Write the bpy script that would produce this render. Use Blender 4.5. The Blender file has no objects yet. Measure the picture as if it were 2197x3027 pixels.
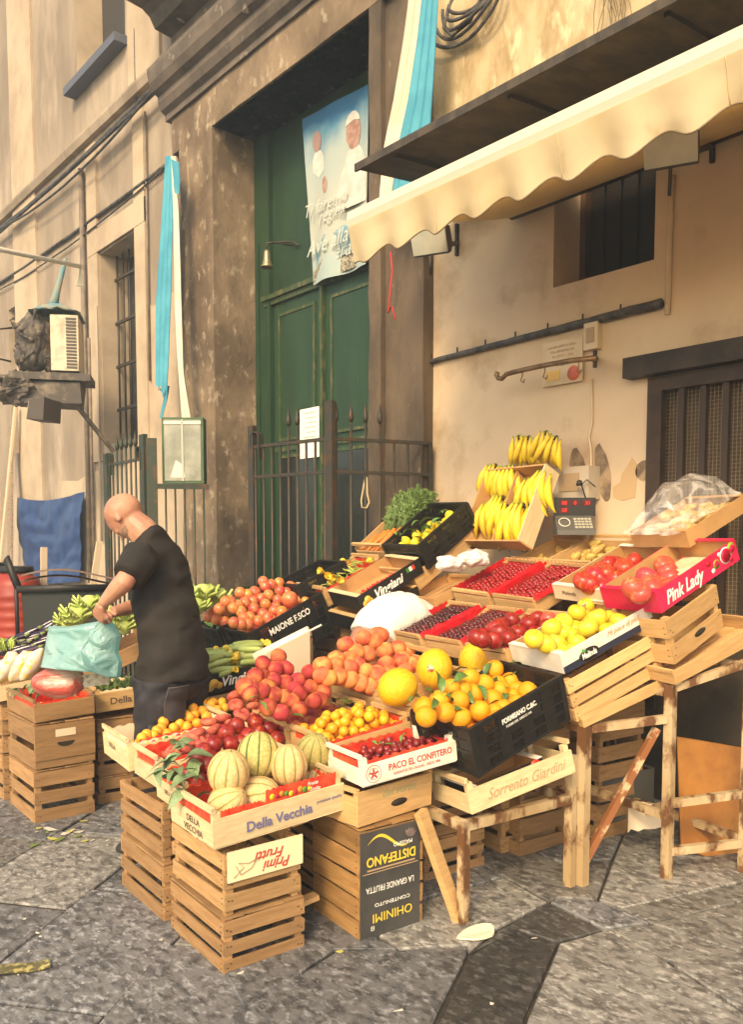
import bpy, math, random
from mathutils import Vector, Matrix, noise
random.seed(7)
R = math.radians
S = bpy.context.scene
COL = S.collection
# ---------------------------------------------------------------- camera
CF = 2469.; CXP = 1098.5; HYP = 1588.; PIT = R(4); PYP = HYP + CF*math.tan(PIT); CH = 1.55
YAW = math.atan(2091/(CF/math.cos(PIT)))
fw = Vector((math.sin(YAW), math.cos(YAW), 0)); rt = Vector((math.cos(YAW), -math.sin(YAW), 0)); up = Vector((0, 0, 1))
f3 = fw*math.cos(PIT) - up*math.sin(PIT); u3 = up*math.cos(PIT) + fw*math.sin(PIT)
CP = Vector((0, 0, CH))
cam_d = bpy.data.cameras.new('camera'); cam = bpy.data.objects.new('camera', cam_d); COL.objects.link(cam)
cam.matrix_world = Matrix(((rt.x, u3.x, -f3.x, 0), (rt.y, u3.y, -f3.y, 0), (rt.z, u3.z, -f3.z, CH), (0, 0, 0, 1)))
cam_d.sensor_fit = 'AUTO'; cam_d.sensor_width = 36; cam_d.lens = 36*CF/3027.; cam_d.shift_y = (PYP - 1513.5)/3027.
cam_d.clip_start = .05; cam_d.clip_end = 300
S.camera = cam
# ---------------------------------------------------------------- light
SUN_EL, SUN_AZ = R(37), R(238)      # azimuth of the light measured from +Y clockwise
w = bpy.data.worlds.new('World'); S.world = w; w.use_nodes = True
nt = w.node_tree; nt.nodes.clear()
sky = nt.nodes.new('ShaderNodeTexSky'); sky.sky_type = 'NISHITA'; sky.sun_disc = False
sky.sun_elevation = SUN_EL; sky.sun_rotation = SUN_AZ; sky.dust_density = 3.0; sky.air_density = 1.0; sky.ozone_density = .6
bg = nt.nodes.new('ShaderNodeBackground'); bg.inputs[1].default_value = .15
wo = nt.nodes.new('ShaderNodeOutputWorld'); nt.links.new(sky.outputs[0], bg.inputs[0]); nt.links.new(bg.outputs[0], wo.inputs[0])
sl = bpy.data.lights.new('sun', 'SUN'); sl.energy = 1.5; sl.angle = R(12); sl.color = (1, .82, .58)
so = bpy.data.objects.new('sun', sl); COL.objects.link(so)
sd = Vector((math.sin(SUN_AZ)*math.cos(SUN_EL), math.cos(SUN_AZ)*math.cos(SUN_EL), math.sin(SUN_EL)))
so.rotation_euler = sd.to_track_quat('Z', 'Y').to_euler(); so.location = sd*20
S.view_settings.view_transform = 'Standard'; S.view_settings.look = 'None'; S.view_settings.exposure = 1.13; S.view_settings.gamma = 1
S.view_settings.use_white_balance = True; S.view_settings.white_balance_temperature = 7650; S.view_settings.white_balance_tint = 8
S.cycles.max_bounces = 6; S.cycles.transparent_max_bounces = 12

# measuring from the photograph: a pixel's ray meets a real plane
def ray(u, v): return f3 + rt*((u-CXP)/CF) - u3*((v-PYP)/CF)
def onx(u, v, x): d = ray(u, v); return CP + d*(x/d.x)
def ony(u, v, y): d = ray(u, v); return CP + d*(y/d.y)
def onz(u, v, z): d = ray(u, v); return CP + d*((z-CH)/d.z)
def dep(u, v, Z): return CP + ray(u, v)*Z
# ---------------------------------------------------------------- mesh helpers
class MB:
    def __init__(s): s.v = []; s.f = []; s.m = []; s.sm = []; s.uv = None
    def add(s, vs, fs, m=0, smooth=False, M=None):
        o = len(s.v)
        s.v += [tuple(M @ Vector(p)) if M else tuple(p) for p in vs]
        s.f += [tuple(i+o for i in f) for f in fs]; s.m += [m]*len(fs); s.sm += [smooth]*len(fs)
        return s
    def box(s, a, b, m=0, M=None, j=0):
        x0, y0, z0 = a; x1, y1, z1 = b
        vs = [(x0,y0,z0),(x1,y0,z0),(x1,y1,z0),(x0,y1,z0),(x0,y0,z1),(x1,y0,z1),(x1,y1,z1),(x0,y1,z1)]
        if j: vs = [tuple(c+random.uniform(-j, j) for c in p) for p in vs]
        return s.add(vs, [(0,3,2,1),(4,5,6,7),(0,1,5,4),(1,2,6,5),(2,3,7,6),(3,0,4,7)], m, False, M)
    def bar(s, p, q, w_, h_, m=0, upv=(0,0,1), M=None):      # a beam from p to q
        p = Vector(p); q = Vector(q); d = (q-p).normalized(); u = Vector(upv)
        if abs(d.dot(u)) > .98: u = Vector((0, 1, 0))
        a = d.cross(u).normalized()*w_/2; b = a.cross(d).normalized()*h_/2
        vs = [p-a-b, p+a-b, p+a+b, p-a+b, q-a-b, q+a-b, q+a+b, q-a+b]
        return s.add(vs, [(0,3,2,1),(4,5,6,7),(0,1,5,4),(1,2,6,5),(2,3,7,6),(3,0,4,7)], m, False, M)
    def tube(s, pts, r, n=8, m=0, cap=True, M=None, smooth=True, fl=1):
        pts = [Vector(p) for p in pts]; k = len(pts)
        rs = r if isinstance(r, (list, tuple)) else [r]*k
        vs = []; pa = None
        for i, p in enumerate(pts):
            d = (pts[min(i+1, k-1)] - pts[max(i-1, 0)]).normalized()
            if pa is None:
                ref = Vector((0, 0, 1)) if abs(d.z) < .9 else Vector((1, 0, 0))
                pa = d.cross(ref).normalized()
            else: pa = (pa - d*pa.dot(d)).normalized()
            pb = d.cross(pa)
            for j in range(n):
                a = 2*math.pi*j/n; vs.append(p + (pa*math.cos(a) + pb*math.sin(a)*fl)*rs[i])
        fs = [(i*n+j, i*n+(j+1) % n, (i+1)*n+(j+1) % n, (i+1)*n+j) for i in range(k-1) for j in range(n)]
        if cap: fs += [tuple(range(n))[::-1], tuple((k-1)*n+j for j in range(n))]
        return s.add(vs, fs, m, smooth, M)
    def lathe(s, prof, n=16, m=0, M=None, smooth=True, fn=None):
        vs = []
        for i, (r, z) in enumerate(prof):
            for j in range(n):
                a = 2*math.pi*j/n; k = fn(a, i/(len(prof)-1)) if fn else 1
                vs.append((r*k*math.cos(a), r*k*math.sin(a), z))
        k = len(prof)
        fs = [(i*n+j, i*n+(j+1) % n, (i+1)*n+(j+1) % n, (i+1)*n+j) for i in range(k-1) for j in range(n)]
        fs += [tuple(range(n))[::-1], tuple((k-1)*n+j for j in range(n))]
        return s.add(vs, fs, m, smooth, M)
    def prism(s, poly, ax, a, b, m=0, M=None):               # polygon extruded along axis ax from a to b
        def P(p, t):
            return ((t, p[0], p[1]), (p[0], t, p[1]), (p[0], p[1], t))[ax]
        n = len(poly); vs = [P(p, a) for p in poly] + [P(p, b) for p in poly]
        fs = [(i, (i+1) % n, n+(i+1) % n, n+i) for i in range(n)] + [tuple(range(n))[::-1], tuple(range(n, 2*n))]
        return s.add(vs, fs, m, False, M)
    def grid(s, fn, nu, nv, m=0, smooth=True, M=None, th=0):  # fn(u,v) in 0..1
        vs = [Vector(fn(i/nu, j/nv)) for i in range(nu+1) for j in range(nv+1)]
        q = lambda i, j: i*(nv+1)+j
        fs = [(q(i,j), q(i+1,j), q(i+1,j+1), q(i,j+1)) for i in range(nu) for j in range(nv)]
        s.add(vs, fs, m, smooth, M)
        if th:
            s.add([p + Vector(th) for p in vs], [f[::-1] for f in fs], m, smooth, M)
        return s
    def mesh(s, name, mats=()):
        me = bpy.data.meshes.new(name); me.from_pydata(s.v, [], s.f)
        for mt in mats: me.materials.append(mt)
        me.polygons.foreach_set('material_index', s.m); me.polygons.foreach_set('use_smooth', s.sm)
        me.update(); return me
def fixn(me):
    import bmesh
    bm = bmesh.new(); bm.from_mesh(me); bmesh.ops.recalc_face_normals(bm, faces=bm.faces); bm.to_mesh(me); bm.free()
def obj(name, mb, mats, parent=None, M=None, label=None, fix=True):
    if not isinstance(mats, (list, tuple)): mats = [mats]
    me = mb.mesh(name, mats) if isinstance(mb, MB) else mb
    if isinstance(mb, MB) and fix: fixn(me)
    o = bpy.data.objects.new(name, me); COL.objects.link(o)
    if parent: o.parent = parent
    if M: o.matrix_local = M
    if label: o['label'] = label
    return o
def tag(o, label, cat, group=None, kind=None):
    o['label'] = label; o['category'] = cat
    if group: o['group'] = group
    if kind: o['kind'] = kind
    return o
def thing(name, label, cat, loc=(0,0,0), M=None, group=None):
    o = bpy.data.objects.new(name, None); COL.objects.link(o); o.empty_display_size = .1
    o.matrix_world = M if M else Matrix.Translation(loc)
    return tag(o, label, cat, group)
def copy_tree(o, parent=None):
    c = o.copy(); COL.objects.link(c)
    if parent: c.parent = parent
    for ch in list(o.children): copy_tree(ch, c)
    return c
def struct(name, mb, mats): o = obj(name, mb, mats); o['kind'] = 'structure'; return o
def T(x, y=None, z=None): return Matrix.Translation(x if y is None else (x, y, z))
def RX(a): return Matrix.Rotation(a, 4, 'X')
def RY(a): return Matrix.Rotation(a, 4, 'Y')
def RZ(a): return Matrix.Rotation(a, 4, 'Z')
def pose(x, y, z, yaw=0, pitch=0, roll=0): return T(x, y, z) @ RZ(yaw) @ RX(pitch) @ RY(roll)
def rnd(a, b): return random.uniform(a, b)
def ellip(n, m, rx, ry, rz, fn=None):
    prof = [(max(math.sin(math.pi*i/m), .004)*rx, -math.cos(math.pi*i/m)*rz) for i in range(m+1)]
    return MB().lathe(prof, n, fn=fn)
# ---------------------------------------------------------------- materials
MATS = {}
def lin(c): return tuple(x**2.2 for x in c)
def mat(name, col, rough=.7, col2=None, scale=8, mixlo=.4, mixhi=.6, detail=5, bump=0, bscale=40, stretch=(1,1,1), rand=0, metal=0, spec=.4,
        col3=None, scale3=2, lo3=.5, hi3=.62, coat=0, sss=0, alpha=1, trans=0, dist=0, huev=0, emis=None, bdist=.003):
    if name in MATS: return MATS[name]
    m = bpy.data.materials.new(name); m.use_nodes = True; t = m.node_tree; N = t.nodes; Lk = t.links
    b = N['Principled BSDF']; b.inputs['Roughness'].default_value = rough; b.inputs['Metallic'].default_value = metal
    b.inputs['Specular IOR Level'].default_value = spec
    b.inputs['Coat Weight'].default_value = coat; b.inputs['Coat Roughness'].default_value = .15
    if sss: b.inputs['Subsurface Weight'].default_value = sss; b.inputs['Subsurface Radius'].default_value = (.02, .008, .004); b.inputs['Subsurface Scale'].default_value = .5
    b.inputs['Alpha'].default_value = alpha; b.inputs['Transmission Weight'].default_value = trans
    tc = N.new('ShaderNodeTexCoord'); mp = N.new('ShaderNodeMapping'); mp.inputs['Scale'].default_value = stretch
    Lk.new(tc.outputs['Object'], mp.inputs['Vector'])
    oi = N.new('ShaderNodeObjectInfo')
    if rand or huev:
        mu = N.new('ShaderNodeMath'); mu.operation = 'MULTIPLY'; mu.inputs[1].default_value = 37
        Lk.new(oi.outputs['Random'], mu.inputs[0])
        va = N.new('ShaderNodeVectorMath'); va.operation = 'ADD'; Lk.new(mp.outputs[0], va.inputs[0]); Lk.new(mu.outputs[0], va.inputs[1]); vec = va.outputs[0]
    else: vec = mp.outputs[0]
    cur = None
    def rgb(c): n = N.new('ShaderNodeRGB'); n.outputs[0].default_value = (*c, 1); return n.outputs[0]
    cur = rgb(col)
    def layer(cur, c2, sc, lo, hi, dt):
        nz = N.new('ShaderNodeTexNoise'); nz.inputs['Scale'].default_value = sc; nz.inputs['Detail'].default_value = dt; nz.inputs['Roughness'].default_value = .6
        nz.inputs['Distortion'].default_value = dist
        Lk.new(vec, nz.inputs['Vector'])
        mr = N.new('ShaderNodeMapRange'); mr.inputs[1].default_value = lo; mr.inputs[2].default_value = hi; Lk.new(nz.outputs[0], mr.inputs[0])
        mx = N.new('ShaderNodeMix'); mx.data_type = 'RGBA'; Lk.new(mr.outputs[0], mx.inputs[0]); Lk.new(cur, mx.inputs[6]); mx.inputs[7].default_value = (*c2, 1)
        return mx.outputs[2]
    if col2: cur = layer(cur, col2, scale, mixlo, mixhi, detail)
    if col3: cur = layer(cur, col3, scale3, lo3, hi3, detail)
    if rand or huev:
        hs = N.new('ShaderNodeHueSaturation'); Lk.new(cur, hs.inputs['Color'])
        r1 = N.new('ShaderNodeMapRange'); r1.inputs[3].default_value = 1-rand; r1.inputs[4].default_value = 1+rand; Lk.new(oi.outputs['Random'], r1.inputs[0]); Lk.new(r1.outputs[0], hs.inputs['Value'])
        m7 = N.new('ShaderNodeMath'); m7.operation = 'MULTIPLY'; m7.inputs[1].default_value = 13.7; fr = N.new('ShaderNodeMath'); fr.operation = 'FRACT'
        Lk.new(oi.outputs['Random'], m7.inputs[0]); Lk.new(m7.outputs[0], fr.inputs[0])
        r2 = N.new('ShaderNodeMapRange'); r2.inputs[3].default_value = .5-huev; r2.inputs[4].default_value = .5+huev; Lk.new(fr.outputs[0], r2.inputs[0]); Lk.new(r2.outputs[0], hs.inputs['Hue'])
        cur = hs.outputs[0]
    if name.startswith('wood'):
        gi = N.new('ShaderNodeNewGeometry'); g1 = N.new('ShaderNodeMapRange'); g1.inputs[3].default_value = .70; g1.inputs[4].default_value = 1.22; Lk.new(gi.outputs['Random Per Island'], g1.inputs[0])
        h2 = N.new('ShaderNodeHueSaturation'); Lk.new(cur, h2.inputs['Color']); Lk.new(g1.outputs[0], h2.inputs['Value']); cur = h2.outputs[0]
    Lk.new(cur, b.inputs['Base Color'])
    if emis: b.inputs['Emission Color'].default_value = (*emis[:3], 1); b.inputs['Emission Strength'].default_value = emis[3]
    if bump:
        nz = N.new('ShaderNodeTexNoise'); nz.inputs['Scale'].default_value = bscale; nz.inputs['Detail'].default_value = 6; Lk.new(vec, nz.inputs['Vector'])
        bp = N.new('ShaderNodeBump'); bp.inputs['Strength'].default_value = bump; bp.inputs['Distance'].default_value = bdist; Lk.new(nz.outputs[0], bp.inputs['Height']); Lk.new(bp.outputs[0], b.inputs['Normal'])
    MATS[name] = m; return m
wood = mat('wood_old', (.36,.205,.09), .7, (.24,.13,.052), 3, .35, .7, stretch=(2,2,14), rand=.16, bump=.3, bscale=20, col3=(.20,.11,.045), scale3=5, lo3=.62, hi3=.8)
woodx = mat('wood_slat', (.45,.27,.12), .7, (.32,.18,.07), 4, .35, .7, stretch=(2,2,16), rand=.15, bump=.3, bscale=20, col3=(.22,.12,.05), scale3=3, lo3=.62, hi3=.78)
woodn = mat('wood_new', (.60,.37,.16), .65, (.46,.27,.105), 4, .35, .7, stretch=(2,2,16), rand=.10, bump=.2, bscale=20)
woodp = mat('wood_pale', (.70,.55,.32), .6, (.58,.42,.22), 6, .35, .7, stretch=(2,2,10), rand=.06)
black = mat('black_plastic', (.010,.009,.008), .5, (.016,.014,.012), 20, rand=.1)
card = mat('cardboard', (.50,.28,.11), .8, (.44,.24,.09), 10, rand=.08)
cardl = mat('cardboard_pale', (.80,.60,.38), .8, (.72,.52,.30), 12, rand=.05)
white = mat('white_print', (.82,.76,.64), .6, (.74,.66,.52), 15)
navy = mat('navy_print', (.02,.025,.05), .5)
blackp = mat('black_print', (.012,.010,.008), .55)
ink = mat('ink_blue', (.16,.15,.28), .6); inkd = mat('ink_dark', (.10,.07,.05), .6); inkr = mat('ink_red', (.50,.06,.05), .6); inkw = mat('ink_white', (.85,.82,.74), .6)
inkb = mat('ink_brown', (.42,.28,.16), .7); inky = mat('ink_yellow', (.80,.55,.06), .6)
pink = mat('pink_print', (.72,.02,.09), .35, (.60,.01,.06), 6); redp = mat('red_print', (.62,.03,.02), .45, (.75,.10,.04), 20)
redliner = mat('red_liner', (.62,.01,.02), .5, (.45,.005,.01), 9, bump=.4, bscale=30)
liner = mat('paper_liner', (.82,.66,.45), .7, (.75,.58,.38), 8)
metal = mat('painted_metal', (.38,.26,.13), .6, (.52,.39,.23), 3, .42, .6, detail=8, col3=(.13,.055,.02), scale3=11, lo3=.47, hi3=.58, stretch=(1,1,.6), bump=.5)
iron = mat('dark_iron', (.045,.04,.03), .5, (.09,.045,.02), 12, .5, .65, metal=.3)
irong = mat('green_iron', (.035,.045,.028), .5, (.10,.05,.025), 10, .5, .65, metal=.2)
stem = mat('stem', (.22,.20,.05), .6); leafm = mat('leaf', (.07,.15,.03), .45, (.12,.22,.05), 15, rand=.3, spec=.5)
leafg = mat('leaf_grey', (.13,.20,.09), .5, (.20,.27,.13), 15, rand=.25)
def fuse(mb, vox, smooth=4, fac=.5, dsp=None):
    me = mb.mesh('tmp'); fixn(me); o = bpy.data.objects.new('tmp', me); COL.objects.link(o)
    r = o.modifiers.new('r', 'REMESH'); r.mode = 'VOXEL'; r.voxel_size = vox; s = o.modifiers.new('s', 'SMOOTH'); s.iterations = smooth; s.factor = fac
    bpy.context.view_layer.update(); m2 = bpy.data.meshes.new_from_object(o.evaluated_get(bpy.context.evaluated_depsgraph_get()))
    bpy.data.objects.remove(o)
    if dsp:
        m2.update(); ns = [v.normal.copy() for v in m2.vertices]
        for v, n_ in zip(m2.vertices, ns): v.co += n_*dsp(v.co)
    for p in m2.polygons: p.use_smooth = True
    return m2
# ---------------------------------------------------------------- lettering
def lettering(s, size, m, parent, M, shear=0, width=None, name='lettering', space=1, ex=.0004, bold=0):
    c = bpy.data.curves.new('lettering', 'FONT'); c.body = s; c.size = size; c.shear = shear; c.extrude = ex; c.space_character = space; c.offset = bold
    c.align_x = 'CENTER'; c.align_y = 'CENTER'; c.resolution_u = 3
    o = bpy.data.objects.new('tmp', c); COL.objects.link(o); bpy.context.view_layer.update()
    me = bpy.data.meshes.new_from_object(o.evaluated_get(bpy.context.evaluated_depsgraph_get()))
    if width:
        xs = [v.co.x for v in me.vertices]; k = width/(max(xs)-min(xs))
        for v in me.vertices: v.co.x *= k
    bpy.data.objects.remove(o); bpy.data.curves.remove(c)
    me.materials.clear(); me.materials.append(m); me.name = 'lettering'
    return obj(name, me, m, parent, M)
# panel faces in tray-local frames: the long side faces -Y, the end faces -X
def MY(x, z, y=-.008, rot=0): return T(x, y, z) @ RX(R(90)) @ RZ(rot)
def MX(y, z, x=-.008, rot=0): return T(x, y, z) @ RZ(R(-90)) @ RX(R(90)) @ RZ(rot)
# ================================================================ THE SETTING
stone_s = dict(rough=.42, bump=.5, bscale=28, dist=.6, detail=8, bdist=.006)
def pavemat(name, base, lo, hi, rough=.45):
    m = mat(name, base, rough, lo, 20, .44, .60, stretch=(1.35,.8,1), col3=hi, scale3=33, lo3=.52, hi3=.68, bump=.9, bscale=34, detail=8, dist=.3, bdist=.005)
    t = m.node_tree; N = t.nodes; b = N['Principled BSDF']
    src = b.inputs['Base Color'].links[0].from_socket
    g = N.new('ShaderNodeNewGeometry'); mr = N.new('ShaderNodeMapRange'); mr.inputs[3].default_value = .72; mr.inputs[4].default_value = 1.25
    t.links.new(g.outputs['Random Per Island'], mr.inputs[0]); hs = N.new('ShaderNodeHueSaturation'); t.links.new(src, hs.inputs['Color']); t.links.new(mr.outputs[0], hs.inputs['Value']); t.links.new(hs.outputs[0], b.inputs['Base Color'])
    return m
pave = pavemat('basalt', (.17,.17,.170), (.065,.066,.068), (.36,.365,.37))
pave2 = pavemat('basalt_warm', (.215,.205,.185), (.09,.086,.077), (.40,.385,.35))
paved = pavemat('basalt_dark', (.055,.052,.048), (.035,.034,.032), (.14,.135,.125))
soil = mat('joint_dirt', (.03,.026,.02), .9, (.055,.046,.032), 30, bump=.5)
g = MB(); g.add([(-60,-40,0),(60,-40,0),(60,80,0),(-60,80,0)], [(0,1,2,3)]); struct('ground', g, soil)
def slab(mb, poly, z, m, inset=.010, h=.02):
    c = Vector((sum(p[0] for p in poly)/len(poly), sum(p[1] for p in poly)/len(poly)))
    def off(p, d):
        v = Vector(p)-c; return c + v*(1 - d/max(v.length, .05))
    n = len(poly); lo = [off(p, inset) for p in poly]; hi = [off(p, inset+.008) for p in poly]
    dz = rnd(-.002, .002)
    vs = [(q.x, q.y, 0.002) for q in lo] + [(q.x, q.y, z-.005+dz) for q in lo] + [(q.x, q.y, z+dz) for q in hi]
    fs = [(k*n+i, k*n+(i+1) % n, (k+1)*n+(i+1) % n, (k+1)*n+i) for k in (0, 1) for i in range(n)] + [tuple(range(2*n, 3*n))]
    mb.add(vs, fs, m, False)
pv = MB(); A38 = R(38); ca, sa = math.cos(A38), math.sin(A38)
edge = [(1.1,1.0),(1.37,2.27),(1.85,2.39),(2.03,2.24),(2.1,2.8),(2.6,3.2),(3.6,3.6)]
for i in range(-16, 40):
    s0 = rnd(0, .7); v0 = 1.377 + .55*i; k = -30 + s0
    while k < 30:
        Ln = rnd(.62, .95)
        pts = [(k, v0), (k+Ln, v0), (k+Ln, v0+.55), (k, v0+.55)]
        pts = [(u + rnd(-.012, .012), v + rnd(-.012, .012)) for u, v in pts]
        P4 = [(u*ca - v*sa, u*sa + v*ca) for u, v in pts]
        cx = sum(p[0] for p in P4)/4; cy = sum(p[1] for p in P4)/4
        side = (cx > 2.0 and cy < 3.9) or (cx > 1.55 and cy < 2.28) or cx > 3.6
        if -8 < cx < 6 and -2 < cy < 30 and not side: slab(pv, P4, .012, 0 if rnd(0,1) < .8 else 1)
        k += Ln
right = [([(1.3,1.45),(1.81,1.82),(2.2,2.05),(2.49,2.07),(2.53,1.89),(2.03,1.64),(1.6,1.35)],2),
 ([(2.2,2.05),(2.42,2.11),(2.79,2.14),(2.75,1.84),(2.64,1.86),(2.53,1.89),(2.49,2.07)],2),
 ([(2.79,2.14),(2.85,2.13),(2.96,2.01),(2.96,1.9),(2.94,1.75),(2.75,1.84)],0),
 ([(2.96,1.9),(3.6,1.7),(4.5,1.42),(4.5,1.28),(3.42,1.61),(2.94,1.75)],1),
 ([(2.96,2.01),(3.39,2.23),(4.5,2.75),(4.5,1.42),(3.6,1.7),(2.96,1.9)],1),
 ([(2.79,2.14),(2.88,2.67),(3.2,2.8),(3.17,2.36),(3.39,2.23),(2.96,2.01),(2.85,2.13)],1),
 ([(3.39,2.23),(3.17,2.36),(3.2,2.8),(3.3,3.3),(4.5,3.3),(4.5,2.75)],0),
 ([(2.03,1.64),(2.53,1.89),(2.64,1.86),(2.75,1.84),(2.77,1.73),(2.72,1.56),(2.6,1.2),(2.2,1.0),(1.6,1.35)],1),
 ([(2.75,1.84),(2.94,1.75),(2.98,1.4),(3.0,.9),(2.5,.8),(2.6,1.2),(2.72,1.56)],1),
 ([(2.94,1.75),(3.42,1.61),(4.5,1.28),(4.5,.5),(3.0,.9),(2.98,1.4)],1),
 ([(1.3,1.45),(1.81,1.82),(2.2,2.05),(2.25,2.09),(2.03,2.24),(1.85,2.39),(1.37,2.27),(1.1,1.9)],0),
 ([(2.25,2.09),(2.2,2.05),(2.42,2.11),(2.79,2.14),(2.84,2.42),(2.38,2.5),(2.04,2.62),(2.03,2.24)],1),
 ([(2.38,2.5),(2.84,2.42),(2.88,2.67),(2.9,3.2),(2.4,3.2)],0),
 ([(2.04,2.62),(2.38,2.5),(2.4,3.2),(2.1,3.2)],0),
 ([(2.1,3.2),(2.9,3.2),(2.9,3.95),(2.1,3.95)],0), ([(2.9,3.2),(3.65,3.3),(3.65,3.95),(2.9,3.95)],0), ([(3.65,3.3),(4.5,3.3),(4.5,3.95),(3.65,3.95)],0),
 ([(1.37,2.27),(1.85,2.39),(2.03,2.24),(2.04,2.62),(1.75,2.78),(1.5,2.75)],0)]
for p, m in right: slab(pv, p, .016, m)
struct('pavement', pv, [pave, pave2, paved])

# ---- walls
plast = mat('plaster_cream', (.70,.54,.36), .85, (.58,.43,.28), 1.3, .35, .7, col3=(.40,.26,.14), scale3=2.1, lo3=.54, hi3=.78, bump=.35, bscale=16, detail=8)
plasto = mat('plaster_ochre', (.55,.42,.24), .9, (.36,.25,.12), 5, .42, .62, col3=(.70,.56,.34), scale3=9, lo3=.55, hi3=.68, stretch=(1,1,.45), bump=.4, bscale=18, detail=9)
plastl = mat('plaster_grey', (.33,.26,.19), .9, (.23,.18,.13), 1.6, .40, .62, stretch=(1,1,.35), col3=(.44,.35,.26), scale3=1.1, lo3=.52, hi3=.66, bump=.35, bscale=14, detail=8)
plastp = mat('plaster_pale', (.50,.39,.27), .9, (.38,.29,.20), 1.5, .42, .64, col3=(.36,.27,.19), scale3=1.3, lo3=.58, hi3=.72, bump=.3, bscale=14, detail=8)
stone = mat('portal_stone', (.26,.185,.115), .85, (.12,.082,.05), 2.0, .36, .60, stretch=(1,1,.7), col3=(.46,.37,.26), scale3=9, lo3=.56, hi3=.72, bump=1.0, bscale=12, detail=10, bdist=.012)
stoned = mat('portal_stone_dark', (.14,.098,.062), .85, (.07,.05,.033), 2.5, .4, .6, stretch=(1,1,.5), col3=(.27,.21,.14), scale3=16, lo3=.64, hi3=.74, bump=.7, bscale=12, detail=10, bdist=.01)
dark = mat('dark_inside', (.012,.010,.009), .9)
def wallx(mb, x, y0, y1, z0, z1, holes, dp, m=0, mr=None, mback=None):
    ys = sorted({y0, y1, *[h[0] for h in holes], *[h[1] for h in holes]}); zs = sorted({z0, z1, *[h[2] for h in holes], *[h[3] for h in holes]})
    for a, b in zip(ys, ys[1:]):
        for c, d in zip(zs, zs[1:]):
            if any(h[0] <= a and b <= h[1] and h[2] <= c and d <= h[3] for h in holes): continue
            mb.add([(x,a,c),(x,a,d),(x,b,d),(x,b,c)], [(0,1,2,3)], m)
    for (a, b, c, d) in holes:
        X = x+dp; q = mr if mr is not None else m
        mb.add([(x,a,c),(X,a,c),(X,a,d),(x,a,d),(x,b,c),(X,b,c),(X,b,d),(x,b,d)], [(0,3,2,1),(4,5,6,7),(0,1,5,4),(3,7,6,2)], q)
        if mback is not None: mb.add([(X,a,c),(X,b,c),(X,b,d),(X,a,d)], [(0,1,2,3)], mback)
# right building
XW = 4.4
wy1 = onx(1636,851,XW).y; wy0 = onx(1935,770,XW).y; wz0 = onx(1636,851,XW).z; wz1 = wz0+.98
gy1 = onx(1925,1100,XW).y; gz1 = onx(1930,1130,XW).z
br = thing('shop_building', 'cream plastered building front behind the fruit display, with a small dark window', 'building', (XW, 2.5, 0))
ZL = 4.10
b = MB(); wallx(b, XW, -3, 4.5, 0, ZL, [(wy0, wy1, wz0, wz1), (.9, gy1, .55, gz1)], .36, 0, 0, 1)
b.box((XW+.001,-3,ZL),(XW+.4,4.5,ZL+.001),0)
obj('wall', b, [plast, dark], br, T(-XW, -2.5, 0), fix=False)
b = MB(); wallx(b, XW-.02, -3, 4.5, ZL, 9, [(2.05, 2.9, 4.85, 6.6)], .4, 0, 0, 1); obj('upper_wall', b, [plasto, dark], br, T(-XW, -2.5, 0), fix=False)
b = MB()
for k in range(5): yy = wy0+.06+k*(wy1-wy0-.1)/5; b.box((XW+.30,yy,wz0),(XW+.312,yy+.1,wz1))
obj('window_shutter', b, mat('shutter_dark', (.012,.007,.004), .7, (.020,.012,.006), 10, stretch=(1,1,8)), br, T(-XW, -2.5, 0))
b = MB(); b.box((XW+.27,wy1-.045,wz0),(XW+.33,wy1-.002,wz1)); obj('window_frame', b, mat('frame_brown', (.10,.055,.03), .6), br, T(-XW, -2.5, 0))
b = MB()
for k in range(9): b.tube([(XW+.08, 2.1+k*.1, 4.85), (XW+.08, 2.1+k*.1, 6.6)], .008, 6)
for z in (5.1, 5.6, 6.2): b.box((XW+.07,2.05,z),(XW+.09,2.9,z+.02))
obj('balcony_grille', b, iron, br, T(-XW, -2.5, 0))
b = MB()      # flaked scars and patches on the plaster, real thin coats
# grille door: lintel, post, bars and mesh
gr = thing('barred_opening', 'dark barred opening with wire mesh under a black lintel board at the right edge', 'grille', (XW, 2, .5))
la = onx(1855,1122,XW-.05); b = MB(); b.box((XW-.10,.7,la.z),(XW-.002,la.y,la.z+.115)); obj('lintel_board', b, mat('lintel_black', (.020,.013,.009), .65, (.045,.03,.02), 6), gr, T(-XW,-2,-.5))
b = MB(); b.box((XW-.03,gy1-.09,.55),(XW+.05,gy1,gz1+.02)); b.box((XW-.03,.9,gz1-.06),(XW+.05,gy1-.09,gz1+.02)); obj('frame', b, mat('brown_iron', (.032,.018,.010), .65, (.055,.03,.016), 8), gr, T(-XW,-2,-.5))
ironw = mat('warm_iron', (.040,.023,.013), .6)
yy = gy1-.20; 
while yy > .95:
    b = MB(); b.box((XW-.012,yy-.018,.56),(XW+.02,yy+.018,gz1-.06)); obj('bar', b, ironw, gr, T(-XW,-2,-.5)); yy -= .13
b = MB(); zz = .56
while zz < gz1-.06: b.box((XW+.033,.92,zz),(XW+.035,gy1-.09,zz+.003)); zz += .022
yy = .92
while yy < gy1-.09: b.box((XW+.030,yy,.56),(XW+.032,yy+.003,gz1-.06)); yy += .022
obj('wire_mesh', b, mat('mesh_wire', (.22,.16,.10), .6), gr, T(-XW,-2,-.5))
b = MB(); b.box((XW+.12,.92,.56),(XW+.125,gy1-.02,gz1)); obj('backing_cloth', b, mat('sack', (.16,.11,.065), .9, (.10,.07,.04), 30, stretch=(1,6,1)), gr, T(-XW,-2,-.5))

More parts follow.
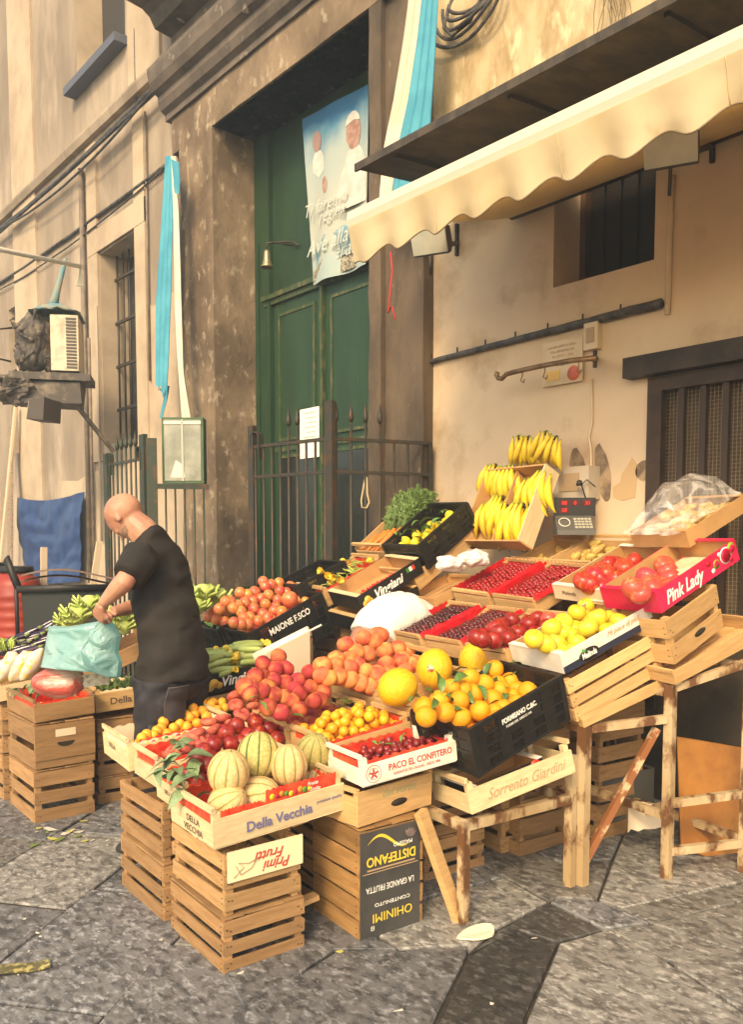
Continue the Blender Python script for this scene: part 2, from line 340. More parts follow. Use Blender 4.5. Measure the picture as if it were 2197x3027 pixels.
# ---- stone portal
pt = thing('stone_portal', 'tall weathered brown stone portal framing the green church door', 'portal', (4.4, 6.3, 0)); PM = T(-4.4,-6.3,0)
PX = 4.25; PD = 4.78
def rough_block(mb, a, b, m=0, step=.16, amp=.012):      # block whose street faces carry worn relief
    x0, y0, z0 = a; x1, y1, z1 = b; mb.box((x0+amp*2,y0+amp*2,z0),(x1,y1-amp*2,z1), m)
    def dsp(p): return amp*noise.noise(p*3.1)+amp*.6*noise.noise(p*9)
    ny = max(2, int((y1-y0)/step)); nx = max(2, int((x1-x0)/step)); nz = max(2, int((z1-z0)/step))
    def F(u, v): p = Vector((x0, y0+(y1-y0)*u, z0+(z1-z0)*v)); return p + Vector((dsp(p), 0, 0))
    def G(u, v): p = Vector((x0+(x1-x0)*u, y0, z0+(z1-z0)*v)); return p + Vector((dsp(Vector((x0,y0,p.z))) if u == 0 else 0, dsp(p+Vector((5,0,0)))*(1 if u > 0 else 0), 0))
    def Hh(u, v): p = Vector((x0+(x1-x0)*u, y1, z0+(z1-z0)*v)); return p + Vector((dsp(Vector((x0,y1,p.z))) if u == 0 else 0, 0, 0))
    mb.grid(F, ny, nz, m, False); mb.grid(G, nx, nz, m, False); mb.grid(Hh, nx, nz, m, False)
    for zc in (z0, z1): mb.add([(x0,y0,zc),(x1,y0,zc),(x1,y1,zc),(x0,y1,zc)], [(0,1,2,3)], m)
zS = 5.545; yL = onx(625,371,PX).y; yR = 5.064
b = MB(); rough_block(b, (PX,yL,0), (PD+.02,8.12,zS)); rough_block(b, (PX+.06,8.12,0), (PD,8.27,zS)); b.tube([(PX+.03,7.95,0),(PX+.03,7.95,zS)], .035, 10, 0); b.tube([(PX+.03,7.86,0),(PX+.03,7.86,zS)], .02, 10, 0)
b.box((PX-.05,yL-.03,0),(PX+.3,8.2,.55)); obj('left_pier', b, [stone], pt, PM, fix=False)
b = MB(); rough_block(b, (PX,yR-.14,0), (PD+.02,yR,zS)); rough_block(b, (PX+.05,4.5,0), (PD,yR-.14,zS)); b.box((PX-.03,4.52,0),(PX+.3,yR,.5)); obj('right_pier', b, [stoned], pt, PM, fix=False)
b = MB(); rough_block(b, (PX,4.5,zS), (PD+.02,8.27,zS+.36)); obj('lintel', b, [stone], pt, PM, fix=False)
prof = [(4.6,zS+.36),(4.22,zS+.36),(4.22,zS+.42),(4.17,zS+.45),(4.14,zS+.52),(4.14,zS+.58),(4.08,zS+.61),(4.04,zS+.68),(4.02,zS+.78),(4.02,zS+.82),(4.3,zS+.84),(4.3,6.78),(4.12,6.80),(4.06,6.9),(3.98,6.95),(3.80,6.97),(3.76,7.0),(3.76,7.12),(3.68,7.16),(3.62,7.3),(3.62,7.38),(4.6,7.5)]
b = MB(); b.prism(prof, 1, 4.45, 8.36); obj('entablature', b, [mat('entab_stone', (.16,.125,.095), .85, (.09,.072,.058), 3, col3=(.40,.34,.27), scale3=6, lo3=.62, hi3=.72, bump=.7, bscale=10, detail=9, bdist=.01)], pt, PM)
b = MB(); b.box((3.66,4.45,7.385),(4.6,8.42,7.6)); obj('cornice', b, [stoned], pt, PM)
b = MB(); b.box((4.34,4.3,7.61),(4.7,8.3,11)); obj('upper_wall', b, [plasto], pt, PM)
# ---- green church door
green = mat('door_green', (.012,.036,.014), .45, (.018,.050,.019), 5, .4, .65, stretch=(1,1,.3), col3=(.10,.09,.03), scale3=4, lo3=.66, hi3=.8, bump=.15)
greenl = mat('door_moulding', (.035,.060,.018), .45, (.13,.11,.045), 20, .5, .65, stretch=(1,1,.4))
dr = thing('church_door', 'tall dark green panelled church door with glazed lower panels', 'door', (PD, 6.2, 0)); DM = T(-PD,-6.2,0)
def dy(u): return onx(u, 1300, PD).y
yA, yB, yC, yD_ = dy(815), dy(965), dy(1088), dy(757)
zt = onx(960, 835, PD).z
b = MB(); b.box((PD,yR-.1,0),(PD+.1,7.6,zS+.1)); obj('panel_backing', b, green, dr, DM)
b = MB(); b.box((PD-.05,yA+.02,0),(PD-.002,yD_+.05,zS)); b.box((PD-.08,yA-.03,0),(PD-.002,yA+.02,zt)); b.box((PD-.07,yA+.19,0),(PD-.051,yA+.24,zt+.6))
obj('frame', b, green, dr, DM)
b = MB(); b.box((PD-.10,yR-.02,zt),(PD-.002,yA+.1,zt+.045)); b.box((PD-.07,yR-.02,zt-.05),(PD-.002,yA+.1,zt-.002)); obj('transom', b, greenl, dr, DM)
ym = dy(968)
glass = mat('door_glass', (.012,.014,.012), .12, spec=.6)
for (ya, yb) in ((ym+.02, yA-.04), (yR-.05, ym-.02)):
    zz = [.03, .42, .78, 1.25, 2.42, 2.60, zt-.07]
    l = MB(); l.box((PD-.035,ya,0),(PD-.002,yb,zt-.055)); leaf_o = obj('leaf', l, green, dr, DM)
    for k, (za, zb, kind) in enumerate(((.08,.72,'panel'),(.86,2.36,'glass'),(2.5,zt-.16,'panel'))):
        f = MB(); t_ = .028
        a0, b0 = ya+.10, yb-.10
        for (p, q) in (((a0,za),(b0,za+t_)),((a0,zb-t_),(b0,zb)),((a0,za+t_),(a0+t_,zb-t_)),((b0-t_,za+t_),(b0,zb-t_))):
            f.box((PD-.055,p[0],p[1]),(PD-.036,q[0],q[1]))
        obj('moulding', f, greenl, leaf_o, None)
        f = MB(); f.box((PD-.044,a0+t_,za+t_),(PD-.036,b0-t_,zb-t_)); obj('pane' if kind == 'glass' else 'inset_panel', f, glass if kind == 'glass' else green, leaf_o, None)
    f = MB(); f.box((PD-.05,ya+.02,2.40),(PD-.036,yb-.02,2.44)); obj('rail', f, greenl, leaf_o, None)
b = MB(); b.box((PD-.075,ym-.018,0),(PD-.036,ym+.018,zt-.05)); obj('meeting_stile', b, greenl, dr, DM)
# banner
XB = PD-.13
def bp(u, v): return onx(u, v, XB)
c00, c10, c11, c01 = bp(893,352), bp(1088,248), bp(1088,782), bp(921,842)
sky_print = mat('banner_print', (.42,.50,.50), .6)
def bann():
    m = sky_print; t = m.node_tree; N = t.nodes; bs = N['Principled BSDF']; tc = N.new('ShaderNodeTexCoord'); se = N.new('ShaderNodeSeparateXYZ'); t.links.new(tc.outputs['Object'], se.inputs[0])
    mr = N.new('ShaderNodeMapRange'); mr.inputs[1].default_value = c01.z; mr.inputs[2].default_value = c00.z+.2; t.links.new(se.outputs[2], mr.inputs[0])
    nz = N.new('ShaderNodeTexNoise'); nz.inputs['Scale'].default_value = 3; nz.inputs['Detail'].default_value = 5; t.links.new(tc.outputs['Object'], nz.inputs[0])
    ad = N.new('ShaderNodeMath'); ad.operation = 'MULTIPLY_ADD'; ad.inputs[1].default_value = .35; t.links.new(nz.outputs[0], ad.inputs[0]); t.links.new(mr.outputs[0], ad.inputs[2])
    cr = N.new('ShaderNodeValToRGB'); e = cr.color_ramp.elements; e[0].position = .2; e[0].color = (.34,.42,.38,1); e[1].position = 1.1; e[1].color = (.02,.12,.24,1)
    x = e.new(.45); x.color = (.44,.44,.36,1); x = e.new(.8); x.color = (.36,.42,.38,1); x = e.new(.95); x.color = (.08,.22,.32,1)
    t.links.new(ad.outputs[0], cr.inputs[0]); t.links.new(cr.outputs[0], bs.inputs['Base Color'])
bann()
def bpos(u, v, dx=0):
    p = c00.lerp(c10, u).lerp(c01.lerp(c11, u), v); w_ = .02*math.sin(u*9+v*2)*(.3+v); return Vector((XB+w_-dx, p.y, p.z))
bn = thing('church_banner', 'pale blue printed cloth banner hung above the green church door', 'banner', tuple(bpos(.5,1))); BM = T(-bpos(.5,1))
b = MB(); b.grid(lambda u, v: bpos(u, v), 24, 40, th=(.003,0,0)); obj('cloth', b, sky_print, bn, BM)
robe = mat('robe_print', (.60,.58,.50), .6, (.48,.46,.40), 8); face_m = mat('face_print', (.30,.15,.11), .6, (.42,.26,.20), 14)
def patch(us, m, nm, dx=.003):
    b = MB(); n = len(us); b.add([bpos(u, v, dx) for u, v in us], [tuple(range(n))]); obj(nm, b, m, bn, BM, fix=False)
def ell_(cu, cv, a, c_, n=20, k=.06, sd=0): return [(cu+a*math.cos(2*math.pi*i/n)*(1+k*math.sin(3*i+sd)), cv+c_*math.sin(2*math.pi*i/n)*(1+k*math.cos(2*i+sd))) for i in range(n)]
patch([(.50,.64),(.52,.56),(.55,.49),(.59,.44),(.63,.40),(.66,.36),(.69,.32),(.74,.30),(.81,.295),(.87,.31),(.92,.35),(.96,.40),(.985,.48),(.99,.64)], robe, 'printed_figure')
patch(ell_(.785,.225,.105,.092), face_m, 'printed_face', .006)
patch([(.68,.175),(.695,.145),(.73,.118),(.78,.105),(.83,.112),(.87,.138),(.885,.17),(.80,.155)], robe, 'printed_cap', .009)
patch([(.11,.34),(.13,.27),(.17,.235),(.23,.225),(.29,.24),(.33,.28),(.34,.36),(.22,.39)], robe, 'printed_figure')
patch(ell_(.22,.175,.075,.06), mat('pale_red_print', (.32,.20,.17), .6), 'printed_face', .006)
patch(ell_(.335,.45,.045,.05), face_m, 'printed_face')
patch([(.10,.82),(.30,.74),(.60,.72),(.85,.78),(.85,.88),(.10,.92)], mat('blue_print2', (.12,.26,.32), .6, (.30,.36,.34), 12), 'printed_sea')
patch([(.02,.93),(.25,.88),(.55,.91),(.80,.90),(.80,.985),(.02,.99)], mat('crowd_print', (.10,.09,.06), .7, (.42,.36,.25), 60, .45, .55), 'printed_crowd')
def btext(s, u, v, sz, sh=.3, dx=.012):
    p = bpos(u, v, dx); lettering(s, sz, mat('banner_ink', (.50,.52,.44), .6), bn, BM @ T(p.x-.012, p.y, p.z) @ RZ(R(-90)) @ RX(R(90)) @ RZ(R(0)), sh)
btext('Ti faremo', .36, .57, .16); btext('regina', .46, .635, .16); btext('Ave alla', .38, .80, .19); btext('Speranza', .62, .865, .19)
# bell on its bracket
p = onx(789, 790, PD-.25)
bl = thing('door_bell', 'small bronze bell hanging from an iron bracket beside the green door', 'bell', tuple(p))
b = MB(); b.lathe([(.004,.16),(.02,.16),(.03,.14),(.034,.08),(.045,.03),(.062,0),(.058,-.004),(.03,.03)], 16); obj('bell_body', b, mat('bronze', (.30,.24,.14), .4, metal=.6), bl)
b = MB(); b.tube([(0,0,.16),(0,0,.22),(.05,-.02,.24),(.22,-.12,.22)], .008, 6); b.tube([(.22,-.22,.20),(.22,-.10,.26),(.22,.06,.30),(0,.01,.23)], .009, 6); obj('bracket', b, iron, bl)
# notice on the door
b = MB(); n0, n1 = onx(888,1212,PD-.06), onx(945,1350,PD-.06)
nt_ = thing('paper_notice', 'white paper notice taped on the glazed panel of the green door', 'notice', (PD-.06, n0.y, n1.z)); NM = T(-(PD-.06),-n0.y,-n1.z)
b.box((PD-.066,n1.y,n1.z),(PD-.064,n0.y,n0.z)); obj('paper', b, mat('notice_white', (.8,.78,.7), .6), nt_, NM)
b = MB()
for k in range(7): zz = n0.z-.05-.045*k; b.box((PD-.068,n1.y+.05,zz),(PD-.067,n0.y-.05-rnd(0,.06),zz+.01))
obj('text_lines', b, mat('text_pale', (.60,.42,.32), .7), nt_, NM)

# ---- left facade
bl_ = thing('old_building', 'tall grimy plastered building front running away on the left', 'building', (XW, 12, 0)); LM = T(-XW,-12,0)
a1 = onx(295,735,XW); a2 = onx(413,1295,XW); a3 = onx(310,1315,XW)
hy0, hy1, hz0, hz1 = a2.y, a1.y, a2.z, onx(400,683,XW).z
zc = onx(270,410,XW).z   # cable band height
u1 = onx(365,140,XW); u0 = onx(228,265,XW); 
b = MB(); wallx(b, XW, 8.0, 32, 0, 20, [(hy0,hy1,hz0,hz1), (u1.y-.05,u0.y,u0.z,u0.z+2.4), (13.2,14.3,2.9,5.2), (17.5,19,6,9), (15.8,17,2.9,5.2)], .36, 0, 1, 2)
obj('wall', b, [plastl, plastp, mat('dark_grille_back', (.04,.035,.03), .8)], bl_, LM, fix=False)
b = MB()
def strip(ya, yb, z0, z1, x=XW-.035, m=0): b.box((x,ya,z0),(XW-.001,yb,z1), m)
y_a, y_b = onx(105,500,XW).y, onx(38,500,XW).y
strip(y_a, y_b, 0, 20); strip(onx(481,300,XW).y, onx(385,300,XW).y-.02, zc+.1, 20); strip(hy1+.02, hy1+.32, hz0-.2, zc-.1); strip(hy0-.30, hy0-.02, 0, zc-.1)
strip(hy0-.3, hy1+.32, hz1+.02, hz1+.3, XW-.04); strip(15, 15.6, 0, 20)
obj('pilaster_strips', b, plastp, bl_, LM)
b = MB(); lo = MB()
def patchw(x, ya, yb, z0, z1, m): lo.grid(lambda u, v: (x, ya+(yb-ya)*u+.05*noise.noise(Vector((u*3,v*7,ya)))*(1 if 0 < u < 1 else 3), z0+(z1-z0)*v+.1*noise.noise(Vector((u*5,v*3,z0)))*(1 if 0 < v < 1 else 3)), 8, 8, 0, False)
patchw(XW-.012, hy0-.28, 12.2, .3, 2.35, 0); patchw(XW-.010, 8.3, 9.3, 0.2, 4.2, 0)
obj('plaster_patch', lo, plastp, bl_, LM)
b = MB(); b.box((XW-.16,u1.y-.1,u0.z-.10),(XW+.1,u0.y+.08,u0.z-.002)); obj('window_sill', b, mat('slate_sill', (.10,.11,.14), .7), bl_, LM)
b = MB()
for k in range(6): yk = hy0+.1+k*(hy1-hy0-.15)/5; b.tube([(XW+.2,yk,hz0),(XW+.2,yk,hz1)], .013, 6)
for z in (hz0+.45, hz0+1.0, hz0+1.55, hz0+2.1): b.box((XW+.18,hy0,z),(XW+.21,hy1,z+.035))
obj('window_grille', b, iron, bl_, LM)
b = MB(); b.prism([(XW,zc-.03),(XW-.07,zc-.03),(XW-.10,zc+.05),(XW-.10,zc+.08),(XW,zc+.1)], 1, 8.37, 32); obj('string_course', b, plastl, bl_, LM)
# sill blocks and cables
cabm = mat('cable_black', (.035,.032,.03), .6, (.10,.09,.08), 12)
def cable(name, pts, r, label, m=cabm, group=None, cat='cable', n=5):
    base = Vector(pts[0]); b = MB(); b.tube([Vector(p)-base for p in pts], r, n); o = obj(name, b, m, None, T(base)); tag(o, label, cat, group); return o
def sag(p, q, s, n=14, amp=.01): return [Vector(p).lerp(Vector(q), i/n) + Vector((0,0,-s*4*(i/n)*(1-i/n))) + Vector((0,0,amp*noise.noise(Vector((i*.9,p[1],0))))) for i in range(n+1)]
xc = XW-.13
cable('cable', sag(onx(-40,705,xc), onx(540,170,xc), .10)+[onx(680,40,xc-.15), onx(760,-40,xc-.15)], .030, 'thick black cable bundle running just above the string course of the old building')
cable('cable', sag(onx(-40,690,xc-.04), onx(560,130,xc-.04), .30), .016, 'thin black cable sagging under the portal cornice along the old building')
cable('cable', sag(onx(-40,720,xc-.02), onx(535,200,xc-.02), .02), .022, 'lower black cable clipped against the string course')
c_ = onx(-40,860,XW-.03); d_ = onx(490,488,XW-.03)
cable('cable', sag(c_, d_, .04), .022, 'dark cable running level above the barred window of the old building')
cable('cable', sag(onx(-40,875,XW-.05), onx(480,502,XW-.05), .12), .010, 'thin loose wire drooping along the cable above the barred window')
def pipe(u, v0, v1, r, label, x=XW-.05, m=None, name='drain_pipe', cat='pipe'):
    p = onx(u, v0, x); q = onx(u, v1, x); q = Vector((x, p.y, q.z)); return cable(name, [p, q], r, label, m or mat('pipe_brown', (.14,.11,.085), .6, (.22,.17,.12), 6), None, cat, 10)
pipe(238, 500, 1720, .035, 'brown drainpipe left of the barred window')
pipe(262, 1000, 1700, .022, 'thinner pipe beside the drainpipe left of the barred window')
pipe(284, 905, 1600, .016, 'pale thin conduit nearest the barred window', m=mat('pipe_pale', (.38,.31,.23), .6))
pipe(428, 330, 1130, .014, 'thin dark conduit right of the barred window', XW-.03)
pipe(397, 85, 330, .012, 'frayed black wire hanging from the portal cornice', XW-.03, cabm, 'hanging_wire', 'wire')
# ================================================================ THINGS ON THE WALLS
# sheet canopy over the shop
zb = ZL+.03
cx0, cz0 = 3.42, onx(1052,500,3.42).z; cyL = onx(1052,500,3.42).y
cn = thing('metal_canopy', 'long dark sheet canopy jutting from the wall above the cream awning', 'canopy', (cx0, cyL, cz0)); KM = T(-cx0,-cyL,-cz0)
black_sheet = mat('sheet_black', (.035,.028,.020), .6, (.075,.055,.035), 5, stretch=(1,2,1), bump=.2)
b = MB(); yR0 = -1.0
def cF(u, v):
    y = cyL+(yR0-cyL)*u; x = cx0+(XW-cx0)*v; return (x, y, cz0 + .10*v + .004*noise.noise(Vector((y*2,x*3,0)))-(.006*noise.noise(Vector((y*9,0,0))) if v == 0 else 0))
b.grid(cF, 60, 4, 0, False, th=(0,0,.012)); obj('sheet', b, black_sheet, cn, KM)
b = MB(); b.box((cx0-.012,yR0,cz0-.018),(cx0+.004,cyL,cz0+.028)); obj('front_lip', b, black_sheet, cn, KM)
yy = cyL-.3
while yy > yR0: b = MB(); b.bar((cx0+.06,yy,cz0-.0),(XW,yy,cz0+.075),.025,.03); yy -= .9; obj('support_rib', b, iron, cn, KM)
# awning
AX = 3.0; aL = onx(1042,652,AX); AZ = aL.z; AY = aL.y
aw = thing('awning', 'cream roll-out awning with a scalloped front valance over the fruit display', 'awning', (AX, AY, AZ)); WM = T(-AX,-AY,-AZ)
cream = mat('awning_cloth', (.78,.66,.42), .8, (.66,.52,.30), 1.6, .42, .7, col3=(.50,.38,.22), scale3=5, lo3=.64, hi3=.80, bump=.25, bscale=7, bdist=.03)
tm = cream.node_tree; bsn = tm.nodes['Principled BSDF']; trn = tm.nodes.new('ShaderNodeBsdfTranslucent'); trn.inputs[0].default_value = (.85,.66,.34,1); mxs = tm.nodes.new('ShaderNodeMixShader'); mxs.inputs[0].default_value = .4
tm.links.new(bsn.outputs[0], mxs.inputs[1]); tm.links.new(trn.outputs[0], mxs.inputs[2]); tm.links.new(mxs.outputs[0], tm.nodes['Material Output'].inputs[0])
aR = -.6
b = MB(); b.prism([(AX-.03,AZ-.045),(AX-.04,AZ-.01),(AX-.035,AZ+.035),(AX+.02,AZ+.05),(AX+.05,AZ+.02),(AX+.05,AZ-.03),(AX+.01,AZ-.05)], 1, aR, AY); obj('front_bar', b, mat('bar_cream', (.62,.56,.42), .5), aw, WM)
b = MB()
sp = .27
def vF(u, v):
    y = AY-.004 + (aR-AY)*u; s = (AY-y)/sp; sc = .185 - .03*math.cos(2*math.pi*(s-.05)) + .03*max(0, 1-s*2)
    wv = .018*math.sin(s*math.pi*2+1)*v + .01*noise.noise(Vector((y*4,v*2,0)))*v
    return (AX-.035 + wv + .03*v, y, AZ-.045 - sc*v)
b.grid(vF, 260, 8, 0, True); obj('valance', b, cream, aw, WM)
for u_ in (.16,.33,.5,.67,.84):
    b = MB(); b.tube([Vector(vF(u_, k/6))+Vector((-.002,0,0)) for k in range(7)], .0022, 4); obj('seam', b, mat('seam_tan', (.52,.40,.22), .8), aw, WM)
b = MB(); b.tube([Vector(vF(i/260, 1)) for i in range(261)], .004, 5); obj('valance_hem', b, mat('hem_brown', (.22,.15,.08), .7), aw, WM)
b = MB(); b.grid(lambda u, v: (AX+.02+(XW-AX-.04)*v, AY-.01+(aR-AY)*u, AZ+.045+(.30)*v-.04*math.sin(v*math.pi)), 20, 8, 0, True, th=(0,0,.004)); obj('roof_cloth', b, cream, aw, WM)
b = MB(); b.tube([(XW-.06,aR,AZ+.36),(XW-.06,AY,AZ+.36)], .04, 12); obj('roller', b, iron, aw, WM)
for yk in (AY-2.3,):
    b = MB(); b.bar((AX+.05,yk,AZ),(3.75,yk+.35,AZ-.02),.03,.04); b.bar((3.75,yk+.35,AZ-.02),(XW,yk,AZ+.30),.03,.04); obj('arm', b, mat('arm_white', (.5,.45,.38), .5), aw, WM)
# floodlights
def flood(u, v, s, wallu, wallv, label, lx, yaw):
    p = onx(u, v, lx); t = thing('floodlight', label, 'floodlight', tuple(p), group='floodlights under the awning'); I = RZ(R(yaw)) @ RY(R(-28))
    b = MB(); b.prism([(-.02,-.10),(.0,.10),(.09,.07),(.10,-.05),(.05,-.10)], 1, -.16*s, .16*s, M=I @ Matrix.Scale(s, 4)); obj('housing', b, mat('lamp_body', (.06,.045,.035), .5), t)
    b = MB(); b.box((-.032,-.135,-.085),(-.018,.135,.085), M=I @ Matrix.Scale(s, 4)); obj('lens', b, mat('lamp_lens', (.42,.42,.34), .2, (.50,.48,.38), 6), t)
    q = onx(wallu, wallv, XW-.01)-p
    b = MB(); b.bar((.05,0,-.03), q+Vector((-.0,0,0)), .025, .03); b.bar(q+Vector((0,0,-.09)), q+Vector((0,0,.13)), .03,.02); b.tube([(.0,0,-.09),(.03,.02,-.20)], .009, 6); obj('bracket', b, iron, t)
flood(1272, 712, .85, 1352, 718, 'smaller floodlight hanging at the left end of the awning', 3.75, 25)
flood(1985, 435, .85, 2108, 430, 'larger floodlight over the small dark window', 3.55, 25)
# conduit, hook rail, sign, boxes
p = onx(1238,1078,XW-.02); q = onx(1960,910,XW-.02); q.z = p.z+.0
cd = thing('cable_tray', 'thin black conduit with clips crossing the cream wall', 'conduit', tuple(p)); b = MB()
pts = [p.lerp(Vector((XW-.03,q.y,p.z+.03)), i/30)-p+Vector((0,0,.006*noise.noise(Vector((i*.8,0,0))))) for i in range(31)]
b.tube(pts, [.018+.012*(i/30) for i in range(31)], 7); obj('tube', b, cabm, cd)
b = MB(); 
for i in range(2, 30, 4): b.bar(pts[i]+Vector((0,0,.0)), pts[i]+Vector((0,0,.055)), .008,.008)
obj('clips', b, iron, cd)
hx = XW-.25; p = onx(1762,1062,XW); 
hk = thing('hook_rail', 'brass coloured hanging rail with a curled end and hooks below the conduit', 'rail', tuple(p)); brass = mat('brass', (.30,.19,.09), .4, (.18,.10,.05), 12, metal=.5)
zr = p.z; yr = p.y
f = lambda u, v: onx(u, v, hx) - p
b = MB(); b.tube([f(1765,1058), f(1690,1066), f(1600,1082), f(1520,1100), f(1498,1106), f(1484,1120), f(1474,1118), f(1468,1108), f(1472,1100)], .016, 8); obj('rod', b, brass, hk)
b = MB(); b.bar(f(1755,1060), Vector((0,0,0)), .025,.03); b.bar(Vector((0,0,-.05)), Vector((0,0,.05)), .03,.02); obj('wall_arm', b, iron, hk)
for u, v in ((1545,1096),(1612,1084),(1712,1066)):
    b = MB(); h = f(u, v); b.tube([h+Vector((0,0,.02)), h+Vector((.0,.0,-.03)), h+Vector((0,.012,-.06)), h+Vector((0,-.01,-.075)), h+Vector((0,-.02,-.055))], .0045, 6); obj('hook', b, brass, hk)
p = onx(1604,1145,XW-.03); sg = thing('paper_sign', 'small pale printed card sign hung behind the hook rail', 'sign', tuple(p)); wsg = abs(onx(1722,1110,XW-.03).y-p.y); hsg = abs(onx(1604,1020,XW-.03).z-p.z)*1.02
b = MB(); b.box((0,-wsg,0),(.012,0,hsg)); obj('card', b, mat('sign_card', (.70,.56,.38), .6, (.62,.48,.30), 5), sg)
cx_ = -.003

for k_ in range(3):
    bb_ = MB(); bb_.box((cx_-.001,-wsg*(.82-.03*k_),hsg*(.84-.11*k_)),(0,-wsg*(.14+.06*k_),hsg*(.89-.11*k_))); obj('faded_line', bb_, mat('faded', (.46,.33,.22), .7, (.62,.48,.30), 60, .45, .55), sg)
lettering('VISA', .045, ink, sg, T(cx_,-wsg*.5,hsg*.46) @ RZ(R(-90)) @ RX(R(90)), .2)
b = MB(); b.lathe([(.001,0),(.045,0),(.045,.004),(.001,.004)], 20, M=T(cx_-.001,-wsg*.8,hsg*.2) @ RY(R(-90))); b2 = MB(); obj('red_disc', b, mat('disc_red', (.70,.16,.10), .6), sg)
b2.box((cx_-.001,-wsg*.45,.03),(0,-.03,hsg*.33)); obj('yellow_patch', b2, mat('patch_y', (.78,.50,.14), .6), sg)
def jbox(name, u, v, w_, h, d, label, m=None, lid=True):
    p = onx(u, v, XW); t = thing(name, label, 'box', tuple(p)); b = MB(); b.box((-d,-w_,0),(-.001,0,h)); obj('casing', b, m or mat('box_cream', (.66,.52,.34), .5), t)
    b = MB(); b.box((-d-.006,-w_*.75,h*.25),(-d-.001,-w_*.2,h*.8)); obj('cover', b, mat('cover_tan', (.40,.28,.16), .5), t); return t
jbox('junction_box', 1236, 1340, .11, .13, .07, 'small cream junction box at the wall edge beside the iron railing')
jbox('junction_box', 1740, 1040, .10, .16, .05, 'small cream junction box above the end of the hook rail')
jbox('meter_box', 1668, 1480, .27, .20, .12, 'pale meter box on the wall behind the scale', mat('box_grey', (.50,.42,.32), .5))
cable('wall_cable', [onx(1262,1120,XW-.012), onx(1264,1250,XW-.012), onx(1255,1290,XW-.012), onx(1258,1345,XW-.012)], .016, 'cream cable pipe dropping to the junction box by the railing', mat('cable_cream', (.70,.55,.36), .6))
cable('wall_cable', [onx(1750,1120,XW-.012), onx(1751,1250,XW-.012), onx(1742,1290,XW-.012), onx(1748,1330,XW-.012), onx(1750,1400,XW-.012), onx(1745,1450,XW-.012)], .008, 'cream wall cable running down behind the scale', MATS['cable_cream'])
cable('wall_cable', [onx(1975,930,XW-.012), onx(1985,600,XW-.012), onx(1990,520,XW-.012)], .018, 'painted-over pipe rising right of the small dark window', MATS['plaster_cream'])
# black scorch scars and flaked paint: thin coats on the plaster
def scar(name, us, m, label, x=XW-.004, grow=0):
    pts = [onx(u, v, x) for u, v in us]; c = sum(pts, Vector())/len(pts); n = len(pts)
    vs = [p-c for p in pts] + [p-c+Vector((.0035,0,0)) for p in pts]
    b = MB(); b.add(vs, [tuple(range(n)), tuple(range(n, 2*n))[::-1]] + [(i,(i+1)%n,n+(i+1)%n,n+i) for i in range(n)])
    return obj(name, b, m, br, T(c) @ T(-XW,-2.5,0))
soot = mat('soot', (.16,.11,.07), .9, (.42,.30,.18), 7, .42, .6)
import itertools
def blob(cu, cv, a, bb, n=18, ang=0, seed=0):
    o = []
    for i in range(n):
        t = 2*math.pi*i/n; k = 1+.18*noise.noise(Vector((math.cos(t)*1.5+seed,math.sin(t)*1.5,seed))); x = a*k*math.cos(t); y = bb*k*math.sin(t)
        o.append((cu+x*math.cos(ang)-y*math.sin(ang), cv+x*math.sin(ang)+y*math.cos(ang)))
    return o
scar('soot_mark', blob(1712,1420,26,95,seed=1,ang=-.12), soot, ''); scar('soot_mark', blob(1782,1400,22,85,seed=2,ang=-.15), soot, ''); scar('soot_mark', blob(1905,1392,26,30,seed=3), soot, '')
b = scar('bare_patch', [(1870,1352),(1884,1375),(1884,1400),(1878,1470),(1840,1480),(1815,1470),(1812,1440),(1835,1425),(1840,1400),(1850,1385)], mat('bare_plaster', (.56,.38,.20), .9), '')
# flags: two hanging blue and white cloths
blue = mat('flag_blue', (.045,.27,.36), .7, (.07,.34,.43), 3, bump=.2, bscale=12); cream2 = mat('flag_white', (.66,.60,.46), .7, (.56,.50,.36), 3, bump=.2, bscale=12)
def cloth(parent, pts_l, pts_r, m, name, base, folds=3, amp=.02, n=30, nu=8, jag=0):
    def at(P, t):
        k = t*(len(P)-1); i = min(int(k), len(P)-2); return P[i].lerp(P[i+1], k-i)
    def F(u, v):
        a, c = at(pts_l, v), at(pts_r, v); p = a.lerp(c, u); e = (jag*noise.noise(Vector((u*7,3,1))) if v == 1 else 0)
        return p + Vector((-amp*abs(math.sin(math.pi*folds*u+v*2))*(.3+v*.7), 0, e)) - base
    b = MB(); b.grid(F, nu*2, n, 0, True, th=(.004,0,0)); obj(name, b, m, parent, None, fix=False)
fx = 4.05; F_ = lambda u, v, x=fx: onx(u, v, x)
base = F_(505,460); fl = thing('hanging_flag', 'tattered blue and white cloth hanging above the green display cabinet', 'flag', tuple(base), group='blue and white cloths on the church front')
cloth(fl, [F_(488,462),F_(478,650),F_(464,900),F_(466,1000),F_(466,1140)], [F_(508,462),F_(512,650),F_(508,900),F_(505,1050),F_(500,1170)], blue, 'blue_stripe', base, 3, .03, jag=.15)
cloth(fl, [F_(505,462,4.03),F_(514,650,4.03),F_(520,900,4.03),F_(530,1050,4.03),F_(545,1245,4.03)], [F_(518,462,4.03),F_(530,650,4.03),F_(540,900,4.03),F_(548,1100,4.03),F_(572,1252,4.03)], cream2, 'white_stripe', base, 2, .03)
cloth(fl, [F_(505,470,4.0),F_(515,530,4.0),F_(520,572,4.0)], [F_(528,480,4.0),F_(535,540,4.0),F_(534,575,4.0)], blue, 'folded_corner', base, 1, .02)
cloth(fl, [F_(470,1150),F_(486,1170),F_(474,1235)], [F_(500,1140),F_(495,1180),F_(480,1240)], blue, 'torn_tail', base, 1, .01)
fx = 3.95; base = F_(1240,-60)
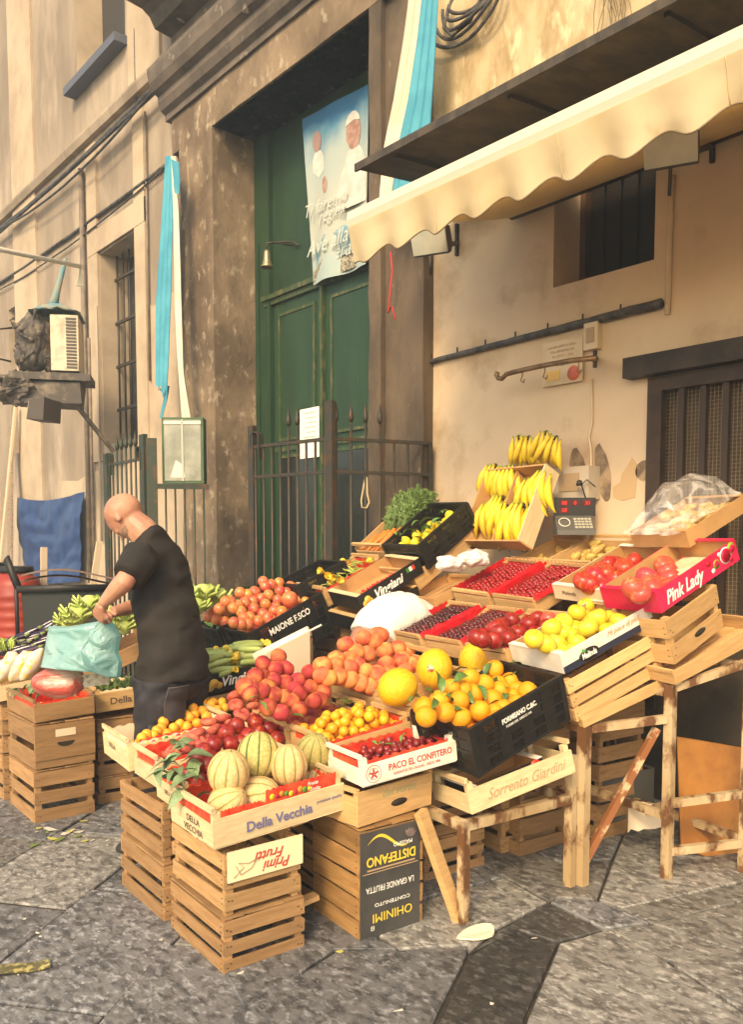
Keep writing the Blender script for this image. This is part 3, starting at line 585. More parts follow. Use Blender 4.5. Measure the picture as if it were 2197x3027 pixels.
fl = thing('hanging_flag', 'long white and blue cloth hanging from above between the portal and the canopy', 'flag', tuple(base), group='blue and white cloths on the church front')
cloth(fl, [F_(1215,-60),F_(1195,120),F_(1170,300),F_(1145,440),F_(1132,600)], [F_(1255,-60),F_(1238,120),F_(1215,300),F_(1190,430),F_(1165,600)], cream2, 'white_stripe', base, 2, .04)
cloth(fl, [F_(1253,-60),F_(1236,120),F_(1213,300),F_(1188,430),F_(1160,600)], [F_(1298,-60),F_(1292,120),F_(1285,300),F_(1280,430),F_(1240,620)], blue, 'blue_stripe', base, 3, .04)
# coiled cables on the upper wall
b = MB(); c = onx(1378,-20,XW-.1)
for k in range(5):
    r = .15+.028*k; b.tube([(0.03*math.sin(a*2+k), r*math.cos(a)*(1+.1*k), r*math.sin(a)*.8-.02*k) for a in [math.pi*1.0+math.pi*1.1*i/16 for i in range(17)]], .012, 6)
b.tube([(0,.17,-.02),(0,.21,-.13),(0,.13,-.22),(0,-.04,-.2),(0,-.12,-.12),(0,-.15,0),(0,-.16,.3)], .011, 6)
o = obj('cable_coil', b, cabm, None, T(c)); tag(o, 'loose coil of black cables hanging on the ochre upper wall', 'cable')
# dead vine hanging in the upper right opening
b = MB()
for k in range(14):
    p = Vector((0, rnd(-.08,.08), .9)); pts = []
    for i in range(9): pts.append(p.copy()); p += Vector((rnd(-.03,.03), rnd(-.05,.05), -.13))
    b.tube(pts, [.007-.0007*i for i in range(9)], 4)
o = obj('dry_vine', b, mat('vine', (.20,.14,.08), .9), None, T(onx(1810,100,XW-.12))); tag(o, 'dry brown vine hanging over the canopy below the barred balcony', 'plant')
# red string
cable('string', [onx(1155,745,4.2), onx(1160,800,4.2), onx(1152,880,4.2), onx(1148,925,4.2), onx(1158,905,4.2), onx(1170,945,4.2)], .006, 'red string dangling on the dark right portal pier', mat('string_red', (.6,.03,.04), .6), None, 'string')

# ---- display cabinet, gates and railings
def fence_pt(u, v, Z): return dep(u, v, Z)
RT = 2.24; RB = 2.01          # rail heights
P0 = Vector((4.34,4.47,0)); P1 = Vector((3.60,4.71,0)); P2 = Vector((3.48,5.54,0))
def gate(name, label, A, B, nb, spikes, tall, mt, z0=.05, RT=RT, RB=RB, extra=None, scroll=False):
    t = thing(name, label, 'gate', tuple(A)); d = B-A; ln = d.length; rz = math.atan2(d.y, d.x); Mx = RZ(rz)
    for z in (RT, RB, .25):
        b = MB(); b.box((0,-.012,z-.012),(ln,.012,z+.012)); obj('rail', b, mt, t, Mx)
    for i in range(nb):
        x = ln*(i+.6)/nb; hh = RT + (.17 if i in spikes else .0)
        b = MB(); b.tube([(x,0,z0),(x,0,hh)], .010, 6, cap=True)
        if i in spikes: b.lathe([(.010,0),(.022,.03),(.018,.06),(.002,.14)], 6, M=T(x,0,hh-.05))
        obj('bar', b, mt, t, Mx)
    for x, hh, wd in tall:
        b = MB(); b.box((x-wd,-.02,0),(x+wd,.02,hh)); obj('post', b, mt, t, Mx)
    if scroll:
        for x in scroll:
            b = MB(); pts = [(x, 0, RT-.1)] + [(x+.05-.05*math.cos(a), 0, RT+.06+.05*math.sin(a)) for a in [math.pi*i/8 for i in range(9)]] + [(x+.1,0,RT+.0)]
            for p, q in zip(pts, pts[1:]): b.bar(p, q, .05, .008, upv=(0,0,1) if abs(q[0]-p[0]) > .01 else (1,0,0))
            obj('scroll', b, mt, t, Mx)
    return t
gate('iron_railing', 'rusty iron railing between the cream wall and the tall gate post', P0, P1, 7, (3,4,5,6), [(.0,RT,.012)], iron)
gate('iron_gate', 'dark iron gate leaf with curled tops in front of the green door', P1, P2, 9, (3,4), [(0,2.50,.035),((P2-P1).length,2.40,.03)], iron, scroll=((P2-P1).length-.10,))
G0 = Vector((3.30,6.25,0)); G1 = Vector((3.37,8.0,0)); zt2 = 2.22
pA = Vector((3.5, 6.9, 0)); pB = Vector((3.45, 7.35, 0))
def vpt(u, Z): q = dep(u, 1588, Z); return Vector((q.x, q.y, 0))
ga, gb, gc = vpt(452,7.25), vpt(320,8.1), vpt(428,7.4)
gate('iron_gate', 'green iron gate leaf with spiked bars standing open behind the man', gc, gb, 8, (1,2,3,4,5), [(0,2.45,.05),((gb-gc).length,2.35,.05)], irong, RB=1.78, scroll=(.02,(gb-gc).length-.12))
gate('iron_railing', 'low green railing under the display cabinet next to the stone portal', vpt(620,7.35), ga, 6, (), [((vpt(620,7.35)-ga).length,2.4,.045)], irong, RT=2.0, RB=1.98)
cb = dep(480,1440,7.3); cb.z = 2.02
ct = thing('display_cabinet', 'green wall cabinet with a glass front standing on the low railing', 'cabinet', tuple(cb)); CMx = RZ(R(-38))
b = MB(); W_, H_, D_ = .36, .57, .17
b.box((0,0,0),(W_,D_,.025)); b.box((0,0,H_-.025),(W_,D_,H_)); b.box((0,0,.026),(.025,D_,H_-.026)); b.box((W_-.025,0,.026),(W_,D_,H_-.026)); b.box((.026,D_-.015,.026),(W_-.026,D_-.001,H_-.026))
obj('case', b, mat('cabinet_green', (.035,.085,.03), .5, (.06,.11,.04), 6), ct, CMx)
b = MB(); b.box((.022,-.006,.022),(W_-.022,-.001,H_-.022)); obj('glass_front', b, mat('cabinet_glass', (.30,.30,.24), .25, (.16,.17,.13), 3, spec=.6), ct, CMx)
b = MB(); b.box((W_/2-.008,-.014,.02),(W_/2+.008,-.007,H_-.02)); obj('divider', b, mat('alu', (.45,.42,.34), .5), ct, CMx)
b = MB(); b.box((.02,-.014,H_-.06),(W_*.95,-.007,H_-.035)); b.add([(.07,-.009,.05),(.2,-.009,.05),(.18,-.009,.16),(.12,-.009,.2)], [(0,1,2,3)]); obj('white_slip', b, mat('slip', (.62,.58,.48), .6), ct, CMx)
# loop of rope on the railing
cable('rope', [dep(1082,1400,6.0)+Vector((0,0,0)), dep(1075,1440,5.98), dep(1068,1480,5.98), dep(1070,1500,5.98), dep(1084,1502,5.98), dep(1092,1485,5.98), dep(1086,1460,5.98), dep(1084,1410,5.98)], .007, 'loop of pale rope tied to the iron railing', mat('rope', (.50,.38,.22), .8), None, 'rope')
# air conditioning unit bundled with scrap
p = dep(150,1095,9.4); ac = thing('air_conditioner', 'dirty air conditioner with blue rags on top, high on the left facade', 'air conditioner', tuple(p)); AM = RZ(R(-28))
b = MB(); b.box((0,0,0),(.30,.5,.62), j=.006); obj('casing', b, mat('ac_white', (.62,.52,.38), .6, (.30,.24,.17), 5, .5, .7), ac, AM)
b = MB()
for k in range(16): b.box((.17,-.012,.03+k*.036),(.28,.002,.052+k*.036))
obj('louvre', b, mat('louvre_dark', (.08,.07,.055), .6), ac, AM)
b = MB()
for c, r in (((-.20,.2,.34),(.20,.20,.32)),((-.24,.18,.18),(.17,.18,.20)),((-.14,.2,.52),(.17,.16,.14)),((-.05,.2,.3),(.08,.2,.3))):
    e = ellip(16, 12, *r); b.add(e.v, e.f, 0, False, T(c))
for k in range(14): c = Vector((rnd(-.40,-.05), rnd(-.05,.3), rnd(.05,.6))); b.tube([c, c+Vector((rnd(-.1,.1),-.08,rnd(-.1,.1))), c+Vector((rnd(-.15,.15),-.06,rnd(-.2,.1)))], .014, 6)
scrapm = mat('scrap_dark', (.075,.062,.05), .65, (.22,.17,.12), 9, .5, .7, bump=.8, bscale=24, bdist=.01)
sm_ = fuse(b, .013, 3, .5, lambda co: .035*noise.noise(Vector((co.x*9, co.y*9, co.z*6)))+.03*abs(noise.noise(Vector((co.x*16, co.y*16, co.z*4))))+.005*noise.noise(co*42)); sm_.materials.clear(); sm_.materials.append(scrapm); obj('scrap_bundle', sm_, scrapm, ac, AM)
b = MB(); b.grid(lambda u, v: (-.22+.55*u, -.05+.5*v, .64+.13*math.sin(math.pi*u)*math.sin(math.pi*v+.3)+.03*noise.noise(Vector((u*6,v*6,2)))), 14, 12, th=(0,0,.01)); b.tube([(0,.2,.72),(.05,.2,.9),(.12,.2,1.15),(.16,.2,1.3)], [.07,.04,.03,.02], 7); obj('blue_rag', b, mat('rag_blue', (.10,.26,.30), .8, (.30,.28,.20), 8), ac, AM)
b = MB(); b.box((-.45,.0,-.10),(.42,.5,-.02)); b.box((-.42,.05,-.36),(.30,.45,-.11), j=.02)
e = ellip(30, 20, .24, .22, .17); b.add([Vector(v)*(1+.5*noise.noise(Vector(v)*9)+.3*noise.noise(Vector(v)*24)) for v in e.v], e.f, 0, False, T(-.38,.2,-.18))
b.bar((.2,.1,-.3),(.62,.45,-.85),.04,.04); obj('bracket_shelf', b, scrapm, ac, AM)
b = MB(); b.tube([(-.4,0,.45),(-.55,-.1,.4),(-.6,-.1,.1),(-.42,0,.08)], .012, 6); b.tube([(-.5,0,-.1),(-.7,-.1,-.2),(-.72,-.1,-.32)], .012, 6); obj('bent_wire', b, iron, ac, AM)
p = dep(92,1240,9.2); fl = thing('floodlight', 'grey floodlight under the scrap bundle on the left facade', 'floodlight', tuple(p)); b = MB(); b.prism([(0,0),(.04,.20),(.22,.22),(.20,-.02)], 1, -.1, .25, M=RZ(R(-50))); obj('housing', b, mat('lamp_body', (.06,.045,.035), .5), fl); b = MB(); b.prism([(-.012,-.005),(.028,.19),(.036,.19),(-.002,-.005)], 1, -.09, .24, M=RZ(R(-50))); obj('lens', b, mat('lamp_lens', (.42,.42,.34), .2), fl)
p = dep(236,788,8.6); q = dep(-60,725,7.0)
pl = thing('awning_pole', 'white horizontal pole reaching in from the left edge', 'pole', tuple(p)); b = MB(); b.tube([Vector(), q-p], .022, 8); obj('pole', b, mat('pole_white', (.62,.54,.44), .5), pl); b = MB(); b.prism([(0,0),(.03,-.2),(-.05,-.2)], 1, -.01, .01); obj('paper_tab', b, cream2, pl)
# blue tarp on the wall
tp = thing('blue_tarp', 'dark blue tarpaulin hung on the wall behind the red barrel', 'tarpaulin', tuple(onx(240,1730,XW-.1))); tb_ = onx(240,1730,XW-.1)
A_ = [onx(50,1470,XW-.08), onx(248,1454,XW-.08), onx(238,1720,XW-.12), onx(78,1730,XW-.12)]
def tF(u, v):
    q = A_[0].lerp(A_[1], u).lerp(A_[3].lerp(A_[2], u), v); q.z -= .10*math.sin(math.pi*u)*(1-v)*.8; return q + Vector((-.10*abs(noise.noise(Vector((u*2.2,v*1.6,3))))-.05*abs(noise.noise(Vector((u*6,v*5,1)))),0,0)) - tb_
b = MB(); b.grid(tF, 30, 40, th=(.01,0,0)); obj('sheet', b, mat('tarp_blue', (.012,.035,.12), .38, (.02,.055,.17), 5), tp, None, fix=False)
# leaning planks
for u0, v0, u1_, v1_, w_, lb in ((30,1260,20,1760,.20,'wide worn grey plank leaning on the wall at the left edge'), (45,1200,-30,1790,.09,'long pale plank leaning in front of the wide plank')):
    p = onx(u1_, 1588, XW-.45); p.z = 0; q = onx(u0, v0, XW-.12); q.z = onx(u0,v0,XW-.12).z
    b = MB(); b.bar(Vector(), q-p, w_, .03, upv=(1,0,0)); o = obj('leaning_plank', b, mat('plank_grey', (.34,.25,.17), .8, (.20,.14,.09), 7, stretch=(2,2,8)) if w_ > .1 else mat('plank_pale', (.60,.46,.30), .7), None, T(p)); tag(o, lb, 'plank')
for u, v, lb in ((128,1725,'short pale upright stick behind the black bin, left one'), (275,1725,'short pale upright stick beside the black bin, right one')):
    q = dep(u, v, 6.9); b = MB(); b.bar((0,0,0),(.01*(1 if u < 200 else 6),0,.30 if u < 200 else .34),.05,.02); b.box((-.02,-.02,-q.z),(.03,.0,0)); o = obj('wooden_stick', b, mat('plank_pale', (.60,.46,.30), .7), None, T(q)); tag(o, lb, 'stick')
# red barrels
redb = mat('barrel_red', (.30,.035,.02), .45, (.24,.03,.02), 4)
def barrel(u, Z, lb, s=1):
    c = dep(u, 1588, Z); c.z = .60; t = thing('plastic_barrel', lb, 'barrel', tuple(c), group='red barrels at the left edge')
    pr = [(.01,0),(.24,0),(.27,.05)]
    for k in range(6): z = .12+k*.115; pr += [(.27,z),(.285,z+.025),(.27,z+.05)]
    pr += [(.27,.84),(.25,.90),(.20,.95),(.17,.97),(.17,1.0)]
    b = MB(); b.lathe([(r*s, z*s) for r, z in pr], 28); obj('drum', b, redb, t)
    b = MB(); b.lathe([(.01*s,.99*s),(.19*s,.99*s),(.195*s,1.0*s),(.195*s,1.05*s),(.17*s,1.06*s),(.01*s,1.055*s)], 28); obj('lid', b, black, t)
barrel(44, 6.6, 'red ribbed plastic barrel with a black lid beside the black bin', .68); barrel(-42, 6.9, 'red plastic barrel cut off by the left edge', .70)
slat_later = True
# black bin with cardboard on top
c = dep(190,1588,6.3); c.z = 0; t = thing('black_bin', 'large black bin with cardboard sheets lying across its top, in front of the blue tarp', 'bin', tuple(c)); BMx = RZ(R(-20))
BMx = BMx @ Matrix.Diagonal((.80,.80,1.47,1)); b = MB(); b.prism([(-.33,0),(.33,0),(.38,.80),(-.38,.80)], 1, -.25, .25); obj('bin_body', b, mat('bin_dark', (.028,.032,.028), .6), t, BMx)
b = MB(); b.tube([(-.42,-.27,.80),(.42,-.27,.80)], .02, 6); b.tube([(-.42,-.27,.80),(-.42,-.27,.55)], .02, 6); b.tube([(-.40,-.25,.80),(-.5,-.2,.95)], .03, 6); obj('rim', b, black, t, BMx)
b = MB(); b.grid(lambda u, v: (-.40+.85*u, -.28+.5*v, .83+.03*math.sin(u*4)), 10, 4, th=(0,0,.03)); obj('cardboard_sheet', b, mat('card_brown', (.22,.13,.08), .8), t, BMx)
# ================================================================ CRATES, TRAYS AND BOXES
def lipped(mb, a, b, m=0): mb.box(a, b, m, j=.0022 if max(abs(q-p) for p, q in zip(a, b)) > .15 else .001)
def tray(name, label, ps, L, W, H, post=.04, mt=woodp, lin=None, group='wooden fruit trays', sup=True, inner=None):
    t = thing(name, label, 'tray', M=ps, group=group); w_ = .007; P = H+post
    b = MB()
    n = 5
    for k in range(n): lipped(b, (.004, W*(k+.05)/n, 0), (L-.004, W*(k+.9)/n, .006))
    obj('base', b, mt, t)
    for nm, y in (('front_board', 0), ('back_board', W-w_)):
        b = MB(); lipped(b, (0, y, .003), (L, y+w_, H)); obj(nm, b, mt, t)
    for x, xr in ((0, 0), (L-w_, L)):
        b = MB(); lipped(b, (x, w_+.0005, .003), (x+w_, W-w_-.0005, H*.82)); obj('end_board', b, mt, t)
        b = MB(); lipped(b, (x-.003 if xr == 0 else x-.005, .004, P-.018), (x+w_+.005 if xr == 0 else x+w_+.003, W-.004, P)); obj('end_rail', b, mt, t)
    s_ = .026
    for (x, y) in ((w_,w_),(L-w_-s_,w_),(w_,W-w_-s_),(L-w_-s_,W-w_-s_)):
        b = MB(); lipped(b, (x+.0005, y+.0005, .007), (x+s_, y+s_, P-.019)); obj('corner_post', b, mt, t)
    if lin:
        b = MB(); e = .009; hh = H+.012
        def side(p, q, f=1):
            def F(u, v):
                a = Vector(p).lerp(Vector(q), u); return (a.x, a.y, .008+(hh-.008)*v + (.004*math.sin(u*60) if v == 1 else 0))
            b.grid(F, 40, 1, 0, False)
        side((e+.01,e,0),(L-e-.01,e,0)); side((L-e,e,0),(L-e,W-e,0)); side((L-e,W-e,0),(e,W-e,0)); side((e,W-e,0),(e,e,0))
        b.add([(e,e,.009),(L-e,e,.009),(L-e,W-e,.009),(e,W-e,.009)], [(0,1,2,3)])
        obj('paper_liner', b, lin, t, fix=False)
    return t
def slat_crate(name, label, ps, L, W, H, n=3, mt=wood, group='stacked wooden crates', gap=.25, posts_below=0, top=True, panel=None, pm=None):
    t = thing(name, label, 'crate', M=ps, group=group); w_ = .008; sh = H/n
    def sl(b, p, q, ax):
        for k in range(n):
            z0 = sh*k + sh*gap*.62*(k > 0); z1 = sh*(k+1) - sh*gap*.62*(k < n-1)
            if ax == 'x': lipped(b, (p, q, z0+.001), (p+L if False else p+L, q+w_, z1))
            else: lipped(b, (p, q+w_+.0005, z0+.001), (p+w_, q+W-w_-.0005, z1))
    stp = mat('staple_rust', (.06,.03,.015), .6)
    for nm, y in (('front_slats', 0), ('back_slats', W-w_)):
        b = MB(); sl(b, 0, y, 'x')
        for k in range(n):
            for x in (.014, .028, L-.028, L-.014):
                z = sh*(k+.5)+rnd(-sh*.2, sh*.2)
                if y == 0: b.box((x-.0035,-.0012,z-.002),(x+.0035,-.0002,z+.002), 1)
        obj(nm, b, [mt, stp], t)
    for x in (0, L-w_):
        b = MB(); sl(b, x, 0, 'y')
        for k in range(n):
            for y in (.022, W-.022):
                for dz in (-.14, .14):
                    if x == 0: b.box((-.0012,y-.0035,sh*(k+.5+dz)-.002),(-.0002,y+.0035,sh*(k+.5+dz)+.002), 1)
        obj('end_slats', b, [mt, stp], t)
    for (x, y) in ((w_,w_),(L-w_-.028,w_),(w_,W-w_-.028),(L-w_-.028,W-w_-.028)):
        b = MB(); lipped(b, (x+.0005,y+.0005,-posts_below),(x+.028,y+.028,H+.004)); obj('corner_post', b, mt, t)
    b = MB()
    for k in range(5): lipped(b, (w_+.001, w_+.03+(W-2*w_-.06)*(k+.04)/5, .001), (L-w_-.001, w_+.03+(W-2*w_-.06)*(k+.92)/5, .008))
    obj('base', b, mt, t)
    if top:
        b = MB()
        for k in range(4): lipped(b, (.001+(L-.002)*(k+.02)/4,.001,H+.0045), (.001+(L-.002)*(k+.97)/4,W-.001,H+.011))
        obj('top_boards', b, mt, t)
    return t
def carton(name, label, ps, L, W, H, outm, inm=card, edge=white, group='cardboard fruit boxes', flange=.028, band=None):
    t = thing(name, label, 'box', M=ps, group=group); w_ = .005
    b = MB(); b.box((w_,w_,0),(L-w_,W-w_,.004)); obj('base', b, inm, t)
    for nm, a, c in (('front_wall',(0,0,0),(L,w_,H)),('back_wall',(0,W-w_,0),(L,W,H)),('end_wall',(0,w_+.0005,0),(w_,W-w_-.0005,H)),('end_wall',(L-w_,w_+.0005,0),(L,W-w_-.0005,H))):
        b = MB(); b.box(a, c)
        i = 3
        ob = obj(nm, b, [outm, inm], t)
        for pl in ob.data.polygons:    # inner face is bare board
            n_ = pl.normal
            if (nm == 'front_wall' and n_.y > .5) or (nm == 'back_wall' and n_.y < -.5) or (nm == 'end_wall' and ((a[0] == 0 and n_.x > .5) or (a[0] > 0 and n_.x < -.5))): pl.material_index = 1
    for x0, x1 in ((-.002, flange),(L-flange, L+.002)):
        b = MB(); b.box((x0, .002, H+.0005), (x1, W-.002, H+.004)); obj('top_flap', b, edge, t)
    if band:
        b = MB(); b.box((0,-.002,.0),(L,-.0005,H*.34)); obj('printed_band', b, band, t)
    return t
def plastic_crate(name, label, ps, L, W, H, panel=.45, bars=True):
    t = thing(name, label, 'crate', M=ps, group='black plastic crates'); w_ = .010
    def wall(P, Q, nm, pan):
        P = Vector(P); Q = Vector(Q); d = (Q-P); ln = d.length; d.normalize(); nrm = Vector((d.y, -d.x, 0)); b = MB()
        Mx = Matrix(((d.x, nrm.x, 0, P.x), (d.y, nrm.y, 0, P.y), (0, 0, 1, 0), (0, 0, 0, 1)))
        rows = 5
        for k in range(rows):
            z = (H-.012)*k/(rows-1); b.box((0,-.002,z),(ln,.010,z+.011), M=Mx)
        nn = int(ln/.011)
        for k in range(nn+1):
            x = (ln-.005)*k/nn; grp = (k//6) % 2
            b.box((x,.0005,.0115),(x+(.0055 if grp else .0115),.0065,H-.0125), M=Mx)
        if pan: b.box((ln*(.5-pan/2),.0075,H*.52),(ln*(.5+pan/2),.0125,H*.95), M=Mx)
        obj(nm, b, black, t)
    wall((0,0,0),(L,0,0),'front_wall',panel); wall((L,W,0),(0,W,0),'back_wall',0); wall((0,W-.012,0),(0,.012,0),'end_wall',0); wall((L,.012,0),(L,W-.012,0),'end_wall',0)
    b = MB(); r = .011
    b.box((-r,-r,H+.0005),(L+r,.004,H+.009)); b.box((-r,W-.004,H+.0005),(L+r,W+r,H+.009)); b.box((-r,.0045,H+.0005),(.004,W-.0045,H+.009)); b.box((L-.004,.0045,H+.0005),(L+r,W-.0045,H+.009)); obj('rim', b, black, t)
    b = MB(); b.box((.004,.004,0),(L-.004,W-.004,.005)); obj('base', b, black, t)
    for x, y in ((0,0),(L,0),(0,W),(L,W)):
        b = MB(); b.box((x-.014,y-.014,.0),(x+.014,y+.014,H)); obj('corner_post', b, black, t)
    return t
PS = {}
FARM = T(CP) @ Matrix.Scale(1.08, 4) @ T(-CP)
def P_(k, *a): PS[k] = (FARM if k in ('straw','beans','lemon','carrot') else Matrix()) @ pose(*a); return PS[k]
G_ = 'wooden fruit trays'
# --- front row of four trays
T1L = (.56,.33,.105)
t1 = tray('fruit_tray', 'pale wooden tray of ribbed melons marked Della Vecchia, nearest of the front row', P_('T1', 1.395,2.49,.476,-.02,.04,-.05), *T1L, lin=redp)
lettering('Della Vecchia', .052, ink, t1, MY(.27, .045, -.002), bold=.0012); lettering('premium quality', .018, ink, t1, MY(.49, .062, -.002), .15)
lettering('DELLA', .034, inkd, t1, MX(.15, .062, -.0025)); lettering('VECCHIA', .034, inkd, t1, MX(.15, .026, -.0025))
# red printed paper strip standing at the front
def strip_card(par, x0, x1, z0, z1, y=.010, rot=0):
    b = MB(); b.grid(lambda u, v: (x0+(x1-x0)*u, y+.004*math.sin(u*5), z0+(z1-z0)*v+(.003*math.sin(u*70) if v == 1 else 0)), 60, 1, 0, False, th=(0,.001,0)); o = obj('printed_strip', b, redp, par, fix=False)
    for k in range(9):
        cx = x0+(x1-x0)*(.08+.065*k); cz = (z0+z1)/2+rnd(-.006,.006); b = MB(); r = rnd(.009,.013)
        b.lathe([(.0005,0),(r,0),(r,.0008),(.0005,.0008)], 12, M=T(cx, y-.0035-.0003*k, cz) @ RX(R(90))); obj('printed_fruit', b, (mat('pf_y', (.80,.50,.03), .5), mat('pf_r', (.5,.02,.05), .5), mat('pf_o', (.75,.25,.03), .5), mat('pf_g', (.10,.25,.04), .5))[k % 4], o)
    return o
sc1 = strip_card(t1, .22, .53, .095, .155, .012); lettering('Frutta', .020, inkw, t1, MY(.42, .138, .0045), .3); lettering('Scelta', .020, inkw, t1, MY(.43, .115, .0045), .3)
strip_card(t1, .04, .20, .06, .125, .014)
t2 = tray('fruit_tray', 'pale wooden tray of dark nectarines, second in the front row', P_('T2', 1.469,2.85,.489,-.075,.016,-.09), .50,.265,.10, lin=redp)
t3 = tray('fruit_tray', 'pale wooden tray of flat peaches, third in the front row', P_('T3', 1.500,3.126,.520,-.065,.018,-.09), .50,.27,.10, lin=redp)
t4 = tray('fruit_tray', 'pale wooden tray of yellow loquats, farthest of the front row', P_('T4', 1.497,3.405,.533,-.08,.026,-.088), .50,.33,.107, lin=liner)
strip_card(t4, .06, .50, .085, .125, .012); lettering('DELLA', .03, inkd, t4, MX(.2, .07, -.0025)); lettering('DELLA', .026, inkd, t2, MX(.14, .05, -.0025))
# --- stack A under the melons and stack B behind it
a1 = slat_crate('wooden_crate', 'bottom crate of the front stack, brown slats, standing on the paving', P_('A1', 1.437,2.507,.0,-.06), .335,.46,.20, 3, wood)
b = MB(); 
a2 = slat_crate('wooden_crate', 'upper crate of the front stack, lighter slats under the melon tray', P_('A2', 1.447,2.512,.232,-.05), .315,.44,.205, 3, woodx, top=False, posts_below=.018)
b = MB(); b.box((.01,-.008,.105),(.32,-.0015,.215)); pn = obj('printed_panel', b, mat('panel_cream', (.80,.68,.42), .6), a2)
lettering('Primi', .052, inkr, pn, MY(.21, .135, -.0095, R(180)), .35, bold=.0008); lettering('Frutti', .052, inkr, pn, MY(.18, .175, -.0095, R(180)), .35, bold=.0008)
b = MB(); cs = [(.03,.12),(.07,.15),(.05,.17),(.09,.16),(.13,.17)]; b.tube([(x,-.010,z) for x, z in cs], .0018, 4); b.tube([(.04,-.010,.16),(.06,-.010,.125),(.10,-.010,.14),(.13,-.010,.175)], .0018, 4); obj('sun_emblem', b, inkb, pn)
slat_crate('wooden_crate', 'bottom crate of the second stack, worn slats behind the front stack', P_('B1', 1.462,3.02,.0,-.05), .33,.46,.235, 3, wood)
slat_crate('wooden_crate', 'upper crate of the second stack, below the nectarines and flat peaches', P_('B2', 1.468,3.03,.268,-.04), .33,.45,.215, 3, wood, top=False, posts_below=.02)
# leaning crate end beside stack A
t = thing('broken_crate_end', 'light crate frame leaning between the front stack and the black printed panel', 'crate', M=pose(1.80,2.60,.10,-.12,0,-.14))
b = MB(); b.box((0,0,0),(.10,.012,.012+.0)); b.box((0,0,.013),(.045,.012,.36)); obj('board', b, woodn, t, RY(R(-2)))
b = MB(); b.box((.046,.003,.0),(.12,.05,.02)); b.box((.046,.003,.33),(.12,.05,.36)); obj('cross_piece', b, woodn, t)
lettering('PESQUITA', .032, inkd, t, T(.026,-.002,.2) @ RX(R(90)) @ RZ(R(-90)))
# --- tall crate with the black printed panel, green printed crate, Paco tray
ds = slat_crate('wooden_crate', 'tall crate on end with wide brown slats and a black printed front panel', P_('D', 1.956,2.385,.0,-.087), .305,.34,.435, 5, mat('wood_amber', (.36,.20,.075), .6, (.26,.14,.05), 3, stretch=(2,2,14), rand=.05), gap=.10)
b = MB(); b.box((.0,-.007,.0),(.285,-.0015,.43)); pn = obj('printed_panel', b, mat('slate_print', (.045,.045,.043), .5, (.065,.06,.055), 6), ds)
lettering('DISTEFANO', .052, inky, pn, MY(.145, .315, -.0085, R(180)), 0, .235, bold=.001); lettering('MASSIMO', .022, inkw, pn, MY(.20, .36, -.0085, R(180)))
b = MB(); b.grid(lambda u, v: (.03+.20*u, -.0085, .375+.03*math.sin(u*5.2+.2)+(.014*math.sin(u*3.1))*v), 20, 1, 0, False, th=(0,.0005,0)); obj('yellow_swoosh', b, inky, pn, fix=False)
b = MB()
for an in (-.6, -.2, .2, .6, 1.0): b.lathe([(.0005,0),(.008,.008),(.010,.022),(.0005,.04)], 8, M=T(.235,-.009,.375) @ RY(an) @ Matrix.Diagonal((1,.08,1,1))); 
obj('printed_leaves', b, mat('print_grey', (.16,.12,.11), .6), pn)
lettering('LA GRANDE FRUTTA', .034, inkw, pn, MY(.14, .205, -.0085, R(180)), 0, .23); lettering('CONTENUTO', .020, inkw, pn, MY(.15, .14, -.0085, R(180)), 0, .17)
lettering('OHINIMI', .05, inky, pn, MY(.15, .09, -.0085, R(180)), 0, .19); lettering('EI', .024, inkw, pn, MY(.055, .05, -.0085))
b = MB(); b.box((.01,-.0088,.268),(.275,-.0075,.271)); b.box((.03,-.0088,.278),(.26,-.0075,.284)); obj('thin_line', b, inkb, pn)
vd = tray('wooden_crate', 'crate with oval hand hole and faded green print above the black panel', P_('V', 1.954,2.394,.452,.05), .41,.33,.135, post=.012, mt=woodn, group='stacked wooden crates')
lettering('del verde', .05, mat('ink_green', (.32,.33,.16), .7), vd, MY(.22, .105, -.002), .3)
b = MB(); b.lathe([(.0005,0),(.030,0),(.030,.001),(.0005,.001)], 14, M=T(.22,-.0015,.055) @ RX(R(90)) @ Matrix.Diagonal((1.5,.5,1,1))); obj('hand_hole', b, mat('hole_dark', (.03,.02,.012), .9), vd)
pc = tray('fruit_tray', 'white printed tray of small dark plums marked Paco el Confitero', P_('paco', 1.959,2.369,.611,-.159,-.017,-.098), .445,.27,.085, mt=white, lin=redp)
lettering('PACO EL CONFITERO', .036, inkr, pc, MY(.27, .050, -.002), 0, .30, bold=.0008); lettering('GARANTIA DE CALIDAD  DESDE 1986', .016, inkr, pc, MY(.25, .022, -.002), 0, .22)
b = MB(); b.tube([(.052+.033*math.cos(a), -.0018, .043+.033*math.sin(a)) for a in [2*math.pi*i/24 for i in range(25)]], .0011, 4); b.tube([(.052+.022*math.cos(a), -.0018, .043+.022*math.sin(a)) for a in [2*math.pi*i/24 for i in range(25)]], .0009, 4)
for k in range(5): a = 2*math.pi*k/5+.3; b.lathe([(.0005,0),(.008,0),(.008,.001),(.0005,.001)], 10, M=T(.052+.011*math.cos(a),-.0015,.043+.011*math.sin(a)) @ RX(R(90)) @ RZ(a) @ Matrix.Diagonal((1.2,.5,1,1)))
obj('round_emblem', b, inkr, pc)
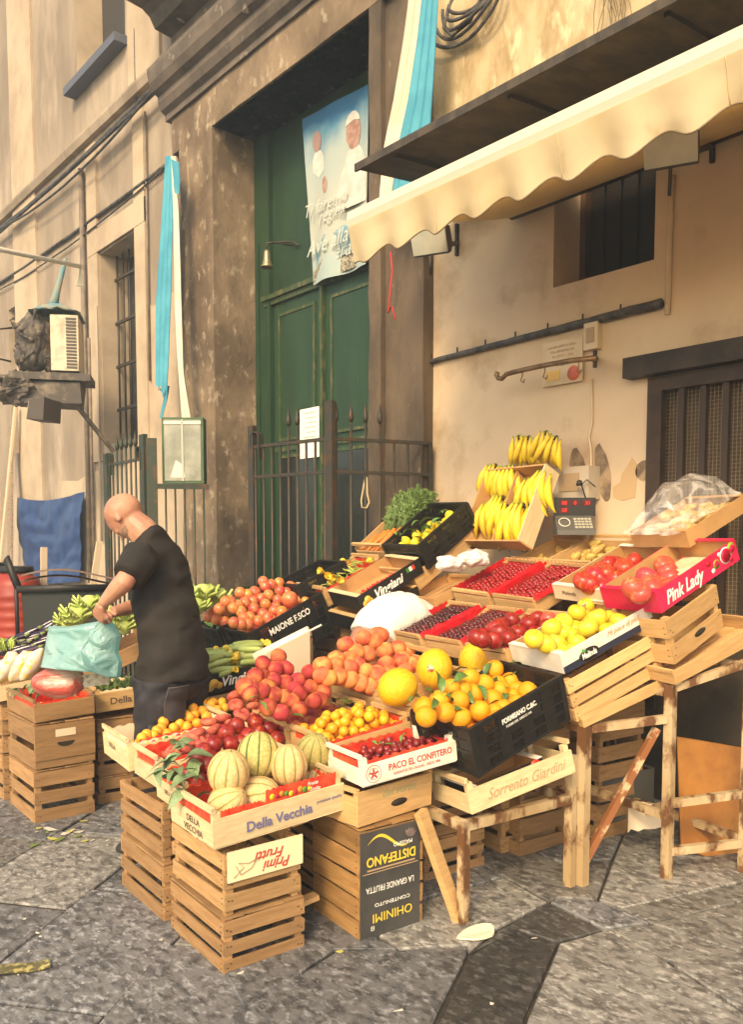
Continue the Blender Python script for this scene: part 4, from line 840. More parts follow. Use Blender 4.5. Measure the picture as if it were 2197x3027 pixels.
# --- second row
tray('fruit_tray', 'wooden tray of small yellow plums behind the dark plums', P_('apr', 2.00,2.65,.625,-.12,0,-.12), .43,.29,.085, mt=woodn, lin=redp)
tray('fruit_tray', 'wooden tray under the pyramid of red peaches', P_('rp', 2.03,2.97,.63,-.12,0,-.12), .42,.33,.08, mt=woodn)
tray('fruit_tray', 'wooden tray of big orange peaches behind the yellow melons', P_('op', 2.50,2.90,.735,-.10,.03,-.35), .42,.40,.09, mt=woodn)
tray('fruit_tray', 'wooden tray holding three smooth yellow melons', P_('ym', 2.46,2.60,.70,-.10,.0,-.30), .42,.29,.08, mt=woodn)
for nm, x, y, n, lb in (('c', 2.02,2.75,3,'second row, under the yellow plums'), ('d', 2.04,3.12,3,'second row, under the red peaches'), ('e', 2.52,2.62,3,'third row, under the yellow melons'), ('f', 2.56,2.98,3,'third row, under the orange peaches')):
    for k in range(n): slat_crate('wooden_crate', f'{("bottom", "middle", "top")[k]} crate of the hidden stack in the {lb}', pose(x,y,.205*k,-.1), .36,.31,.19, 3, wood)
sr = tray('fruit_tray', 'pale wooden tray with script lettering under the black crate of oranges', P_('sorr', 2.389,2.211,.455,-.26,-.08,-.201), .527,.30,.10, mt=woodp, post=.045)
lettering('Sorrento Giardini', .062, inkb, sr, MY(.28, .052, -.002), .45, .40)
t = carton('printed_carton', 'flattened black box with red print tucked inside the tray under the oranges', pose(2.435,2.235,.475,-.26,-.08,-.24), .36,.22,.075, blackp); 
lettering('FRAMARC', .034, inkw, t, MY(.10,.05,-.003,R(180)), 0, .14); lettering('TRANS', .034, inkr, t, MY(.235,.05,-.003,R(180)), 0, .10)
b = MB(); b.lathe([(.0005,0),(.026,0),(.026,.001),(.0005,.001)], 14, M=T(.32,-.003,.055) @ RX(R(90))); obj('red_fruit_print', b, mat('pf_r2', (.62,.04,.02), .4), t)
fm = plastic_crate('plastic_crate', 'black plastic crate of leafy oranges on the metal table', P_('form', 2.424,2.209,.605,-.083,.05,-.314), .522,.345,.205)
lettering('FORMISANO C.&C.', .030, inkw, fm, MY(.26,.165,-.0145), 0, .20, bold=.001); lettering('TORRE DEL GRECO NA', .015, inkw, fm, MY(.25,.138,-.0145), 0, .15)
# --- right rows
slat_crate('wooden_crate', 'tilted crate with three wide orange slats under the yellow apple box', P_('big', 2.99,2.155,.75,-.25,0,-.358), .53,.33,.19, 3, woodn, gap=.18, top=False)
ml = carton('apple_box', 'white and navy box of yellow apples with a small logo at its corner', P_('mel', 2.937,2.183,.962,-.214,.016,-.359), .555,.36,.092, white, band=navy)
lettering('Melinda', .038, inkw, ml, MY(.15,.030,-.006), .1, .085, bold=.001)
b = MB(); b.lathe([(.0005,0),(.058,0),(.058,.0015),(.0005,.0015)], 24, M=T(.15,-.0025,.032) @ RX(R(90)) @ Matrix.Diagonal((1,.47,1,1))); obj('logo_plate', b, blackp, ml)
b = MB(); b.add([(.11,-.005,.05),(.12,-.005,.068),(.13,-.005,.056),(.142,-.005,.066),(.135,-.005,.05)], [(0,1,2,3,4)]); obj('logo_leaf', b, mat('logo_green', (.10,.35,.05), .5), ml)
lettering('Mi piace di piu!', .034, inkb, ml, MY(.37,.066,-.003), .4, .20)
tray('fruit_tray', 'tray of dark red apples between the cherries and the yellow apples', P_('rap', 2.998,2.545,.94,-.14,-.02,-.345), .45,.30,.085, mt=woodn, post=.012)
for k, (ky, a) in enumerate({'dk2': (3.017,2.855,.940,-.15,0,-.33), 'dk1': (3.035,3.165,.94,-.14,.01,-.34)}.items()):
    tray('fruit_tray', ('tray of dark cherries in red paper next to the dark red apples', 'left tray of dark cherries in red paper beside the white-shirted back')[k], P_(ky, *a), .44,.295,.09, mt=woodn, lin=redliner, post=.012)
up_ = slat_crate('wooden_crate', 'tilted crate with an oval hand hole under the pink apple box', P_('upk', 3.41,1.94,.985,-.06,0,-.36), .41,.33,.215, 2, woodn, top=False)
b = MB(); b.lathe([(.0005,0),(.030,0),(.030,.001),(.0005,.001)], 14, M=T(.22,-.002,.06) @ RX(R(90)) @ Matrix.Diagonal((1.5,.5,1,1))); obj('hand_hole', b, MATS['hole_dark'], up_)
pk = carton('apple_box', 'bright pink box of red and yellow apples at the right end of the display', P_('pink', 3.361,1.985,1.213,-.213,0,-.432), .555,.345,.105, pink, edge=pink)
lettering('Pink Lady', .085, inkw, pk, MY(.17,.046,-.003), .4, .26, bold=.002)
for (x, z, r, m_) in ((.47,.062,.040,'w'),(.47,.062,.034,'p'),(.47,.062,.024,'r'),(.40,.05,.022,'g'),(.40,.052,.016,'p'),(.35,.075,.013,'r'),(.515,.08,.026,'g'),(.52,.075,.018,'p'),(.43,.085,.010,'w'),(.37,.03,.012,'w'),(.50,.03,.012,'r')):
    b = MB(); b.lathe([(.0005,0),(r,0),(r,.0008),(.0005,.0008)], 18, M=T(x,-.0022-.0006*((x*1000) % 7)/7-(.0012 if m_ in 'pr' else 0),z) @ RX(R(90))); obj('printed_dot', b, dict(w=inkw, p=pink, r=mat('pk_r', (.55,.01,.03), .4), g=mat('pk_g', (.20,.40,.03), .5))[m_], pk)
fj = carton('apple_box', 'white topped carton of red apples beside the pink box', P_('fuji', 3.461,2.35,1.222,-.143,.04,-.383), .55,.33,.078, cardl)
lettering('Melinda', .030, inkd, fj, MX(.22,.04,-.003), .1)
for k, (ky, a) in enumerate({'rc2': (3.464,2.755,1.138,-.14,.03,-.41), 'rc1': (3.505,3.105,1.148,-.137,.04,-.41)}.items()):
    tray('fruit_tray', ('tray of bright red cherries in red paper behind the carton of red apples', 'left tray of bright red cherries in red paper, farther from the apples')[k], P_(ky, *a), .44,.325,.09, mt=woodn, lin=redliner, post=.012)
for k, (ky, a) in enumerate({'kw2': (3.95,2.745,1.318,-.126,.014,-.40), 'kw1': (3.97,3.10,1.325,-.13,.03,-.36)}.items()):
    tray('fruit_tray', ('tray of brown pears below the scale', 'half empty wooden tray left of the brown pears')[k], P_(ky, *a), .38,.325 if k == 0 else .27,.085, mt=woodn, post=.02)
st_ = carton('fruit_carton', 'black printed carton of tiny red tomatoes with a brand script on its side', P_('straw', 2.87,3.47,1.148,-.14,.05,-.475), .45,.32,.09, blackp, card, edge=woodp, band=None)
lettering('Vingiani', .07, inkw, st_, MY(.20,.043,-.003), .35, .20, bold=.0015); 
for (x, z, r) in ((.055,.045,.022),(.035,.03,.018),(.07,.03,.017)):
    b = MB(); b.lathe([(.0005,0),(r,0),(r,.0008),(.0005,.0008)], 14, M=T(x,-.0025-.0007*r*40,z) @ RX(R(90))); obj('printed_fruit', b, mat('pf_o2', (.78,.36,.05), .5, (.80,.52,.10), 50), st_)
for k, c_ in enumerate(((.05,.22,.03),(.8,.78,.7),(.6,.04,.02))):
    b = MB(); b.box((.345+.02*k,-.0025,.05),(.364+.02*k,-.001,.075)); obj('flag_print', b, mat(f'flag{k}', c_, .5), st_)
carton('fruit_carton', 'older black carton under the tiny red tomatoes', FARM @ pose(2.865,3.465,1.03,-.14,.05,-.40), .42,.33,.09, blackp, edge=woodn)
tray('fruit_tray', 'wooden tray of green beans and yellow blossoms with red paper', P_('beans', 2.90,3.815,1.15,-.128,.03,-.42), .43,.31,.09, mt=woodn, lin=redp)
lm = plastic_crate('plastic_crate', 'black plastic crate of lemons up against the wall side', P_('lemon', 3.301,3.40,1.376,-.062,.017,-.599), .43,.31,.15, 0)
tray('fruit_tray', 'wooden crate of carrots with feathery tops', P_('carrot', 3.325,3.745,1.395,-.12,.02,-.66), .45,.33,.10, mt=woodn)
tray('wooden_crate', 'crate carrying the lemons and tiny tomatoes row', FARM @ pose(3.25,3.42,1.25,-.1,.02,-.58), .50,.31,.10, mt=woodn, group='stacked wooden crates')
mn = plastic_crate('plastic_crate', 'black plastic crate heaped with pinkish tomatoes', P_('maione', 2.669,4.134,.75,-.069,.015,-.417), .53,.35,.26)
lettering('MAIONE F.SCO', .055, inkw, mn, MY(.27,.205,-.0145), 0, .30, bold=.0012)
plastic_crate('plastic_crate', 'black plastic crate of dark greens left of the tomatoes', P_('greens', 2.69,4.53,.75,-.069,.015,-.417), .53,.33,.24)
zc_ = carton('fruit_carton', 'black printed carton of zucchini with yellow flowers behind the man', P_('zucc', 2.135,3.97,.70,-.28,.05,-.16), .50,.42,.10, blackp, card)
lettering('Vingiani', .075, inkw, zc_, MY(.24,.048,-.003), .35, .21, bold=.0018)
for (x, z, r) in ((.10,.05,.026),(.075,.032,.022),(.125,.035,.020)):
    b = MB(); b.lathe([(.0005,0),(r,0),(r,.0008),(.0005,.0008)], 14, M=T(x,-.0025-.0007*r*40,z) @ RX(R(90))); obj('printed_fruit', b, MATS['pf_o2'], zc_)
carton('fruit_carton', 'plain cardboard box under the zucchini carton', pose(2.14,3.975,.585,-.28,.05,-.12), .48,.42,.10, card)
# hidden supports
for x, y, n, lb in ((2.16,4.02,3,'the zucchini carton'), (2.72,4.16,3,'the tomato crate'), (3.18,3.80,5,'the tiny tomatoes'), (3.24,4.17,5,'the green beans'), (3.06,2.86,4,'the right dark cherries'), (3.08,3.18,4,'the left dark cherries'), (3.08,2.54,4,'the dark red apples'),
        (3.55,2.42,5,'the carton of red apples'), (3.58,2.80,5,'the right bright cherries'), (3.60,3.15,5,'the left bright cherries'), (3.97,2.70,6,'the brown pears'), (3.98,3.10,6,'the banana rack'), (3.66,3.74,6,'the lemons'), (3.72,4.10,6,'the carrots'), (2.74,4.56,3,'the dark greens')):
    base = slat_crate('wooden_crate', f'bottom crate stacked under {lb}', pose(x,y,0,-.1), .34,.30,.19, 2, wood, top=False, group=f'support stack under {lb}')
    for k in range(1, n):
        c = copy_tree(base); c.location.z = .205*k; c['label'] = f'{("second","third","fourth","fifth","sixth")[k-1]} crate from the ground stacked under {lb}'; c.rotation_euler = (0,0,-.1+rnd(-.03,.03))
# --- metal tables
def post(b, x, y, z0, z1, r=.022):
    r *= .85; b.box((x-r,y-r,z0),(x+r,y+r,z1), j=.002)
tb = thing('metal_table', 'low rusty metal table carrying the crate of oranges', 'table', (2.365,2.223,0)); TM = T(-2.365,-2.223,0)
zz = .43
for x, y, zt_ in ((2.368,2.235,zz),(2.985,2.178,.60),(2.44,2.95,zz),(3.03,2.86,zz)):
    b = MB(); post(b, x, y, 0, zt_); obj('leg', b, metal, tb, TM)
for p, q in (((2.39,2.235,zz-.02),(2.962,2.178,zz-.02)),((2.37,2.258,zz-.02),(2.44,2.93,zz-.02)),((2.985,2.2,zz-.02),(3.03,2.84,zz-.02)),((2.46,2.95,zz-.02),(3.01,2.86,zz-.02))):
    b = MB(); b.bar(p, q, .035,.04); obj('rail', b, metal, tb, TM)
tb = thing('metal_table', 'tall rusty metal table with a diagonal brace under the apple boxes', 'table', (3.03,2.15,0)); TM = T(-3.03,-2.15,0)
for x, y, zt_, r in ((3.035,2.150,.735,.026),(3.387,1.945,.90,.024),(3.16,2.95,.735,.022),(3.52,2.75,.9,.022),(3.72,1.75,1.0,.024),(3.85,2.55,1.0,.022)):
    b = MB(); post(b, x, y, 0, zt_, r); obj('leg', b, metal, tb, TM)
for p, q in (((3.06,2.135,.715),(3.365,1.955,.745)),((3.40,1.935,.885),(3.70,1.76,.985)),((3.40,1.935,.36),(3.70,1.76,.385)),((3.40,1.935,.14),(3.70,1.76,.155)),((3.39,1.97,.30),(3.52,2.73,.30)),((3.39,1.97,.86),(3.52,2.73,.86)),((3.72,1.775,.17),(3.85,2.53,.17)),((3.04,2.18,.715),(3.16,2.93,.715)),((3.18,2.95,.715),(3.50,2.75,.745)),((3.72,1.775,.97),(3.85,2.53,.97)),((3.40,1.97,.34),(3.72,2.35,.12))):
    b = MB(); b.bar(p, q, .03,.036); obj('rail', b, metal, tb, TM)
b = MB(); b.bar((3.06,2.16,.10),(3.345,1.985,.70),.03,.03); obj('brace', b, mat('rust', (.25,.09,.03), .7, (.55,.38,.22), 14, .5, .6), tb, TM)
b = MB()
for k in range(2): b.box((3.03,2.16+.16*k,.738),(3.38,2.17+.1+.16*k,.752), j=.001)
tray('wooden_crate', 'flat wooden tray lying tilted under the hand-hole crate on the tall table', pose(3.35,1.90,.905,-.27,0,-.33), .62,.34,.07, mt=woodn, post=.0, group='stacked wooden crates')
tray('wooden_crate', 'flat wooden tray lying under the crate with wide orange slats', pose(3.005,2.13,.725,-.31,0,-.30), .50,.34,.055, mt=woodn, post=.0, group='stacked wooden crates')
# under the tables
for k, (z, h) in enumerate(((0,.19),(.205,.17),(.39,.15))): slat_crate('wooden_crate', ('bottom', 'middle', 'top')[k]+' crate of the pale stack standing behind the table legs', pose(3.04,2.62,z+.012,-.15), .36,.28,h, 2, woodx, posts_below=.012)
c0, c1 = dep(2003,2178,4.15), dep(2192,2210,4.2); d0, d1 = dep(2015,2510,4.0), dep(2192,2560,4.05)
b = MB(); ctr = (c0+c1+d0+d1)/4; n_ = Vector((.012,.012,0)); vs = [p-ctr for p in (c0,c1,d1,d0)]; b.add(vs+[p+n_ for p in vs], [(0,1,2,3),(7,6,5,4)]+[(i,(i+1)%4,4+(i+1)%4,4+i) for i in range(4)])
o = obj('orange_board', b, mat('board_orange', (.38,.16,.03), .5, (.26,.10,.02), 5), None, T(ctr)); tag(o, 'orange brown board leaning under the tall table at the right edge', 'board')
c = onz(1900,2500,0); o = carton('storage_box', 'dark grey plastic box on the ground under the tall table', pose(3.62,2.45,.0,-.3), .34,.28,.33, mat('grey_tub', (.09,.085,.075), .6), MATS['grey_tub'], edge=MATS['grey_tub'], group=None)
b = MB(); b.grid(lambda u, v: (.26*u, .02*math.sin(u*6), .15*v*(1-.3*u)+.02*noise.noise(Vector((u*5,v*5,0)))), 10, 6, th=(0,.003,0)); o = obj('torn_paper', b, mat('torn_white', (.72,.60,.44), .7), None, pose(*dep(1858,2462,3.95), -.3), fix=False); tag(o, 'torn piece of white paper hanging in front of the grey box', 'paper')
b = MB(); wallx(b, XW-.02, -3, 4.45, 0, .95, [], 0); o = obj('grimy_shade_patch', b, mat('grime_and_shade', (.075,.05,.028), .9, (.035,.026,.017), 3, bump=.4), br, T(-XW,-2.5,0), fix=False)  # dark lower wall: grime and under-table shade both put into the colour
# strut against the table leg, paper scrap on the ground
b = MB(); b.bar((2.235,2.345,.47),(2.37,2.262,.02),.03,.055, upv=(1,.2,0)); o = obj('wooden_strut', b, woodn, None); tag(o, 'long pale wooden strut leaning between the panelled crate and the table leg', 'plank')
p = onz(1412,2768,.012); b = MB(); b.add([tuple(Vector((math.cos(a)*.085*(1+.12*math.sin(3*a)), math.sin(a)*.05, .004+.004*math.sin(2*a)))) for a in [2*math.pi*i/16 for i in range(16)]], [tuple(range(16))]); b.add([(v[0],v[1],v[2]+.008) for v in b.v[:16]], [tuple(range(16))]); b.add([], [])
for i in range(16): b.f.append((i,(i+1)%16,16+(i+1)%16,16+i)); b.m.append(0); b.sm.append(False)
o = obj('paper_scrap', b, mat('scrap_white', (.80,.72,.52), .6), None, pose(p.x,p.y,.018,-.1)); tag(o, 'oval white paper scrap lying on the paving near the table leg', 'litter')
# --- left group
LG = dict(group='stacked wooden crates')
slat_crate('wooden_crate', 'bottom crate of the left street stack, three slats with a scooped lower slat', P_('l1', 1.455,4.528,0,-.02), .325,.46,.285, 3, wood)
l2 = slat_crate('wooden_crate', 'middle crate of the left street stack, with hand hole and paper patch', P_('l2', 1.46,4.52,.305,-.0), .328,.45,.235, 2, wood, posts_below=.006)
b = MB(); b.box((.0,-.006,.045),(.328,-.0012,.236)); f_ = obj('front_panel', b, wood, l2)
b = MB(); b.box((.11,-.0085,.165),(.22,-.0065,.205)); obj('paper_patch', b, mat('patch_w', (.70,.58,.40), .7), f_)
b = MB(); b.add([(.165+.048*math.cos(a), -.0075, .135+.028*math.sin(a)) for a in [math.pi+math.pi*i/12 for i in range(13)]], [tuple(range(13))]); obj('hand_hole', b, MATS['hole_dark'], f_, fix=False)
tray('fruit_tray', 'brown wooden tray of radishes and herbs on top of the left street stack', P_('herb', 1.462,4.515,.56,.01,.02,-.03), .33,.45,.095, mt=wood, lin=redp, post=.03)
for k in range(2): slat_crate('wooden_crate', ('bottom','upper')[k]+' crate of the stack cut by the left edge', pose(1.45,5.06,.29*k,-.02), .33,.45,.27, 3, wood)
for k in range(3): slat_crate('wooden_crate', ('bottom','middle','top')[k]+' crate of the stack beside the man, right of the left street stack', pose(1.85,4.63,.17*k,-.12), .34,.34,.155, 2, wood)
d2 = tray('fruit_tray', 'wooden tray printed Della Vecchia of greens at the man\'s legs', P_('dv2', 1.838,4.62,.545,-.13,0,-.05), .44,.36,.11, mt=woodn, lin=liner)
lettering('Della Vecchia', .055, inkd, d2, MY(.25,.055,-.002), 0, .33, bold=.001)
# ================================================================ PRODUCE
def fmesh(name, mb, mats):
    me = mb.mesh(name, mats if isinstance(mats, (list, tuple)) else [mats]); fixn(me); return me
def round_fruit(n, m, sx, sz, dimple=.1, crease=0, top_w=0):
    prof = []
    for i in range(m+1):
        t = math.pi*i/m; r = max(math.sin(t), .004); z = -math.cos(t)
        z2 = z*sz; 
        if z > 0: z2 -= dimple*math.exp(-(r/.32)**2)
        else: z2 += dimple*.6*math.exp(-(r/.28)**2)
        prof.append((r*sx*(1+top_w*z), z2))
    return MB().lathe(prof, n, fn=(lambda a, t: 1-crease*math.exp(-(min(a, 2*math.pi-a)/.22)**2)) if crease else None)
def add_stem(mb, z, r=.03, ln=.25, m=1): mb.tube([(0,0,z-.05),(.02,0,z+ln*.5),(.07,.02,z+ln)], r, 5, m); return mb
peach_m = mat('peach_skin', (.80,.32,.10), .7, (.62,.09,.05), .7, .30, .72, detail=1, rand=.12, huev=.014, col3=(.48,.05,.035), scale3=.9, lo3=.50, hi3=.85, spec=.25, sss=.05)
peachr_m = mat('peach_red_skin', (.46,.07,.05), .72, (.27,.025,.025), .8, .30, .75, detail=1, rand=.18, huev=.012, col3=(.74,.26,.07), scale3=.7, lo3=.48, hi3=.85, spec=.25)
nect_m = mat('nectarine_skin', (.20,.012,.014), .34, (.38,.04,.02), 1.2, .45, .65, rand=.15, col3=(.62,.22,.04), scale3=1.2, lo3=.62, hi3=.74, spec=.45)
flat_m = mat('flat_peach_skin', (.56,.15,.09), .72, (.40,.06,.05), 1.3, .4, .6, rand=.1, huev=.008, spec=.25)
loq_m = mat('loquat_skin', (.84,.40,.05), .42, (.80,.34,.03), 1.5, .4, .65, rand=.06, huev=.008, spec=.35)
yplum_m = mat('yellow_plum_skin', (.80,.39,.025), .38, (.75,.32,.02), 1.2, .4, .65, rand=.08, huev=.012, spec=.4)
plum_m = mat('plum_skin', (.16,.010,.018), .30, (.33,.03,.02), 1.3, .42, .62, rand=.3, spec=.5)
ora_m = mat('orange_skin', (.82,.30,.012), .45, (.84,.38,.02), 1.2, .4, .65, rand=.05, bump=.25, bscale=26, spec=.4, bdist=.02)
ymel_m = mat('yellow_melon_skin', (.84,.43,.015), .45, (.86,.52,.04), 2.4, .45, .65, stretch=(3,3,.6), rand=.03, bump=.3, bscale=5, bdist=.03)
yap_m = mat('yellow_apple_skin', (.76,.55,.035), .36, (.66,.54,.06), 1.4, .4, .65, rand=.05, huev=.008, spec=.45)
rap_m = mat('red_apple_skin', (.24,.012,.012), .30, (.34,.03,.018), 1.5, .4, .65, rand=.15, spec=.45)
fap_m = mat('striped_apple_skin', (.45,.025,.022), .30, (.62,.20,.05), 1.3, .54, .72, stretch=(3,3,.8), rand=.12, huev=.01, spec=.45)
pap_m = mat('pink_apple_skin', (.60,.075,.055), .30, (.75,.32,.10), 1.2, .54, .72, rand=.08, huev=.012, spec=.45)
lem_m = mat('lemon_skin', (.82,.62,.03), .4, (.75,.60,.05), 1.5, rand=.05, bump=.2, bscale=20, bdist=.02)
tom_m = mat('tomato_skin', (.62,.13,.06), .28, (.66,.28,.08), .9, .42, .62, rand=.12, huev=.018, col3=(.34,.28,.04), scale3=.8, lo3=.60, hi3=.72, spec=.5)
cher_d = mat('cherry_dark', (.075,.008,.012), .20, (.15,.012,.015), 1, rand=.35, spec=.6)
cher_r = mat('cherry_red', (.42,.008,.015), .18, (.30,.006,.012), 1, rand=.25, spec=.6)
pear_m = mat('pear_skin', (.45,.27,.07), .5, (.58,.42,.10), 2, .45, .65, rand=.12, huev=.01)
ctom_m = mat('tiny_tomato', (.62,.02,.015), .22, rand=.15, spec=.5)
ME = {}
ME['peach'] = fmesh('peach', round_fruit(20, 14, 1, .94, .20, .10), peach_m)
ME['peachr'] = fmesh('red_peach', round_fruit(20, 14, 1, .95, .20, .10), peachr_m)
ME['nect'] = fmesh('nectarine', round_fruit(20, 14, 1, .97, .15, .06), nect_m)
ME['flat'] = fmesh('flat_peach', round_fruit(20, 14, 1, .55, .30, .05), flat_m)
ME['loq'] = fmesh('loquat', round_fruit(14, 10, .95, 1.05, .05), loq_m)
ME['yplum'] = fmesh('yellow_plum', round_fruit(14, 10, 1, 1, .08, .04), yplum_m)
ME['plum'] = fmesh('plum', round_fruit(12, 10, .88, 1.1, .04, .04), plum_m)
ME['orange'] = fmesh('orange', add_stem(round_fruit(18, 12, 1, .95, .05), .92, .05, .04), [ora_m, stem])
ME['ymel'] = fmesh('yellow_melon', ellip(28, 18, 1, 1, 1.12, lambda a, t: 1+.008*math.sin(a*11)), ymel_m)
ap = lambda: add_stem(round_fruit(18, 14, 1, .90, .22, 0, .07), .62, .035, .28)
for k_, m_ in (('yap', yap_m), ('rap', rap_m), ('fap', fap_m), ('pap', pap_m)): ME[k_] = fmesh('apple', ap(), [m_, stem])
ME['lemon'] = fmesh('lemon', MB().lathe([(.01,-1.25),(.12,-1.2),(.22,-1.08),(.55,-.85),(.82,-.5),(.92,0),(.82,.5),(.55,.85),(.22,1.08),(.14,1.2),(.01,1.28)], 14), lem_m)
ME['tomato'] = fmesh('tomato', round_fruit(16, 12, 1, 1.04, .06, 0, -.03), tom_m)
ch = round_fruit(10, 8, 1, .95, .16)
chs = round_fruit(10, 8, 1, .95, .16); chs.tube([(0,0,.7),(.12,0,1.2),(.4,.1,1.7)], .07, 4, 1)
cst = mat('cherry_stem', (.10,.06,.02), .6); ME['cherd'] = fmesh('cherry', chs, [cher_d, cst]); ME['cherr'] = fmesh('cherry', chs, [cher_r, cst])
ME['pear'] = fmesh('pear', add_stem(MB().lathe([(.01,-1),(.5,-.97),(.85,-.7),(.98,-.3),(.9,.1),(.66,.55),(.45,.95),(.38,1.2),(.2,1.34),(.01,1.32)], 16), 1.3, .05, .3), [pear_m, stem])
ME['ctom'] = fmesh('tiny_tomato', round_fruit(8, 6, 1, 1, .05), ctom_m)
# ribbed melons, three skins
def melon_mat(name, c1, c2, cg):
    m = mat(name, c1, .6, c2, 6, .4, .62, rand=.03, bump=.35, bscale=30, bdist=.02, detail=8); t = m.node_tree; N = t.nodes; b = N['Principled BSDF']; src = b.inputs['Base Color'].links[0].from_socket
    tc = N.new('ShaderNodeTexCoord'); gr_ = N.new('ShaderNodeTexGradient'); gr_.gradient_type = 'RADIAL'; t.links.new(tc.outputs['Object'], gr_.inputs[0])
    mu = N.new('ShaderNodeMath'); mu.operation = 'MULTIPLY'; mu.inputs[1].default_value = 10; t.links.new(gr_.outputs[0], mu.inputs[0])
    nz = N.new('ShaderNodeTexNoise'); nz.inputs['Scale'].default_value = 4; t.links.new(tc.outputs['Object'], nz.inputs[0])
    a2_ = N.new('ShaderNodeMath'); a2_.operation = 'MULTIPLY_ADD'; a2_.inputs[1].default_value = .12; t.links.new(nz.outputs[0], a2_.inputs[0]); t.links.new(mu.outputs[0], a2_.inputs[2])
    pg = N.new('ShaderNodeMath'); pg.operation = 'PINGPONG'; pg.inputs[1].default_value = .5; t.links.new(a2_.outputs[0], pg.inputs[0])
    mr = N.new('ShaderNodeMapRange'); mr.inputs[1].default_value = .03; mr.inputs[2].default_value = .12; mr.inputs[3].default_value = 1.0; mr.inputs[4].default_value = 0; t.links.new(pg.outputs[0], mr.inputs[0])
    mx = N.new('ShaderNodeMix'); mx.data_type = 'RGBA'; t.links.new(mr.outputs[0], mx.inputs[0]); t.links.new(src, mx.inputs[6]); mx.inputs[7].default_value = (*cg, 1); t.links.new(mx.outputs[2], b.inputs['Base Color'])
    return m
mel_t = melon_mat('melon_tan', (.68,.42,.16), (.76,.54,.27), (.27,.24,.06)); mel_g = melon_mat('melon_green', (.45,.36,.10), (.66,.52,.20), (.06,.12,.025)); mel_o = melon_mat('melon_olive', (.38,.32,.09), (.48,.40,.14), (.16,.17,.05))
def melon_mb(rz=1.0):
    mb = ellip(60, 22, 1, 1, rz, lambda a, t: 1-.05*(abs(math.cos(a*5))**6)*math.sin(math.pi*t)); add_stem(mb, rz-.02, .05, .05); return mb
for k_, m_ in (('melt', mel_t), ('melg', mel_g), ('melo', mel_o)): ME[k_] = fmesh('melon', melon_mb(1.14), [m_, stem])
GROW = dict(melt=1.12, melg=1.12, melo=1.12, nect=1.1, flat=1.08, peachr=1.06, peach=1.06, yap=1.12, rap=1.12, fap=1.18, pap=1.12, orange=1.08, loq=1.08, tomato=1.06)
def put(kind, p, r, name, label, cat, group=None, rot=None, sc=1):
    o = bpy.data.objects.new(name, ME[kind]); COL.objects.link(o)
    q = rot if rot else (rnd(-.7,.7), rnd(-.7,.7), rnd(0,6.28))
    r *= GROW.get(kind, 1.0); o.location = p; o.rotation_euler = q; o.scale = (r,)*3; return tag(o, label, cat, group)
def pack(n, L, W, r, seed, z0=.012, heap=0, c=(.5,.5), m=.012, cap=None, jit=.08, tries=500):
    rg = random.Random(seed); out = []
    for i in range(n):
        best = None; ri = r*(1+rg.uniform(-jit, jit))
        for t in range(tries//8):
            x = rg.uniform(m+ri, L-m-ri); y = rg.uniform(m+ri, W-m-ri); z = z0+ri
            for (a, b_, c_, rr) in out:
                d2 = (x-a)**2+(y-b_)**2; s = (ri+rr)*.985
                if d2 < s*s: z = max(z, c_+math.sqrt(s*s-d2))
            cost = z + heap*(((x/L-c[0])*L)**2+((y/W-c[1])*W)**2)
            if best is None or cost < best[0]: best = (cost, x, y, z)
        out.append((best[1], best[2], best[3], ri))
    return out
def fill(kind, ps, n, L, W, r, seed, name, label, cat, group, **k):
    for (x, y, z, ri) in pack(n, L, W, r, seed, **k): put(kind, ps @ Vector((x, y, z)), ri, name, label, cat, group)
def cv(s, ox, oy, pts): return [(ox+u/s, oy+v/s) for u, v in pts]
def place(kind, pts, y0, y1, r, name, label, cat, group, special=None, rot=None):     # y0 at the lowest fruit in view, y1 at the highest
    vs = [v for u, v in pts]; lo, hi = max(vs), min(vs)
    for i, (u, v) in enumerate(pts):
        y = y0+(y1-y0)*(lo-v)/(lo-hi+1e-6); p = ony(u, v, y); lb = (special or {}).get(i, label)
        put(kind, p, r*rnd(.95,1.05), name, lb, cat, group, rot)
# melons in the nearest tray
C4 = lambda pts: cv(2.0575, 300, 2100, pts); C2 = lambda pts: cv(2.3514, 500, 1600, pts); C3 = lambda pts: cv(2.0575, 1100, 1700, pts)
MT = 'ribbed melons in the front tray'
for (u, v), y, r, kd, rot, lb in (((772,378),2.60,.0675,'melt',(.25,-.15,.3),'round tan ribbed melon at the left of the front melon tray'), ((952,275),2.70,.073,'melg',(.1,.45,1.1),'large striped melon with dark green grooves in the melon tray'),
    ((1140,335),2.60,.064,'melt',(.1,.1,2.0),'oval tan ribbed melon in the middle of the front melon tray'), ((1293,255),2.70,.066,'melo',(.2,-.35,.7),'dull olive green melon at the right end of the melon tray'),
    ((765,560),2.575,.060,'melt',(.9,.4,.2),'pale ribbed melon low behind the front board, below the round tan one'), ((950,530),2.585,.070,'melt',(1.1,.9,.2),'orange tan ribbed melon behind the printed red strip'), ((1330,440),2.66,.060,'melt',(1.1,.2,2),'tan ribbed melon lying at the right corner of the melon tray'),
    ((960,440),2.72,.062,'melg',(1.2,.3,1),'shaded green ribbed melon buried under the striped one'), ((1180,460),2.74,.062,'melt',(.4,1.2,1),'tan melon buried behind the printed strip, under the others')):
    (uu, vv), = C4([(u, v)]); put(kd, ony(uu, vv, y), r, 'melon', lb, 'melon', MT, rot)
